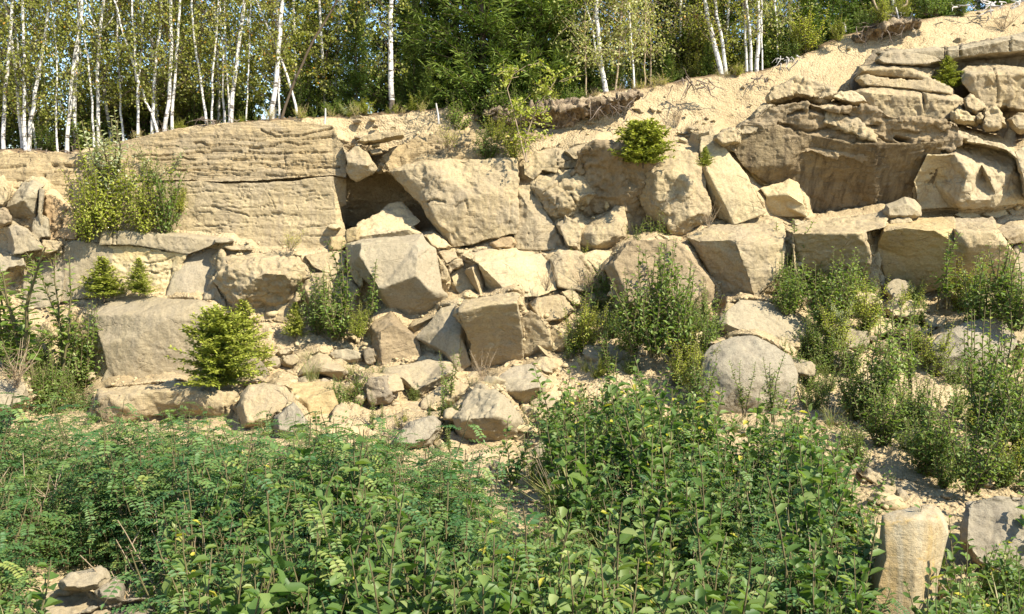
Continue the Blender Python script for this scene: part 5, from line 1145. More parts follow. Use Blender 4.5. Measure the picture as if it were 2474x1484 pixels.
def make_pinnate(seed, h=1.0, stems=2):
    """A seedling with long feathery leaves of many paired leaflets."""
    rng = np.random.default_rng(seed)
    lv, tb = Leaves(), Tubes(4)
    for s in range(stems):
        a0 = rng.uniform(0, 6.28); hh = h * rng.uniform(.7, 1.05)
        st = curve((rng.normal(0, .05), rng.normal(0, .05), 0), (math.cos(a0) * .25, math.sin(a0) * .25, 1), hh, 9, rng, .08, .06)
        tb.add(st, .008, .003)
        n = int(hh / .06); ph = rng.uniform(0, 6.28)
        for k in range(2, n):
            f = k / n; i = min(int(f * 9), 8); q = f * 9 - i
            p = st[i] * (1 - q) + st[i + 1] * q
            ph += 2.4 + rng.normal(0, .3)
            out = np.array([math.cos(ph), math.sin(ph), rng.uniform(.15, .8)])
            L = rng.uniform(.2, .31) * (1.05 - .45 * abs(f - .6))
            ra = curve(p, out, L, 6, rng, .05, -.16)
            tb.add(ra[::3], .002, .001)
            tone = np.clip(rng.normal(.45 + .15 * f, .16), 0, 1)
            npair = rng.integers(6, 10)
            for j in range(npair):
                g = .2 + .78 * j / npair; ii = min(int(g * 6), 5); qq = g * 6 - ii
                pp = ra[ii] * (1 - qq) + ra[ii + 1] * qq
                ax = unit(ra[ii + 1] - ra[ii])
                side = unit(np.cross(ax, [0, 0, 1])); nn = np.cross(side, ax)
                nn = unit(nn + rng.normal(0, .22, 3))
                for sg in (-1, 1):
                    lv.add(pp, side * sg + ax * .25 + rng.normal(0, .1, 3), nn, rng.uniform(.032, .044), .018, np.clip(tone + rng.normal(0, .08), 0, 1))
            lv.add(ra[-1], unit(ra[-1] - ra[-2]), np.array([0, 0, 1.]), .034, .016, tone)
    return lv, tb


def make_sapling(seed, h=1.2, f0=.14, stems=3, ll=.07, lw=.036, spread=.22, twigs=6, pitch=.035, nleaf=1.0, tw_len=.35, tone0=.45, up=.06, droop=.0):
    """Upright leafy stems with alternate leaves and short side twigs."""
    rng = np.random.default_rng(seed)
    lv, tb = Leaves(), Tubes(4)

    def leafy(pts, f0, size):
        seg = np.linalg.norm(np.diff(pts, axis=0), axis=1); L = seg.sum(); n = max(2, int(L / pitch * nleaf)); ph = rng.uniform(0, 6.28)
        cum = np.concatenate([[0], np.cumsum(seg)]) / L
        for k in range(n):
            f = f0 + (1 - f0) * (k + rng.uniform(0, .6)) / n
            i = int(np.clip(np.searchsorted(cum, f) - 1, 0, len(seg) - 1)); q = (f - cum[i]) / (cum[i + 1] - cum[i] + 1e-9)
            p = pts[i] + (pts[i + 1] - pts[i]) * min(q, 1)
            ax = unit(pts[i + 1] - pts[i]); ph += 2.4 + rng.normal(0, .35)
            e1 = unit(np.cross(ax, [.3, .9, .1])); e2 = np.cross(ax, e1)
            o = math.cos(ph) * e1 + math.sin(ph) * e2
            d = unit(o + ax * rng.uniform(.2, .9) + np.array([0, 0, -droop]))
            nn = unit(np.array([0, 0, 1.]) + .5 * ax - .3 * o + rng.normal(0, .3, 3))
            sz = size * rng.uniform(.7, 1.15) * (1.0 - .45 * max(0, f - .6) / .4)
            lv.add(p + o * .006, d, nn, ll * sz, lw * sz, np.clip(rng.normal(tone0 + .22 * f, .17), 0, 1))
    for s in range(stems):
        a0 = rng.uniform(0, 6.28) + s * 2.1; hh = h * rng.uniform(.62, 1.05); sp = spread * rng.uniform(.3, 1.6)
        st = curve((rng.normal(0, .03), rng.normal(0, .03), -.05), (math.cos(a0) * sp, math.sin(a0) * sp, 1), hh, 9, rng, .07, up)
        tb.add(st, .009 * (h ** .5), .003)
        leafy(st, f0, 1.0)
        for t in range(twigs):
            f = rng.uniform(f0 * .8, .85); i = int(f * 9)
            a1 = rng.uniform(0, 6.28)
            tw = curve(st[i], (math.cos(a1), math.sin(a1), rng.uniform(.5, 1.3)), tw_len * h * (1.1 - f) * rng.uniform(.7, 1.3), 4, rng, .1, .04)
            tb.add(tw, .004, .0015)
            leafy(tw, .12, .92)
    return lv, tb


def make_spruce(seed, H, R, ll=.07, lw=.014, whorl=.09, dens=1.0, bare=.03, lean=0.0, pw=.8, twl=1.0):
    """A conifer: whorls of branches carrying flat sprays of needled twigs."""
    rng = np.random.default_rng(seed)
    lv, tb = Leaves(), Tubes(5)
    n = 10
    tr = np.array([[lean * (k / n) ** 2 * H, 0, k / n * H] for k in range(n + 1)])
    tr[0, 2] = -.1
    tb.add(tr, max(.012, H * .012), .004)
    z = H * bare
    while z < H * .985:
        f = z / H
        nb = rng.integers(5, 9)
        L0 = R * (1 - f) ** pw + .03 * H * .3
        for b in range(nb):
            a = rng.uniform(0, 6.28); L = L0 * rng.uniform(.6, 1.15)
            d = np.array([math.cos(a), math.sin(a), rng.uniform(-.12, .25) + .7 * f ** 2])
            br = curve((lean * f * f * H, 0, z), d, L, 5, rng, .08, .07)
            tb.add(br, .004 + .004 * H * .3, .002)
            m = max(3, int(L / (ll * .30) * dens))
            for k in range(m):
                g = (k + rng.uniform(0, 1)) / m; i = min(int(g * 5), 4)
                p = br[i] + (br[i + 1] - br[i]) * (g * 5 - i)
                ax = unit(br[i + 1] - br[i]); side = unit(np.cross(ax, [0, 0, 1])) * rng.choice((-1, 1))
                tl = twl * min(L * .45, ll * 2.6) * (1.05 - .6 * g) * rng.uniform(.5, 1.1)
                td = unit(side * rng.uniform(.5, 1.1) + ax * .8 + rng.normal(0, .25, 3) + np.array([0, 0, -.1]))
                cnt = max(1, int(tl / (ll * .55)))
                tone = np.clip(rng.normal(.34 + .3 * g + .12 * f, .15), 0, 1)
                for c in range(cnt):
                    pp = p + td * tl * c / cnt
                    lv.add(pp, td + rng.normal(0, .35, 3), unit(np.array([0, 0, 1]) + rng.normal(0, .6, 3)), ll * rng.uniform(.7, 1.2), lw, np.clip(tone + rng.normal(0, .08), 0, 1))
        z += whorl * H ** .5 * rng.uniform(.7, 1.3) * (1.0 - .35 * f)
    return lv, tb


def make_crown(seed, H=7.5, R=1.0, leaves=3000, z0=.7, ll=.05, lw=.038, tone0=.45, low=1.0):
    """Loose birch crown: ascending limbs with hanging twigs and small leaves."""
    rng = np.random.default_rng(seed)
    lv, tb = Leaves(), Tubes(4)
    nb = 46; per = leaves // (nb * 5)
    for b in range(nb):
        f = (b + rng.uniform(0, 1)) / nb
        z = z0 + (H - z0) * f ** (1.15 * low)
        a = rng.uniform(0, 6.28); L = R * rng.uniform(.55, 1.25) * (1.1 - .55 * f)
        br = curve((0, 0, z), (math.cos(a), math.sin(a), rng.uniform(.5, 1.3)), L, 5, rng, .1, .02)
        tb.add(br, .009, .003)
        bt = rng.normal(0, .10)
        for t in range(5):
            i = rng.integers(1, 6)
            tw = curve(br[i], (rng.normal(0, .8), rng.normal(0, .8), rng.uniform(-.5, .4)), rng.uniform(.25, .6), 4, rng, .2, -.16)
            tb.add(tw, .003, .001)
            for k in range(per):
                g = rng.uniform(0, 4); j = min(int(g), 3)
                p = tw[j] + (tw[j + 1] - tw[j]) * (g - j) + rng.normal(0, .045, 3)
                lv.add(p, rng.normal(0, 1, 3) + np.array([0, 0, -.7]), rng.normal(0, 1, 3) + np.array([.2, -.5, .5]), ll * rng.uniform(.65, 1.2), lw, np.clip(rng.normal(tone0 + bt, .2), 0, 1))
    return lv, tb


PROTO = {}


def proto(key, lv, tb, leafmat, woodmat, fine=True, names=("foliage", "stem")):
    PROTO[key] = (lv.mesh(names[0], leafmat, fine), tb.mesh(names[1], woodmat), names)


def plant(key, name, label, cat, loc, rz=0.0, sc=1.0, group=None, tilt=(0, 0)):
    a, b, names = PROTO[key]
    e = empty(name, loc, label, cat, group)
    e.rotation_euler = (tilt[0], tilt[1], rz)
    e.scale = sc if isinstance(sc, tuple) else (sc, sc, sc)
    obj(names[0], a, e); obj(names[1], b, e)
    return e


def at(px, py, Y=None, dy=0.0):
    """Foot of a plant that the photo shows rooted at (px, py)."""
    y = SY(px, py) if Y is None else Y
    return P(px, py, y + dy)


def inside(x, y, poly):
    c = False; n = len(poly); j = n - 1
    for i in range(n):
        xi, yi = poly[i]; xj, yj = poly[j]
        if (yi > y) != (yj > y) and x < (xj - xi) * (y - yi) / (yj - yi) + xi: c = not c
        j = i
    return c
# ------------------------------------------------------------------ the forest on the rim
RIM_X = [c[0] for c in COLS]; RIM_PY = [c[1][0][0] for c in COLS]; RIM_Y = [c[1][0][1] for c in COLS]


def rim(px):
    return float(np.interp(px, RIM_X, RIM_PY)), float(np.interp(px, RIM_X, RIM_Y))


def floor_z(x, Y):
    """Forest floor behind the rim."""
    px = W_PX / 2 + x / Y * F_PX
    py, ye = rim(px)
    e = P(px, py, ye)[2]
    return e + 0.02 + 0.06 * min(max(Y - ye, 0), 2) + max(Y - ye - 2, 0) * 0.015


for k in range(5):
    lv, tb = make_crown(100 + k, H=7.0 + .4 * k, R=.85, leaves=3000, z0=.6, tone0=.5)
    PROTO['crown%d' % k] = (lv.mesh("crown", 'birchleaf', False), tb.mesh("limbs", 'bark'), None)
for k in range(4):
    lv, tb = make_crown(120 + k, H=8.0, R=1.35, leaves=6500, z0=.3, ll=.06, lw=.046, tone0=.46, low=1.15)
    PROTO['thick%d' % k] = (lv.mesh("crown", 'birchleaf', False), tb.mesh("limbs", 'bark'), None)
for k in range(2):
    lv, tb = make_crown(140 + k, H=6.0, R=.7, leaves=3600, z0=.6, ll=.05, lw=.04, tone0=.55, low=1.2)
    PROTO['aspen%d' % k] = (lv.mesh("crown", 'aspenleaf', False), tb.mesh("limbs", 'tanbark'), None)

rngF = np.random.default_rng(5)


def birch(label, pts, w, dY=.3, crown=None, mat='birchbark', base_dark=.5, forks=(), cs=1.0, top=3.6):
    """A birch whose trunk follows the photo's line pts (foot first); w = width in photo pixels at the foot."""
    py0, ye = rim(pts[0][0])
    Y = ye + dY
    W = P([p[0] for p in pts], [p[1] for p in pts], Y)
    zf = floor_z(W[0, 0], Y) - .05
    if W[0, 2] > zf + .1:
        d = W[0] - W[1]; d = d / abs(d[2])
        W = np.concatenate([[W[0] + np.array([d[0] * .5, 0, -1]) * (W[0, 2] - zf)], W])
    else:
        W[0, 2] = zf
    t = unit(W[-1] - W[-2]); t = unit(t + np.array([0, 0, .6]))
    W = np.concatenate([W, [W[-1] + t * top * .5, W[-1] + (t + np.array([.05, 0, .2])) * top]])
    foot = W[0].copy(); L = W - foot
    # smooth resampling
    s = np.concatenate([[0], np.cumsum(np.linalg.norm(np.diff(L, axis=0), axis=1))])
    ss = np.linspace(0, s[-1], 26)
    Q = np.stack([np.interp(ss, s, L[:, c]) for c in range(3)], -1)
    for _ in range(2): Q[1:-1] = .25 * Q[:-2] + .5 * Q[1:-1] + .25 * Q[2:]
    Q[1:-1, :2] += rngF.normal(0, .008, (24, 2))
    r0 = w * Y / F_PX / 2
    rr = r0 * (1 - .8 * (ss / s[-1]) ** 1.2) + r0 * .35 * np.exp(-ss / .12)
    tb = Tubes(8)
    Q[0, 2] -= .15
    tb.add(Q, rr, tint=np.clip(base_dark - ss / .9, -1, 1))
    for f in forks:
        B = P([p[0] for p in f], [p[1] for p in f], Y) - foot
        tb.add(B, r0 * .55, r0 * .25)
    e = empty("birch_tree", foot, label, "birch tree", None)
    obj("trunk", tb.mesh("trunk", mat), e)
    if crown:
        lm, wm, _ = PROTO[crown]
        c = obj("crown", lm, e); c.scale = (cs, cs, cs); c.rotation_euler = (0, 0, rngF.uniform(0, 6.28))
        l2 = obj("limbs", wm, e); l2.scale = c.scale; l2.rotation_euler = c.rotation_euler
        k = Q[13] - Q[0]
        lean = (-math.atan2(k[1], k[2]), math.atan2(k[0], k[2]))
        for q in (c, l2): q.rotation_euler = (lean[0], lean[1], 0)
    return e


BIRCHES = [
    ("birch at the far left edge with a slanting white stem", [(8, 360), (9, 253), (17, 170), (28, 60), (31, 0)], 9, .3, 0),
    ("bright white birch beside the far left edge leaning inwards then up", [(55, 352), (45, 250), (39, 187), (24, 77), (12, 0)], 9, .4, 1),
    ("straight birch just right of the far left leaning pair", [(61, 352), (57, 200), (58, 100), (55, 0)], 8, .25, 2),
    ("thin birch leaning left behind the leftmost clump", [(87, 354), (72, 265), (50, 170), (40, 95)], 5, .5, None),
    ("birch leaning right out of the leftmost clump", [(67, 346), (80, 260), (97, 160), (110, 83), (118, 0)], 9.5, .3, 3),
    ("very thin wavy birch standing alone right of the leftmost clump", [(140, 366), (133, 283), (141, 200), (135, 130)], 4.5, .2, None),
    ("left stem of the close birch pair above the tall shrub", [(161, 358), (170, 250), (177, 150), (193, 67), (198, 0)], 9, .3, 4),
    ("grey footed right stem of the close birch pair above the tall shrub", [(181, 362), (180, 250), (183, 167), (192, 83), (190, 0)], 10, .5, 0),
    ("thin birch leaning left behind the tall shrub", [(225, 322), (222, 233), (213, 150), (203, 83), (190, 0)], 5, .4, None),
    ("forked birch rising behind the tall shrub top", [(237, 310), (233, 200), (237, 133), (240, 73), (252, 0)], 9, .5, 1),
    ("slender birch right of the forked birch", [(295, 300), (288, 207), (283, 117), (285, 0)], 5, .6, 2),
    ("thin birch with a bend beside the slanted dead stem", [(332, 328), (335, 200), (328, 150), (323, 85)], 6, .15, None),
    ("slender birch crossing behind the bent thin birch", [(334, 320), (335, 187), (345, 93), (344, 0)], 5, .4, 3),
    ("leaning thin stem slanting left from the rim above the shrub", [(387, 322), (337, 213)], 6, .2, None),
    ("white birch leaning slightly right beside the slanted thin stem", [(367, 321), (373, 200), (387, 67), (391, 0)], 8, .25, 4),
    ("curved footed white birch left of a straight companion", [(393, 312), (408, 267), (413, 133), (412, 0)], 9.5, .2, 0),
    ("straight companion birch touching the curved footed birch", [(415, 312), (422, 183), (432, 67), (434, 0)], 7, .2, 1),
    ("slim birch leaning left over the first root tangle", [(500, 295), (483, 183), (467, 83), (463, 0)], 6, .2, 2),
    ("slim upright birch over the first root tangle", [(511, 296), (515, 167), (523, 67), (528, 0)], 5, .2, None),
    ("thin birch left of the thick leaning birch by the blue gap", [(541, 285), (538, 117), (530, 17)], 5, .5, 3),
    ("second thin birch left of the thick leaning birch by the blue gap", [(553, 280), (545, 117), (543, 60)], 5, .6, None),
    ("thick white birch leaning right by the blue gap", [(555, 285), (570, 150), (587, 33), (591, 0)], 10.5, .25, 4),
    ("spindly stem just right of the blue gap", [(593, 287), (600, 183), (603, 100)], 3.5, .3, None),
    ("brightest thick birch of the crossing group left of centre", [(653, 284), (668, 183), (676, 100), (680, 0)], 12, .2, 0),
    ("thin birch slanting left across the crossing group", [(721, 281), (698, 193), (661, 93), (618, 7)], 6, .3, None),
    ("dark stem slanting far right out of the crossing group", [(673, 284), (705, 213), (745, 117), (815, 7)], 6.5, .25, None),
    ("upright thin birch inside the crossing group", [(675, 284), (673, 187), (678, 90)], 5, .35, 1),
    ("pale slim birch behind the low spruces left of centre", [(811, 275), (813, 133), (820, 50), (820, 0)], 6.5, 1.5, 2),
    ("thick single birch with a dark rough foot near the centre", [(944, 272), (943, 200), (943, 100), (946, 0)], 13.5, .2, 3),
    ("tall birch behind the tall spruce on its left", [(1018, 200), (1018, 133), (1021, 0)], 9, 2.5, 4),
    ("thin companion birch behind the tall spruce", [(1035, 200), (1033, 123), (1031, 20)], 6, 2.8, None),
    ("slim birch closest to the tall spruce on its left", [(1056, 200), (1056, 110), (1055, 0)], 6, 3.0, 0),
    ("leaning pale branchlike birch left of the tall spruce", [(1045, 190), (1048, 150), (1090, 67)], 5, 2.2, None),
    ("thick leaning birch above the dark earth overhang", [(1467, 219), (1450, 150), (1443, 83), (1440, 0)], 12, .2, None),
    ("tan thin birch leaning right from the foot of the thick leaning birch", [(1483, 219), (1498, 133), (1500, 67)], 4.5, .2, 'aspen0'),
    ("tan thin stem curving up left of the thick leaning birch", [(1418, 236), (1413, 190), (1413, 115)], 4, .25, 'aspen1'),
    ("young slim birch left of the mossy rim", [(1533, 212), (1525, 100), (1520, 50)], 5, .2, 'aspen0'),
    ("tan young stem at the left end of the mossy rim", [(1570, 208), (1573, 110), (1565, 50)], 4, .5, 'aspen1'),
    ("fine pale stem beside the tan young stem at the mossy rim", [(1556, 210), (1557, 150), (1558, 67)], 4, .4, None),
    ("pale distant birch high above the mossy rim", [(1594, 150), (1593, 83), (1590, 17)], 5, 3, 1),
    ("thick birch leaning left at the start of the sand slope", [(1745, 184), (1723, 93), (1710, 50), (1700, 0)], 11.5, .2, 2),
    ("bright slender birch right of the thick one at the sand slope", [(1757, 183), (1740, 83), (1730, 27), (1724, 0)], 8, .2, None),
    ("leftmost of the tight upright birch group at the sand slope", [(1805, 180), (1800, 80), (1797, 0)], 7, .3, 3),
    ("second stem of the tight upright birch group at the sand slope", [(1816, 180), (1810, 67), (1803, 0)], 7, .25, None),
    ("brightest stem of the tight upright birch group at the sand slope", [(1827, 180), (1833, 67), (1831, 0)], 9, .2, 4),
    ("thin last stem of the tight upright birch group at the sand slope", [(1841, 176), (1838, 50)], 4.5, .4, None),
    ("pale slender birch rising beside the orange leaved shrub at the slope", [(1879, 150), (1878, 107), (1872, 17)], 6, .8, 'aspen0'),
]
for i, (lab, pts, w, dy, c) in enumerate(BIRCHES):
    cr = None if c is None else (c if isinstance(c, str) else 'crown%d' % c)
    forks = ()
    if lab.startswith("forked"): forks = ([(238, 80), (230, 58), (206, 0)], [(232, 75), (218, 55), (202, 38)], [(244, 75), (262, 58), (275, 38)])
    if lab.startswith("thick leaning"): forks = ([(1458, 185), (1440, 140), (1430, 60), (1410, 0)],)
    birch(lab, pts, w, dy, cr, 'bark' if lab.startswith('dark') else 'tanbark' if 'tan ' in lab else 'birchbark', .75 if ('dark rough' in lab or 'grey footed' in lab) else (.45 if w > 8 else .1), forks)

# rows of trees behind: leafy birches and dark conifers
lv, tb = make_spruce(201, 7.5, 1.75, ll=.15, lw=.026, whorl=.07, dens=1.5, pw=.7); proto('bigspruce0', lv, tb, 'spruce', 'bark', False, ("crown", "trunk"))
lv, tb = make_spruce(202, 6.5, 1.5, ll=.15, lw=.026, whorl=.07, dens=1.5, pw=.7); proto('bigspruce1', lv, tb, 'spruce', 'bark', False, ("crown", "trunk"))
lv, tb = make_spruce(203, 2.2, .8, ll=.085, lw=.028, whorl=.06, dens=1.1); proto('midspruce', lv, tb, 'spruce', 'bark', False, ("crown", "trunk"))
for lab, px, dy, key, s in [
    ("tall dense spruce on the rim right of centre", 1168, .7, 'bigspruce0', 1.0),
    ("second tall spruce pressed against the right of the tall dense one", 1300, .9, 'bigspruce1', 1.05),
    ("dark bushy spruce behind the centre birch on its left", 868, 1.1, 'bigspruce1', .42),
    ("lower dark spruce right of the centre birch", 1005, .9, 'bigspruce0', .30),
    ("small dark spruce left of the centre birch", 800, 1.6, 'midspruce', .75),
    ("dark spruce at the left foot of the tall dense spruce", 1085, .9, 'midspruce', 1.0),
    ("tall dark spruce half hidden behind the tall dense one on its left", 1105, 2.3, 'bigspruce1', 1.25),
    ("tall dark spruce showing between the two tall rim spruces", 1240, 2.5, 'bigspruce0', 1.2),
    ("tall dark spruce behind the right tall rim spruce", 1375, 2.6, 'bigspruce1', 1.2),
    ("dark spruce back in the wood right of the centre birch", 985, 3.0, 'bigspruce0', .8),
    ("spruce at the very rim under the tall dense spruce", 1130, .25, 'midspruce', .62),
    ("broad spruce at the very rim above the birch sapling", 1205, .3, 'midspruce', .85),
    ("spruce at the very rim left of the shaded earth bank", 1275, .2, 'midspruce', .72),
    ("small spruce on the rim over the shaded earth bank", 1345, .25, 'midspruce', .6),
    ("small spruce at the rim just right of the centre birch", 1040, .3, 'midspruce', .42),
    ("shaded spruce filling the foot of the two tall spruces", 1230, .9, 'midspruce', 1.05),
    ("shaded spruce at the right foot of the two tall spruces", 1352, .9, 'midspruce', .9),
    ("slender dark conifer behind the thin birches above the mossy rim", 1660, 3.0, 'bigspruce0', .75),
    ("low broad spruce behind the mossy rim", 1600, .6, 'midspruce', .40),
    ("low broad spruce left of the leaning birch at the sand slope", 1700, .5, 'midspruce', .38),
    ("dark young spruce behind the tight upright birch group", 1850, .8, 'midspruce', .55),
    ("spruce shrub on the rim where the sand slope steepens", 1930, .7, 'midspruce', .75),
    ("spruce shrub higher on the rim of the sand slope", 1990, .8, 'midspruce', .85),
    ("dark spruce above the root cornice at upper right", 2080, 1.0, 'midspruce', 1.0),
    ("dark spruce behind the silvered driftwood at upper right", 2240, .9, 'midspruce', .9),
    ("dark spruce behind the driftwood at the upper right corner", 2370, .9, 'midspruce', .9),
]:
    py, ye = rim(px); Y = ye + dy
    x = (px - W_PX / 2) / F_PX * Y
    plant(key, "spruce_tree", lab, "spruce", (x, Y, floor_z(x, Y) - .05), rngF.uniform(0, 6.28), s)
n = 0
for row, (dy, step) in enumerate([(1.6, 1.15), (3.6, 1.3), (6.6, 1.5)]):
    px = -420.0
    while px < 2800:
        py, ye = rim(px); Y = ye + dy + rngF.uniform(-.5, .5)
        x = (px - W_PX / 2) / F_PX * Y
        if not ((row == 0 and 820 < px < 1390) or (row == 1 and 1080 < px < 1370)):
            k = int(rngF.integers(0, 4)); s = rngF.uniform(.85, 1.2)
            foot = (x, Y, floor_z(x, Y) - .05)
            conifer = row >= 1 and rngF.random() < .22
            if conifer:
                plant('bigspruce%d' % (k % 2), "spruce_tree", "dark spruce standing among the leafy birches behind the rim", "spruce", foot, rngF.uniform(0, 6.28), s * .9, "conifers in the wood behind the rim")
            else:
                e = empty("birch_tree", foot, "leafy birch in the crowded wood behind the rim birches", "birch tree", "leafy birches in the wood behind the rim")
                key = 'thick%d' % k
                if 1380 < px < 1700 and row == 0: key = 'aspen%d' % (k % 2)
                c = obj("crown", PROTO[key][0], e); l2 = obj("limbs", PROTO[key][1], e)
                rz = rngF.uniform(0, 6.28)
                for q in (c, l2): q.rotation_euler = (0, 0, rz); q.scale = (s, s, s)
                tb = Tubes(6); q = curve((0, 0, -.15), (rngF.normal(0, .06), 0, 1), 7.5 * s, 9, rngF, .025, .05)
                tb.add(q, .035, .012, tint=np.linspace(.2, -1, 10))
                obj("trunk", tb.mesh("trunk", 'birchbark'), e)
            n += 1
        px += step / Y * F_PX * rngF.uniform(.7, 1.3)
# low brush closing the view under the crowns
for (lab, mat_, key, seed, tone) in [("brush", 'birchleaf', 'brush0', 410, .4), ("brush", 'willow', 'brush1', 411, .35), ("brush", 'spruce', 'brush2', 412, .5)]:
    lv, tb = make_sapling(seed, h=1.3, f0=.04, stems=14, ll=.07, lw=.05, spread=.5, twigs=8, pitch=.032, tw_len=.35, tone0=tone); proto(key, lv, tb, mat_, 'bark', False)
for k in range(120):
    px = rngF.uniform(-380, 2300); py, ye = rim(px)
    if 820 < px < 1420 and k % 4: px += 620; py, ye = rim(px); Y = ye + (rngF.uniform(.5, 1.4) if k % 3 == 0 else rngF.uniform(1.4, 5))
    x = (px - W_PX / 2) / F_PX * Y
    if Y < ye + 1.2 and not (1040 < px < 1400): s_ = rngF.uniform(.3, .6)
    else: s_ = rngF.uniform(.7, 1.35)
    plant('brush%d' % rngF.integers(0, 3), "forest_bush", "low bushy undergrowth beneath the trees behind the rim", "bush", (x, Y, floor_z(x, Y) - .05), rngF.uniform(0, 6.28), s_, "undergrowth bushes behind the rim")
# the far wood: one mass of foliage behind the rows
lvF = Leaves()
for k in range(34000):
    x = rngF.uniform(-17, 15); Y = rngF.uniform(27, 33)
    z = floor_z(x, Y) + rngF.uniform(0, 7.5)
    g = math.sin(x * 1.3 + 1.2 * math.sin(z * .7)) + .6 * math.sin(x * 3.1 + z) + .4 * math.sin(z * 2.3 + x)
    if g < -0.75 and rngF.random() < .93: continue
    lvF.add((x, Y, z), rngF.normal(0, 1, 3) + np.array([0, 0, -.4]), rngF.normal(0, 1, 3) + np.array([.1, -.9, .4]), rngF.uniform(.12, .22), rngF.uniform(.09, .15), np.clip(rngF.normal(.22 + .1 * g, .15), 0, 1))
fw = obj("far_wood_foliage", lvF.mesh("far_wood_foliage", 'birchleaf', False))
tag(fw, "hazy mass of foliage far back in the wood", None, None, "stuff")
# ------------------------------------------------------------------ shrubs and young trees on the cliff and the scree
rngP = np.random.default_rng(11)
for k in range(3):
    lv, tb = make_sapling(300 + k, h=1.0, stems=12, ll=.062, lw=.034, spread=.42, twigs=6, pitch=.034, tw_len=.36, f0=.05, up=.09, tone0=.45); proto('willow%d' % k, lv, tb, 'willow', 'twig')
for k in range(2):
    lv, tb = make_sapling(310 + k, h=1.0, stems=12, ll=.046, lw=.028, spread=.38, twigs=9, pitch=.026, tw_len=.36, f0=.05, up=.09, tone0=.5); proto('lime%d' % k, lv, tb, 'lime', 'twig')
lv, tb = make_sapling(315, h=1.0, stems=9, ll=.06, lw=.03, spread=.36, twigs=8, pitch=.026, f0=.08, tw_len=.3, tone0=.55); proto('pale', lv, tb, 'pale', 'twig')
for k in range(2):
    lv, tb = make_sapling(320 + k, h=1.0, stems=3, ll=.055, lw=.032, spread=.2, twigs=5, pitch=.028, tw_len=.2, tone0=.42); proto('stem%d' % k, lv, tb, 'willow', 'twig')
lv, tb = make_sapling(330, h=1.0, stems=9, ll=.028, lw=.012, spread=.5, twigs=8, pitch=.05, tw_len=.4, tone0=.5); proto('dry', lv, tb, 'dry', 'tanbark')
lv, tb = make_sapling(331, h=1.0, stems=8, ll=.04, lw=.02, spread=.5, twigs=8, pitch=.045, tw_len=.4, tone0=.75); proto('yellowing', lv, tb, 'lime', 'tanbark')
for k, (H, R) in enumerate([(.72, .34), (1.0, .42)]):
    lv, tb = make_spruce(340 + k, H, R, ll=.055, lw=.02, whorl=.045, dens=1.5, bare=.04); proto('youngspruce%d' % k, lv, tb, 'youngspruce', 'bark', False, ("needles", "trunk"))
lv, tb = make_spruce(345, 1.2, .66, ll=.065, lw=.026, whorl=.036, dens=1.7, bare=.02, pw=.42, twl=.8); proto('bushspruce', lv, tb, 'youngspruce', 'bark', False, ("needles", "trunk"))
lv, tb = make_spruce(346, .55, .42, ll=.05, lw=.026, whorl=.026, dens=2.0, bare=.03, pw=.32, twl=.7); proto('cushion', lv, tb, 'youngspruce', 'bark', False, ("needles", "trunk"))


def pxm(px, Y): return px * Y / F_PX


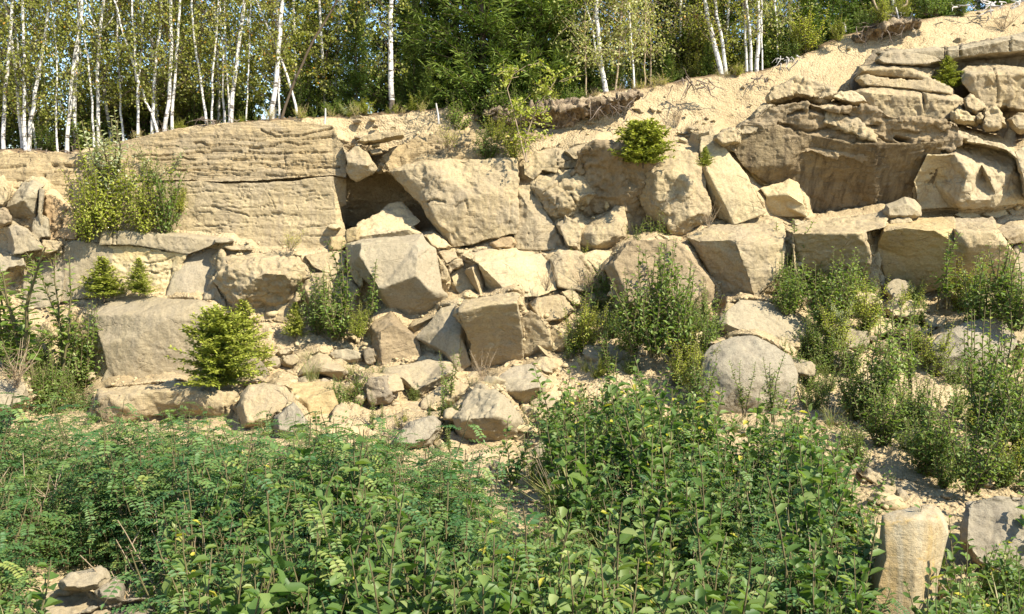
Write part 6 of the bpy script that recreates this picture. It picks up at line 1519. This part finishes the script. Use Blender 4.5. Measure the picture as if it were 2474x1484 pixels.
# (prototype, name, label, category, foot px, foot py, height px, width factor, depth offset)
SHRUBS = [
    ('lime0', "leafy_shrub", "tall bright green shrub against the left end of the long wall", "shrub", 262, 560, 215, 1.0, -.42),
    ('lime1', "leafy_shrub", "right half of the tall bright green shrub by the wall", "shrub", 350, 560, 195, .85, -.38),
    ('lime1', "leafy_shrub", "low yellow green shrub at the left foot of the tall shrub", "shrub", 212, 578, 170, .95, -.35),
    ('willow1', "leafy_shrub", "dull green shrub behind the tall bright one near the wall", "shrub", 400, 560, 190, .8, -.25),
    ('pale', "willow_shrub", "silvery pale willow topping the tall green shrub", "willow", 258, 480, 215, 1.3, -.45),
    ('pale', "willow_shrub", "small silvery willow tuft right of the tall shrub top", "willow", 375, 450, 110, 1.3, -.2),
    ('lime0', "leafy_shrub", "little shrub at the wall right of the tall green shrub", "shrub", 435, 510, 75, 1.0, -.45),
    ('stem1', "broad_sapling", "large open sapling on the left bench before the grey blocks", "sapling", 90, 900, 310, 1.9, -.5),
    ('stem0', "broad_sapling", "second open sapling left of the huge smooth block", "sapling", 30, 880, 270, 1.8, -.4),
    ('stem0', "broad_sapling", "tall thin sapling between the left bench and the huge block", "sapling", 150, 890, 300, 1.2, -.5),
    ('willow1', "leafy_shrub", "brownish green bush at the left foot of the huge smooth block", "shrub", 190, 935, 200, .95, -.3),
    ('yellowing', "weed_clump", "yellowing weeds on the ledge at the far left", "weed", 60, 660, 70, 1.3, -.3),
    ('yellowing', "weed_clump", "yellowing weeds below the reddish slab at left", "weed", 130, 640, 50, 1.3, -.3),
    ('dry', "dry_weed", "dead brown weeds at the left edge below the saplings", "weed", 40, 930, 120, 1.3, -.4),
    ('youngspruce0', "young_spruce", "young spruce in front of the bright yellow hollow", "spruce", 250, 716, 88, 1.5, -.35),
    ('youngspruce1', "young_spruce", "narrow young spruce at the right of the yellow hollow", "spruce", 338, 710, 80, 1.2, -.35),
    ('bushspruce', "young_spruce", "bushy yellow green spruce beside the huge smooth block", "spruce", 530, 928, 170, 1.3, -.45),
    ('youngspruce1', "young_spruce", "spruce tip rising behind the bushy yellow green spruce", "spruce", 590, 900, 165, 1.25, -.3),
    ('willow0', "leafy_shrub", "dense willow bush in the gap left of the grey fronted block", "shrub", 815, 815, 170, 1.2, -.4),
    ('stem0', "leafy_shrub", "tall thin stemmed willow rising beside the grey fronted block", "shrub", 830, 790, 220, 1.1, -.5),
    ('lime0', "leafy_shrub", "bright fresh green shrub at the right of the willow bush", "shrub", 868, 812, 85, 1.2, -.6),
    ('willow1', "leafy_shrub", "leafy willow at the left of the dense willow bush", "shrub", 765, 800, 150, .9, -.35),
    ('stem1', "leafy_shrub", "upright willow shoots against the grey block face", "shrub", 890, 770, 165, 1.0, -.4),
    ('youngspruce0', "leafy_shrub", "low green tuft left of the willow bush on the sand", "shrub", 715, 812, 75, .9, -.3),
    ('yellowing', "weed_clump", "sparse yellow weeds on the foot of the long wall", "weed", 700, 603, 65, 1.6, -.45),
    ('willow0', "leafy_shrub", "big leafy bush before the hidden brown boulder", "shrub", 1580, 850, 270, .95, -.8),
    ('willow2', "leafy_shrub", "left shoulder of the big leafy bush right of centre", "shrub", 1525, 845, 215, .9, -.75),
    ('willow1', "leafy_shrub", "right shoulder of the big leafy bush right of centre", "shrub", 1640, 835, 235, .85, -.7),
    ('stem0', "leafy_shrub", "tall shoots topping the big leafy bush right of centre", "shrub", 1600, 760, 185, 1.2, -.8),
    ('stem1', "leafy_shrub", "small dark willow at the cliff foot above the big bush", "shrub", 1540, 600, 70, 1.2, -.5),
    ('dry', "dry_weed", "dry brown weeds left of the big leafy bush", "weed", 1420, 700, 80, 1.3, -.35),
    ('dry', "dry_weed", "dry weeds on the pale sloping slab", "weed", 1320, 700, 65, 1.2, -.5),
    ('stem0', "leafy_shrub", "tall willow shoots climbing the shaded right ledge", "shrub", 1905, 715, 190, 1.2, -.35),
    ('stem1', "leafy_shrub", "second group of shoots on the shaded right ledge", "shrub", 1940, 715, 180, 1.3, -.4),
    ('willow1', "leafy_shrub", "spreading bush before the shaded ledge block", "shrub", 1990, 790, 185, 1.1, -.35),
    ('willow2', "leafy_shrub", "left part of the spreading bush before the ledge block", "shrub", 1900, 755, 120, 1.2, -.3),
    ('willow0', "leafy_shrub", "right part of the spreading bush near the narrow pillar", "shrub", 2055, 760, 150, .9, -.3),
    ('pale', "willow_shrub", "greyish willow tuft above the grey holed stone", "willow", 2030, 790, 70, 1.4, -.5),
    ('stem0', "leafy_shrub", "tall shoots before the golden overhang", "shrub", 2285, 740, 190, 1.3, -.5),
    ('willow1', "leafy_shrub", "leafy bush below the shaded block right of the overhang", "shrub", 2370, 790, 200, 1.1, -.5),
    ('willow2', "leafy_shrub", "leafy bush at the right edge before the ledge row", "shrub", 2450, 790, 190, 1.1, -.5),
    ('stem1', "leafy_shrub", "tall single shoots before the cracked right blocks", "shrub", 2410, 760, 200, 1.2, -.6),
    ('willow0', "leafy_shrub", "sapling clump between the two grey slabs at right", "shrub", 2110, 980, 230, .95, -.6),
    ('stem0', "leafy_shrub", "thin tall saplings above the sapling clump at right", "shrub", 2150, 950, 250, 1.1, -.6),
    ('stem1', "leafy_shrub", "thin saplings left of the large grey right slab", "shrub", 2210, 930, 190, 1.2, -.5),
    ('willow1', "leafy_shrub", "dense tall bush before the large grey right slab", "shrub", 2390, 1060, 300, .9, -.7),
    ('willow2', "leafy_shrub", "dense bush at the right edge below the grey slab", "shrub", 2460, 1090, 300, .9, -.8),
    ('stem0', "leafy_shrub", "tall sapling with spaced leaves before the right slab", "shrub", 2420, 1030, 300, 1.1, -.8),
    ('willow0', "leafy_shrub", "low bush on the scree above the right sand strip", "shrub", 2250, 1130, 220, 1.1, -.4),
    ('willow2', "leafy_shrub", "bush at the upper end of the right sand strip", "shrub", 2130, 1070, 170, 1.2, -.4),
    ('willow1', "leafy_shrub", "bush right of the sand strip near the right edge", "shrub", 2350, 1180, 220, 1.1, -.4),
    ('stem0', "leafy_shrub", "thin stems growing before the dome shaped boulder", "shrub", 1790, 1000, 140, 1.1, -.8),
    ('stem1', "leafy_shrub", "thin stems at the right side of the dome shaped boulder", "shrub", 1870, 1010, 170, 1.1, -.8),
    ('willow2', "leafy_shrub", "bush at the left foot of the dome shaped boulder", "shrub", 1690, 1010, 170, .9, -.8),
    ('cushion', "young_spruce", "bright round spruce clinging to the cliff top", "spruce", 1553, 392, 85, 1.35, -.75),
    ('youngspruce0', "young_spruce", "tiny spruce at the top of the smooth leaning rock", "spruce", 1703, 402, 42, 1.2, -.75),
    ('youngspruce1', "young_spruce", "small yellowish spruce rooted in the upper right strata", "spruce", 2285, 215, 70, 1.5, -1.0),
    ('lime1', "birch_sapling", "thin yellow green sapling hanging before the dark cliff recess", "sapling", 1440, 450, 95, 1.1, -.75),
    ('yellowing', "weed_clump", "yellow weeds on the crumbling ledges under the birch sapling", "weed", 1085, 360, 75, 1.6, -.5),
    ('lime1', "leafy_shrub", "small lime green shrub at the foot of the birch sapling", "shrub", 1240, 385, 130, .9, -.5),
    ('willow0', "leafy_shrub", "dark leafy shrub shading the ledges left of the birch sapling", "shrub", 1180, 385, 90, 1.2, -.4),
    ('willow0', "leafy_shrub", "bushy shrub on the brow left of the birch sapling", "shrub", 1110, 318, 95, 1.4, .0),
    ('brush2', "leafy_shrub", "dark bush spilling over the rim left of the earth bank", "shrub", 1175, 310, 85, 1.1, .0),
    ('willow1', "leafy_shrub", "green bush over the left end of the dark earth bank", "shrub", 1230, 300, 90, 1.4, -.1),
    ('brush0', "leafy_shrub", "yellowish bush hanging over the middle of the earth bank", "shrub", 1315, 282, 75, 1.1, -.15),
    ('willow2', "leafy_shrub", "low bush over the earth bank beside the leaning birch", "shrub", 1390, 262, 60, 1.5, -.15),
    ('lime0', "leafy_shrub", "bright shrub on the brow under the birch sapling", "shrub", 1200, 345, 75, 1.2, -.2),
    ('dry', "dry_weed", "dry stalks on the sandy brow right of the birch sapling", "weed", 1635, 300, 75, .8, -.1),
    ('dry', "dry_weed", "reddish dry tuft on the high sand slope at upper right", "weed", 2425, 68, 45, 1.8, -.1),
    ('dry', "dry_weed", "dry tuft at the foot of the smooth leaning rock", "weed", 1712, 545, 55, 1.0, -.6),
    ('dry', "dry_weed", "dry tuft at the base of the streaked brown wall", "weed", 2200, 520, 60, 1.0, -.5),
    ('yellowing', "weed_clump", "yellow weeds below the rough dark brown stone", "weed", 845, 965, 60, 1.4, -.3),
    ('dry', "dry_weed", "pinkish dry weeds before the dark fronted cube", "weed", 1165, 915, 80, 1.0, -.9),
    ('stem1', "leafy_shrub", "small weed growing beside the pale ridged boulder", "weed", 1090, 1090, 70, 1.5, -.3),
    ('lime1', "leafy_shrub", "orange tinged shrub on the rim beside the slope spruces", "shrub", 1945, 120, 110, 1.2, .1),
    ('yellowing', "moss_mat", "mossy yellow plants along the rim above the dark roots", "ground plants", 1600, 212, 40, 2.6, .15),
    ('yellowing', "moss_mat", "yellow green plants on the rim left of the stump roots", "ground plants", 1545, 222, 35, 2.4, .12),
    ('lime0', "leafy_shrub", "low shrub at the rim behind the centre birch foot", "shrub", 1010, 272, 50, 2.0, .25),
    ('lime1', "leafy_shrub", "low shrub at the rim left of the centre birch foot", "shrub", 880, 278, 45, 2.2, .25),
    ('willow2', "leafy_shrub", "low rim shrub below the pale slim birch", "shrub", 800, 282, 45, 2.2, .3),
    ('pale', "willow_shrub", "pale leaved plant on the rim near the pale slim birch", "willow", 835, 280, 35, 1.8, .2),
    ('willow0', "leafy_shrub", "low dark shrub under the leftmost birches", "shrub", 120, 370, 80, 1.5, .5),
    ('willow1', "leafy_shrub", "dark shrub between the left birch pair and forked birch", "shrub", 205, 365, 90, 1.4, .6),
]
for key, nm, lab, cat, px, py, hp, wf, dy in SHRUBS:
    Y = SY(px, py) + dy
    H0 = {'youngspruce0': .72, 'youngspruce1': 1.0, 'bushspruce': 1.25, 'cushion': .6}.get(key, 1.0)
    s = pxm(hp, Y) / H0 * (1.1 if nm == 'leafy_shrub' else 1.08)
    loc = P(px, py, Y)
    plant(key, nm, lab, cat, loc, rngP.uniform(0, 6.28), (s * wf, s * wf, s))

# smaller wild plants between them: same kinds, nothing tells them apart
for (x0, y0, x1, y1), cnt in [((2040, 860, 2473, 1190), 56), ((1850, 740, 2473, 900), 28), ((1370, 760, 1720, 930), 26), ((-20, 820, 240, 1010), 36), ((760, 960, 1330, 1090), 16), ((1640, 900, 2020, 1010), 30), ((1860, 640, 2110, 760), 14), ((2240, 660, 2473, 780), 14), ((1400, 620, 1700, 780), 10)]:
    for _ in range(cnt):
        px, py = rngP.uniform(x0, x1), rngP.uniform(y0, y1)
        if inside(px, py, [(1960, 1010), (2060, 1080), (2160, 1190), (2280, 1190), (2180, 1110), (2010, 1000)]): continue
        Y = SY(px, py); s = pxm(rngP.uniform(45, 160), Y)
        plant(['willow0', 'willow1', 'willow2', 'stem0', 'stem1', 'stem0', 'lime0'][int(rngP.integers(0, 7))], "scree_plant", "leafy willow seedling sprouting from the sandy scree between the rocks", "seedling", P(px, py, Y), rngP.uniform(0, 6.28), (s * 1.1, s * 1.1, s), "willow seedlings sprouting on the scree")
for k in range(64):
    px = rngP.uniform(1180, 1780) if k % 2 else rngP.uniform(330, 1060)
    py, ye = rim(px); Y = ye + rngP.uniform(-.12, .35)
    x = (px - W_PX / 2) / F_PX * Y; s = rngP.uniform(.12, .32)
    plant(['yellowing', 'dry', 'lime0', 'yellowing', 'stem0'][int(rngP.integers(0, 5))], "rim_weed", "low weed tuft growing along the earthy rim of the cliff", "weed", (x, Y, P(px, py, ye)[2] - .04), rngP.uniform(0, 6.28), (s * 1.5, s * 1.5, s), "weeds along the rim of the cliff")
# birch sapling leaning out over the ledges
lvB, tbB = Leaves(), Tubes(5)
fx, fy, YB = 1272, 392, 16.55
foot = P(fx, fy, YB)
main = P([1272, 1268, 1285, 1300, 1322, 1345], [392, 340, 290, 255, 225, 190], YB - .1) - foot
main2 = P([1270, 1255, 1240, 1225, 1240, 1270], [392, 330, 270, 215, 180, 160], YB - .2) - foot
tbB.add(main, .018, .004); tbB.add(main2, .014, .004)
for st in (main, main2):
    for k in range(26):
        i = rngP.integers(1, 6); p = st[i] + rngP.normal(0, .06, 3)
        br = curve(p, (rngP.normal(0, 1), rngP.normal(0, .7), rngP.uniform(-.1, .5)), rngP.uniform(.2, .55), 4, rngP, .15, -.03)
        tbB.add(br, .005, .002)
        for q in range(15):
            g = rngP.uniform(.5, 4); j = min(int(g), 3)
            lvB.add(br[j] + (br[j + 1] - br[j]) * (g - j) + rngP.normal(0, .03, 3), rngP.normal(0, 1, 3) + (0, 0, -.3), rngP.normal(0, .5, 3) + (0.1, -.3, .9), rngP.uniform(.045, .07), .042, np.clip(rngP.normal(.55, .2), 0, 1))
e = empty("birch_sapling", foot, "yellow green birch sapling leaning from the ledges before the tall spruces", "sapling")
obj("foliage", lvB.mesh("foliage", 'lime', True), e); obj("stem", tbB.mesh("stem", 'tanbark'), e)

# ------------------------------------------------------------------ roots, stumps and dead wood along the rim
def roots(name, label, cat, px, py, Y, n, ln, mat, seed, up=-.25, r=.012, spread=1.0, body=None):
    rng = np.random.default_rng(seed)
    foot = P(px, py, Y); tb = Tubes(5)
    for k in range(n):
        d = np.array([rng.normal(0, 1.0), rng.uniform(-.6, .1), rng.uniform(-1.0, .1)])
        p = np.array([rng.normal(0, .22) * spread, 0, rng.normal(0, .05)])
        L = ln * .55 * rng.uniform(.4, 1.2)
        q = curve(p, d, L, 7, rng, .32, up * .3)
        rr = r * rng.uniform(.5, 1.3)
        tb.add(q, rr, rr * .2)
        if rng.random() < .6:
            tb.add(curve(q[3], d + rng.normal(0, .8, 3), L * .45, 5, rng, .3, up * .2), rr * .5, rr * .15)
    o = obj(name, tb.mesh(name, mat), None, foot)
    return tag(o, label, cat, None, "thing")


roots("root_tangle", "dark root tangle hanging below the slim birches over the long wall", "roots", 535, 298, 17.25, 22, .7, 'root', 1)
roots("root_tangle", "dark hanging roots beneath the thick leaning birch", "roots", 1440, 245, 17.3, 16, .9, 'root', 2, r=.012, spread=1.6)
roots("root_tangle", "grey bare roots in the shadow below the tan birch stems", "roots", 1490, 250, 17.25, 9, .8, 'root', 3, r=.012)
roots("stump_roots", "uprooted stump with trailing roots at the top of the sandy brow", "stump", 1680, 200, 17.7, 16, .75, 'root', 4, r=.016)
roots("root_tangle", "roots dangling under the upright birch group", "roots", 1830, 190, 18.2, 14, .5, 'root', 5)
roots("dead_branch", "silvery dead root at the rim where the sand slope steepens", "dead wood", 1900, 145, 18.5, 10, .6, 'silver', 6, r=.016, spread=.5)
roots("root_tangle", "dark earthy root curtain at the cornice of the upper sand slope", "roots", 2130, 60, 18.9, 16, .8, 'root', 7, r=.014, spread=1.3)
roots("dead_branch", "pale bare branches lying over the root cornice", "dead wood", 2170, 38, 19.1, 6, 1.1, 'silver', 8, r=.011, spread=1.6, up=.1)
roots("driftwood", "silver weathered driftwood at the upper right corner", "dead wood", 2370, 14, 19.6, 8, .9, 'silver', 9, r=.02, spread=1.2, up=.15)
roots("driftwood", "twisted silver root touching the right end of the rim", "dead wood", 2450, 8, 19.8, 9, .8, 'silver', 10, r=.022, spread=1.3, up=.1)
roots("root_tangle", "thin roots along the rim under the leftmost birches", "roots", 70, 372, 17.05, 20, .6, 'root', 12, spread=2.0, r=.010)
roots("root_tangle", "thin roots under the close birch pair by the tall shrub", "roots", 175, 374, 17.05, 14, .5, 'root', 13, r=.010)
roots("root_tangle", "fine roots under the curved footed birch", "roots", 410, 322, 17.2, 12, .4, 'root', 14, r=.008)
roots("root_tangle", "brown roots at the foot of the crossing birches", "roots", 670, 290, 17.3, 12, .4, 'root', 15, r=.008)
roots("root_tangle", "dark roots over the shaded earth bank left of the leaning birch", "roots", 1330, 268, 17.3, 10, .8, 'root', 16, r=.009, spread=1.8)
for lab, a, b, Y, m in [
    ("short white stake standing on the sandy rim left of the centre birch", (784, 300), (786, 262), 17.2, 'silver'),
    ("leaning pale stick on the rim left of the birch sapling", (1060, 300), (1053, 250), 17.1, 'silver'),
    ("upright bare snag on the root cornice at upper right", (2172, 60), (2163, 18), 19.0, 'silver'),
    ("small grey snag at the upper rim of the sand slope", (2042, 78), (2038, 55), 19.2, 'silver'),
]:
    q = P([a[0], (a[0] + b[0]) / 2 + 1, b[0]], [a[1], (a[1] + b[1]) / 2, b[1]], Y)
    tb = Tubes(6); tb.add(q - q[0], .022, .014)
    tag(obj("dead_stick", tb.mesh("dead_stick", m), None, q[0]), lab, "stick", None, "thing")
q = P([2150, 2170, 2190, 2192], [40, 25, 10, -25], 19.3); tb = Tubes(6); tb.add(q - q[0], .03, .022)
q2 = P([2150, 2120, 2112, 2098], [40, 28, 10, -30], 19.3); tb.add(q2 - q[0], .028, .02)
tag(obj("dead_stick", tb.mesh("dead_stick", 'tanbark'), None, q[0]), "curved pair of bare tan stems rising from the root cornice", "stems", None, "thing")
# ------------------------------------------------------------------ foreground thicket
for k in range(5):
    lv, tb = make_pinnate(400 + k, h=1.0, stems=3); proto('pin%d' % k, lv, tb, 'robinia', 'twig')
for k in range(5):
    lv, tb = make_sapling(420 + k, h=1.1, stems=3, ll=.105, lw=.056, spread=.24, twigs=6, pitch=.046, tw_len=.32, tone0=.42); proto('sap%d' % k, lv, tb, 'sapling', 'twig')
for k in range(3):
    lv, tb = make_sapling(440 + k, h=1.15, stems=2, ll=.125, lw=.10, spread=.24, twigs=5, pitch=.062, tw_len=.3, tone0=.48, droop=.3); proto('pop%d' % k, lv, tb, 'sapling', 'twig')

LEFT = [(-60, 970), (100, 970), (230, 1000), (330, 1000), (430, 995), (560, 1000), (650, 1040), (760, 1030), (850, 1005), (950, 1050), (1040, 1075), (1140, 1095), (1190, 1190), (1215, 1260), (1260, 1500), (-60, 1500)]
RIGHT = [(1260, 1500), (1230, 1270), (1320, 1220), (1390, 1150), (1340, 1040), (1335, 960), (1370, 840), (1450, 850), (1500, 905), (1600, 910), (1680, 945), (1760, 1005), (1950, 985), (2010, 1040), (2050, 1130), (2110, 1220), (2095, 1500)]
CORNER = [(2280, 1330), (2350, 1240), (2480, 1230), (2540, 1300), (2540, 1500), (2260, 1500)]
rngT = np.random.default_rng(23)
placed = []


def top_px(x, Y, z, h):
    a, b = proj(np.array([[x, Y, z + h]]))
    return a[0], b[0]


def scatter(polys, n, keys, hr, name, label, cat, group, ymin=4.6, ymax=13.2, mind=.12, wide=.62):
    c = 0; tries = 0
    mine = []
    while c < n and tries < n * 90:
        tries += 1
        Y = math.sqrt(rngT.uniform(ymin ** 2, ymax ** 2)); x = rngT.uniform(-wide, wide) * Y
        z = ground_z(x, Y); h = hr[0] + (hr[1] - hr[0]) * rngT.beta(1.3, 1.6)
        px, py = top_px(x, Y, z, h * .93 if h < .95 else h * .45 + .45)
        jx, jy = rngT.normal(0, 48), rngT.normal(0, 24)
        if not (any(inside(px + jx, min(py + jy, 1495), p) for p in polys) and py < 1640): continue
        if 40 < px < 380 and Y < 7.5: continue
        if any((x - a) ** 2 + (Y - b) ** 2 < mind ** 2 for a, b in mine): continue
        mine.append((x, Y))
        key = keys[int(rngT.integers(0, len(keys)))]
        plant(key, name, label, cat, (x, Y, z - .03), rngT.uniform(0, 6.28), h / (1.0 if key.startswith('pin') else 1.1), group, (rngT.normal(0, .07), rngT.normal(0, .07)))
        c += 1
    return c


PIN_L = [(-60, 955), (200, 990), (560, 1000), (850, 1010), (1140, 1080), (1215, 1260), (1100, 1330), (420, 1290), (260, 1420), (-60, 1420)]
SAP_L = [(200, 1500), (330, 1230), (560, 1080), (800, 1060), (1100, 1200), (1215, 1260), (1260, 1500)]
SAP_FAR = [(-60, 1300), (250, 1300), (250, 1500), (-60, 1500)]
n1 = scatter([PIN_L], 250, ['pin%d' % k for k in range(5)], (.5, 1.5), "feathery_seedling", "dark green feathery leaved seedling packed in the left thicket", "seedling", "feathery seedlings of the left thicket", ymax=13.2)
n2 = scatter([SAP_L, SAP_FAR], 170, ['sap%d' % k for k in range(5)] + ['pop0', 'pop1', 'pop2'], (.6, 1.6), "willow_sapling", "upright broad leaved sapling standing in the left half of the thicket", "sapling", "broad leaved saplings in the left thicket", ymax=9.5)
n3 = scatter([RIGHT], 200, ['sap%d' % k for k in range(5)] + ['pop0', 'sap1', 'sap2', 'pop1'], (.5, 1.65), "leafy_sapling", "leafy sapling packed in the right thicket beyond the sand path", "sapling", "leafy saplings of the right thicket")
n4 = scatter([RIGHT], 40, ['pin%d' % k for k in range(5)], (.8, 1.15), "feathery_seedling", "feathery leaved seedling among the saplings of the right thicket", "seedling", "feathery seedlings in the right thicket", ymax=11)
n5 = scatter([CORNER], 38, ['sap0', 'sap2', 'sap4', 'pop1'], (.7, 1.1), "leafy_sapling", "sapling before the purple grey rock at the lower right corner", "sapling", "saplings in the lower right corner", ymax=8.0)
CENTRE = [(1130, 1250), (1250, 1225), (1390, 1200), (1400, 1500), (1120, 1500)]
scatter([CENTRE], 34, ['sap0', 'sap1', 'sap3', 'pop0', 'pop2'], (.5, 1.25), "leafy_sapling", "leafy sapling closing the lower end of the sand path", "sapling", "saplings at the lower end of the sand path", ymax=9.0)
for k in range(2):
    lv, tb = make_grass(480 + k); proto('grass%d' % k, lv, tb, 'grass', 'tanbark', False, ("blades", "stalks"))
scatter([LEFT, RIGHT, CENTRE, CORNER], 46, ['grass0', 'grass1'], (1.0, 2.0), "grass_tuft", "thin grass tuft growing up through the leafy thicket", "grass tuft", "grass tufts in the thicket", mind=.3)
scatter([LEFT, RIGHT, CENTRE], 16, ['dry'], (.6, 1.2), "dead_weed", "bare dead brown stems standing in the leafy thicket", "dead stems", "dead stems in the thicket", mind=.3)
for k in range(26):
    px, py = rngT.uniform(600, 2350), rngT.uniform(880, 1120)
    plant('grass%d' % (k % 2), "grass_tuft", "dry grass tuft rooted on the open sandy scree", "grass tuft", P(px, py, SY(px, py)), rngT.uniform(0, 6.28), rngT.uniform(.4, .8), "grass tufts on the open scree")
scatter([[(2500, 900), (3000, 880), (3000, 1500), (2500, 1500)]], 60, ['sap0', 'sap1', 'sap2', 'sap4', 'pop1'], (.5, 1.5), "leafy_sapling", "leafy sapling of the thicket running on past the right picture edge", "sapling", "saplings past the right picture edge", wide=.85)
scatter([[(-420, 960), (-70, 960), (-70, 1500), (-420, 1500)]], 50, ['pin0', 'pin1', 'pin2', 'pin3', 'sap1'], (.5, 1.4), "feathery_seedling", "seedling of the thicket running on past the left picture edge", "seedling", "seedlings past the left picture edge", wide=.85)
# single plants that stand out
for key, nm, lab, cat, px, py, h, Y in [
    ('pop0', "willow_sapling", "tall big leaved sapling rising above the left thicket", "sapling", 832, 1000, 1.4, 9.2),
    ('pop1', "willow_sapling", "big leaved sapling before the sand path", "sapling", 955, 1085, 1.3, 8.2),
    ('sap2', "willow_sapling", "slender sapling on the left margin of the sand path", "sapling", 1215, 1165, .9, 9.6),
    ('sap0', "willow_sapling", "slender sapling in the middle of the sand path", "sapling", 1245, 1110, .8, 10.4),
    ('pop2', "willow_sapling", "few leaved sapling on the right margin of the sand path", "sapling", 1360, 1130, .9, 9.2),
    ('sap3', "willow_sapling", "small sapling low on the sand path", "sapling", 1275, 1250, .7, 8.8),
    ('pin1', "feathery_seedling", "arching feathery seedling before the yellow sandy ledge", "seedling", 770, 1030, .9, 11.4),
    ('pin2', "feathery_seedling", "feathery seedling reaching over the pale half buried boulder", "seedling", 600, 985, 1.0, 11.2),
    ('pin3', "feathery_seedling", "feathery seedling at the low broken ledge", "seedling", 440, 1000, .9, 11.0),
    ('pin0', "feathery_seedling", "feathery seedling at the foot of the ridged boulder", "seedling", 1185, 1045, .7, 12.0),
    ('pin4', "feathery_seedling", "bright feathery seedling left of the standing rust stained rock", "seedling", 2115, 1200, .8, 8.4),
    ('pin2', "feathery_seedling", "low feathery plant climbing the left foot of the huge block", "seedling", 215, 925, .6, 13.5),
    ('sap1', "leafy_sapling", "sapling before the right face of the standing rock", "sapling", 2300, 1370, .9, 6.4),
]:
    top = P(px, py, Y)
    plant(key, nm, lab, cat, (top[0], top[1], top[2] - h), rngT.uniform(0, 6.28), h / (1.0 if key.startswith('pin') else 1.1))

# low mixed growth filling the thicket
VS, FS, TS, off = [], [], [], 0
src = []
for k in range(3):
    lv, tb = make_pinnate(460 + k, h=.7, stems=2); src.append(lv.arrays(False))
    lv, tb = make_sapling(470 + k, h=.75, stems=3, ll=.06, lw=.036, twigs=4, pitch=.05, tone0=.35); src.append(lv.arrays(False))
c = t = 0
while c < 330 and t < 60000:
    t += 1
    Y = math.sqrt(rngT.uniform(4.4 ** 2, 12.6 ** 2)); x = rngT.uniform(-.62, .62) * Y
    z = ground_z(x, Y)
    px, py = top_px(x, Y, z, .6); px += rngT.normal(0, 25); py += rngT.normal(0, 20)
    if 40 < px < 380 and Y < 7.5: continue
    if not (py < 1800 and any(inside(px, min(max(py, 0), 1495), p) for p in (LEFT, RIGHT))): continue
    left = inside(px, min(py, 1495), LEFT)
    V, F, T = src[int(rngT.integers(0, 3)) * 2 + (0 if left and rngT.random() < .7 else 1)]
    a = rngT.uniform(0, 6.28); s = rngT.uniform(.7, 1.25)
    R = np.array([[math.cos(a), -math.sin(a), 0], [math.sin(a), math.cos(a), 0], [0, 0, 1]])
    VS.append(V @ R.T * s + np.array([x, Y, z])); FS.append(F + off); TS.append(T); off += len(V); c += 1
o = obj("undergrowth", mesh_np("undergrowth", np.concatenate(VS), [np.concatenate(FS)], tint=np.concatenate(TS), mat=M['sapling']))
tag(o, "low mixed green undergrowth filling the thicket", None, None, "stuff")

# ------------------------------------------------------------------ loose rubble on sand and benches
ico = bmesh.new(); bmesh.ops.create_icosphere(ico, subdivisions=1, radius=1.0)
IV = np.array([v.co[:] for v in ico.verts]); IF = np.array([[v.index for v in f.verts] for f in ico.faces]); ico.free()
rngG = np.random.default_rng(77)
VS, FS, off = [], [], 0
for k in range(9000):
    px = rngG.uniform(-60, 2540)
    a, b = sheet_rows(px)
    r = rngG.random()
    py = rngG.uniform(a[0] + 6, a[2]) if r < .06 else rngG.uniform(a[2], a[7] + 120)
    if inside(px, py, LEFT) and py > 1060 or inside(px, py, RIGHT) and py > 1060: continue
    Y = SY(px, py)
    s = .012 + .03 * rngG.random() ** 3 + (.06 * rngG.random() ** 2 if rngG.random() < .12 else 0)
    V = IV * (1 + rngG.normal(0, .22, (len(IV), 1))) * s * np.array([1.3, 1.0, .7])
    al = rngG.uniform(0, 6.28)
    R = np.array([[math.cos(al), -math.sin(al), 0], [math.sin(al), math.cos(al), 0], [0, 0, 1]])
    VS.append(V @ R.T + P(px, py, Y - .03)); FS.append(IF + off); off += len(IV)
g = obj("scree_gravel", mesh_np("scree_gravel", np.concatenate(VS), [np.concatenate(FS)], mat=M['cream']))
tag(g, "loose sandstone gravel and chips scattered over the sand", None, None, "stuff")
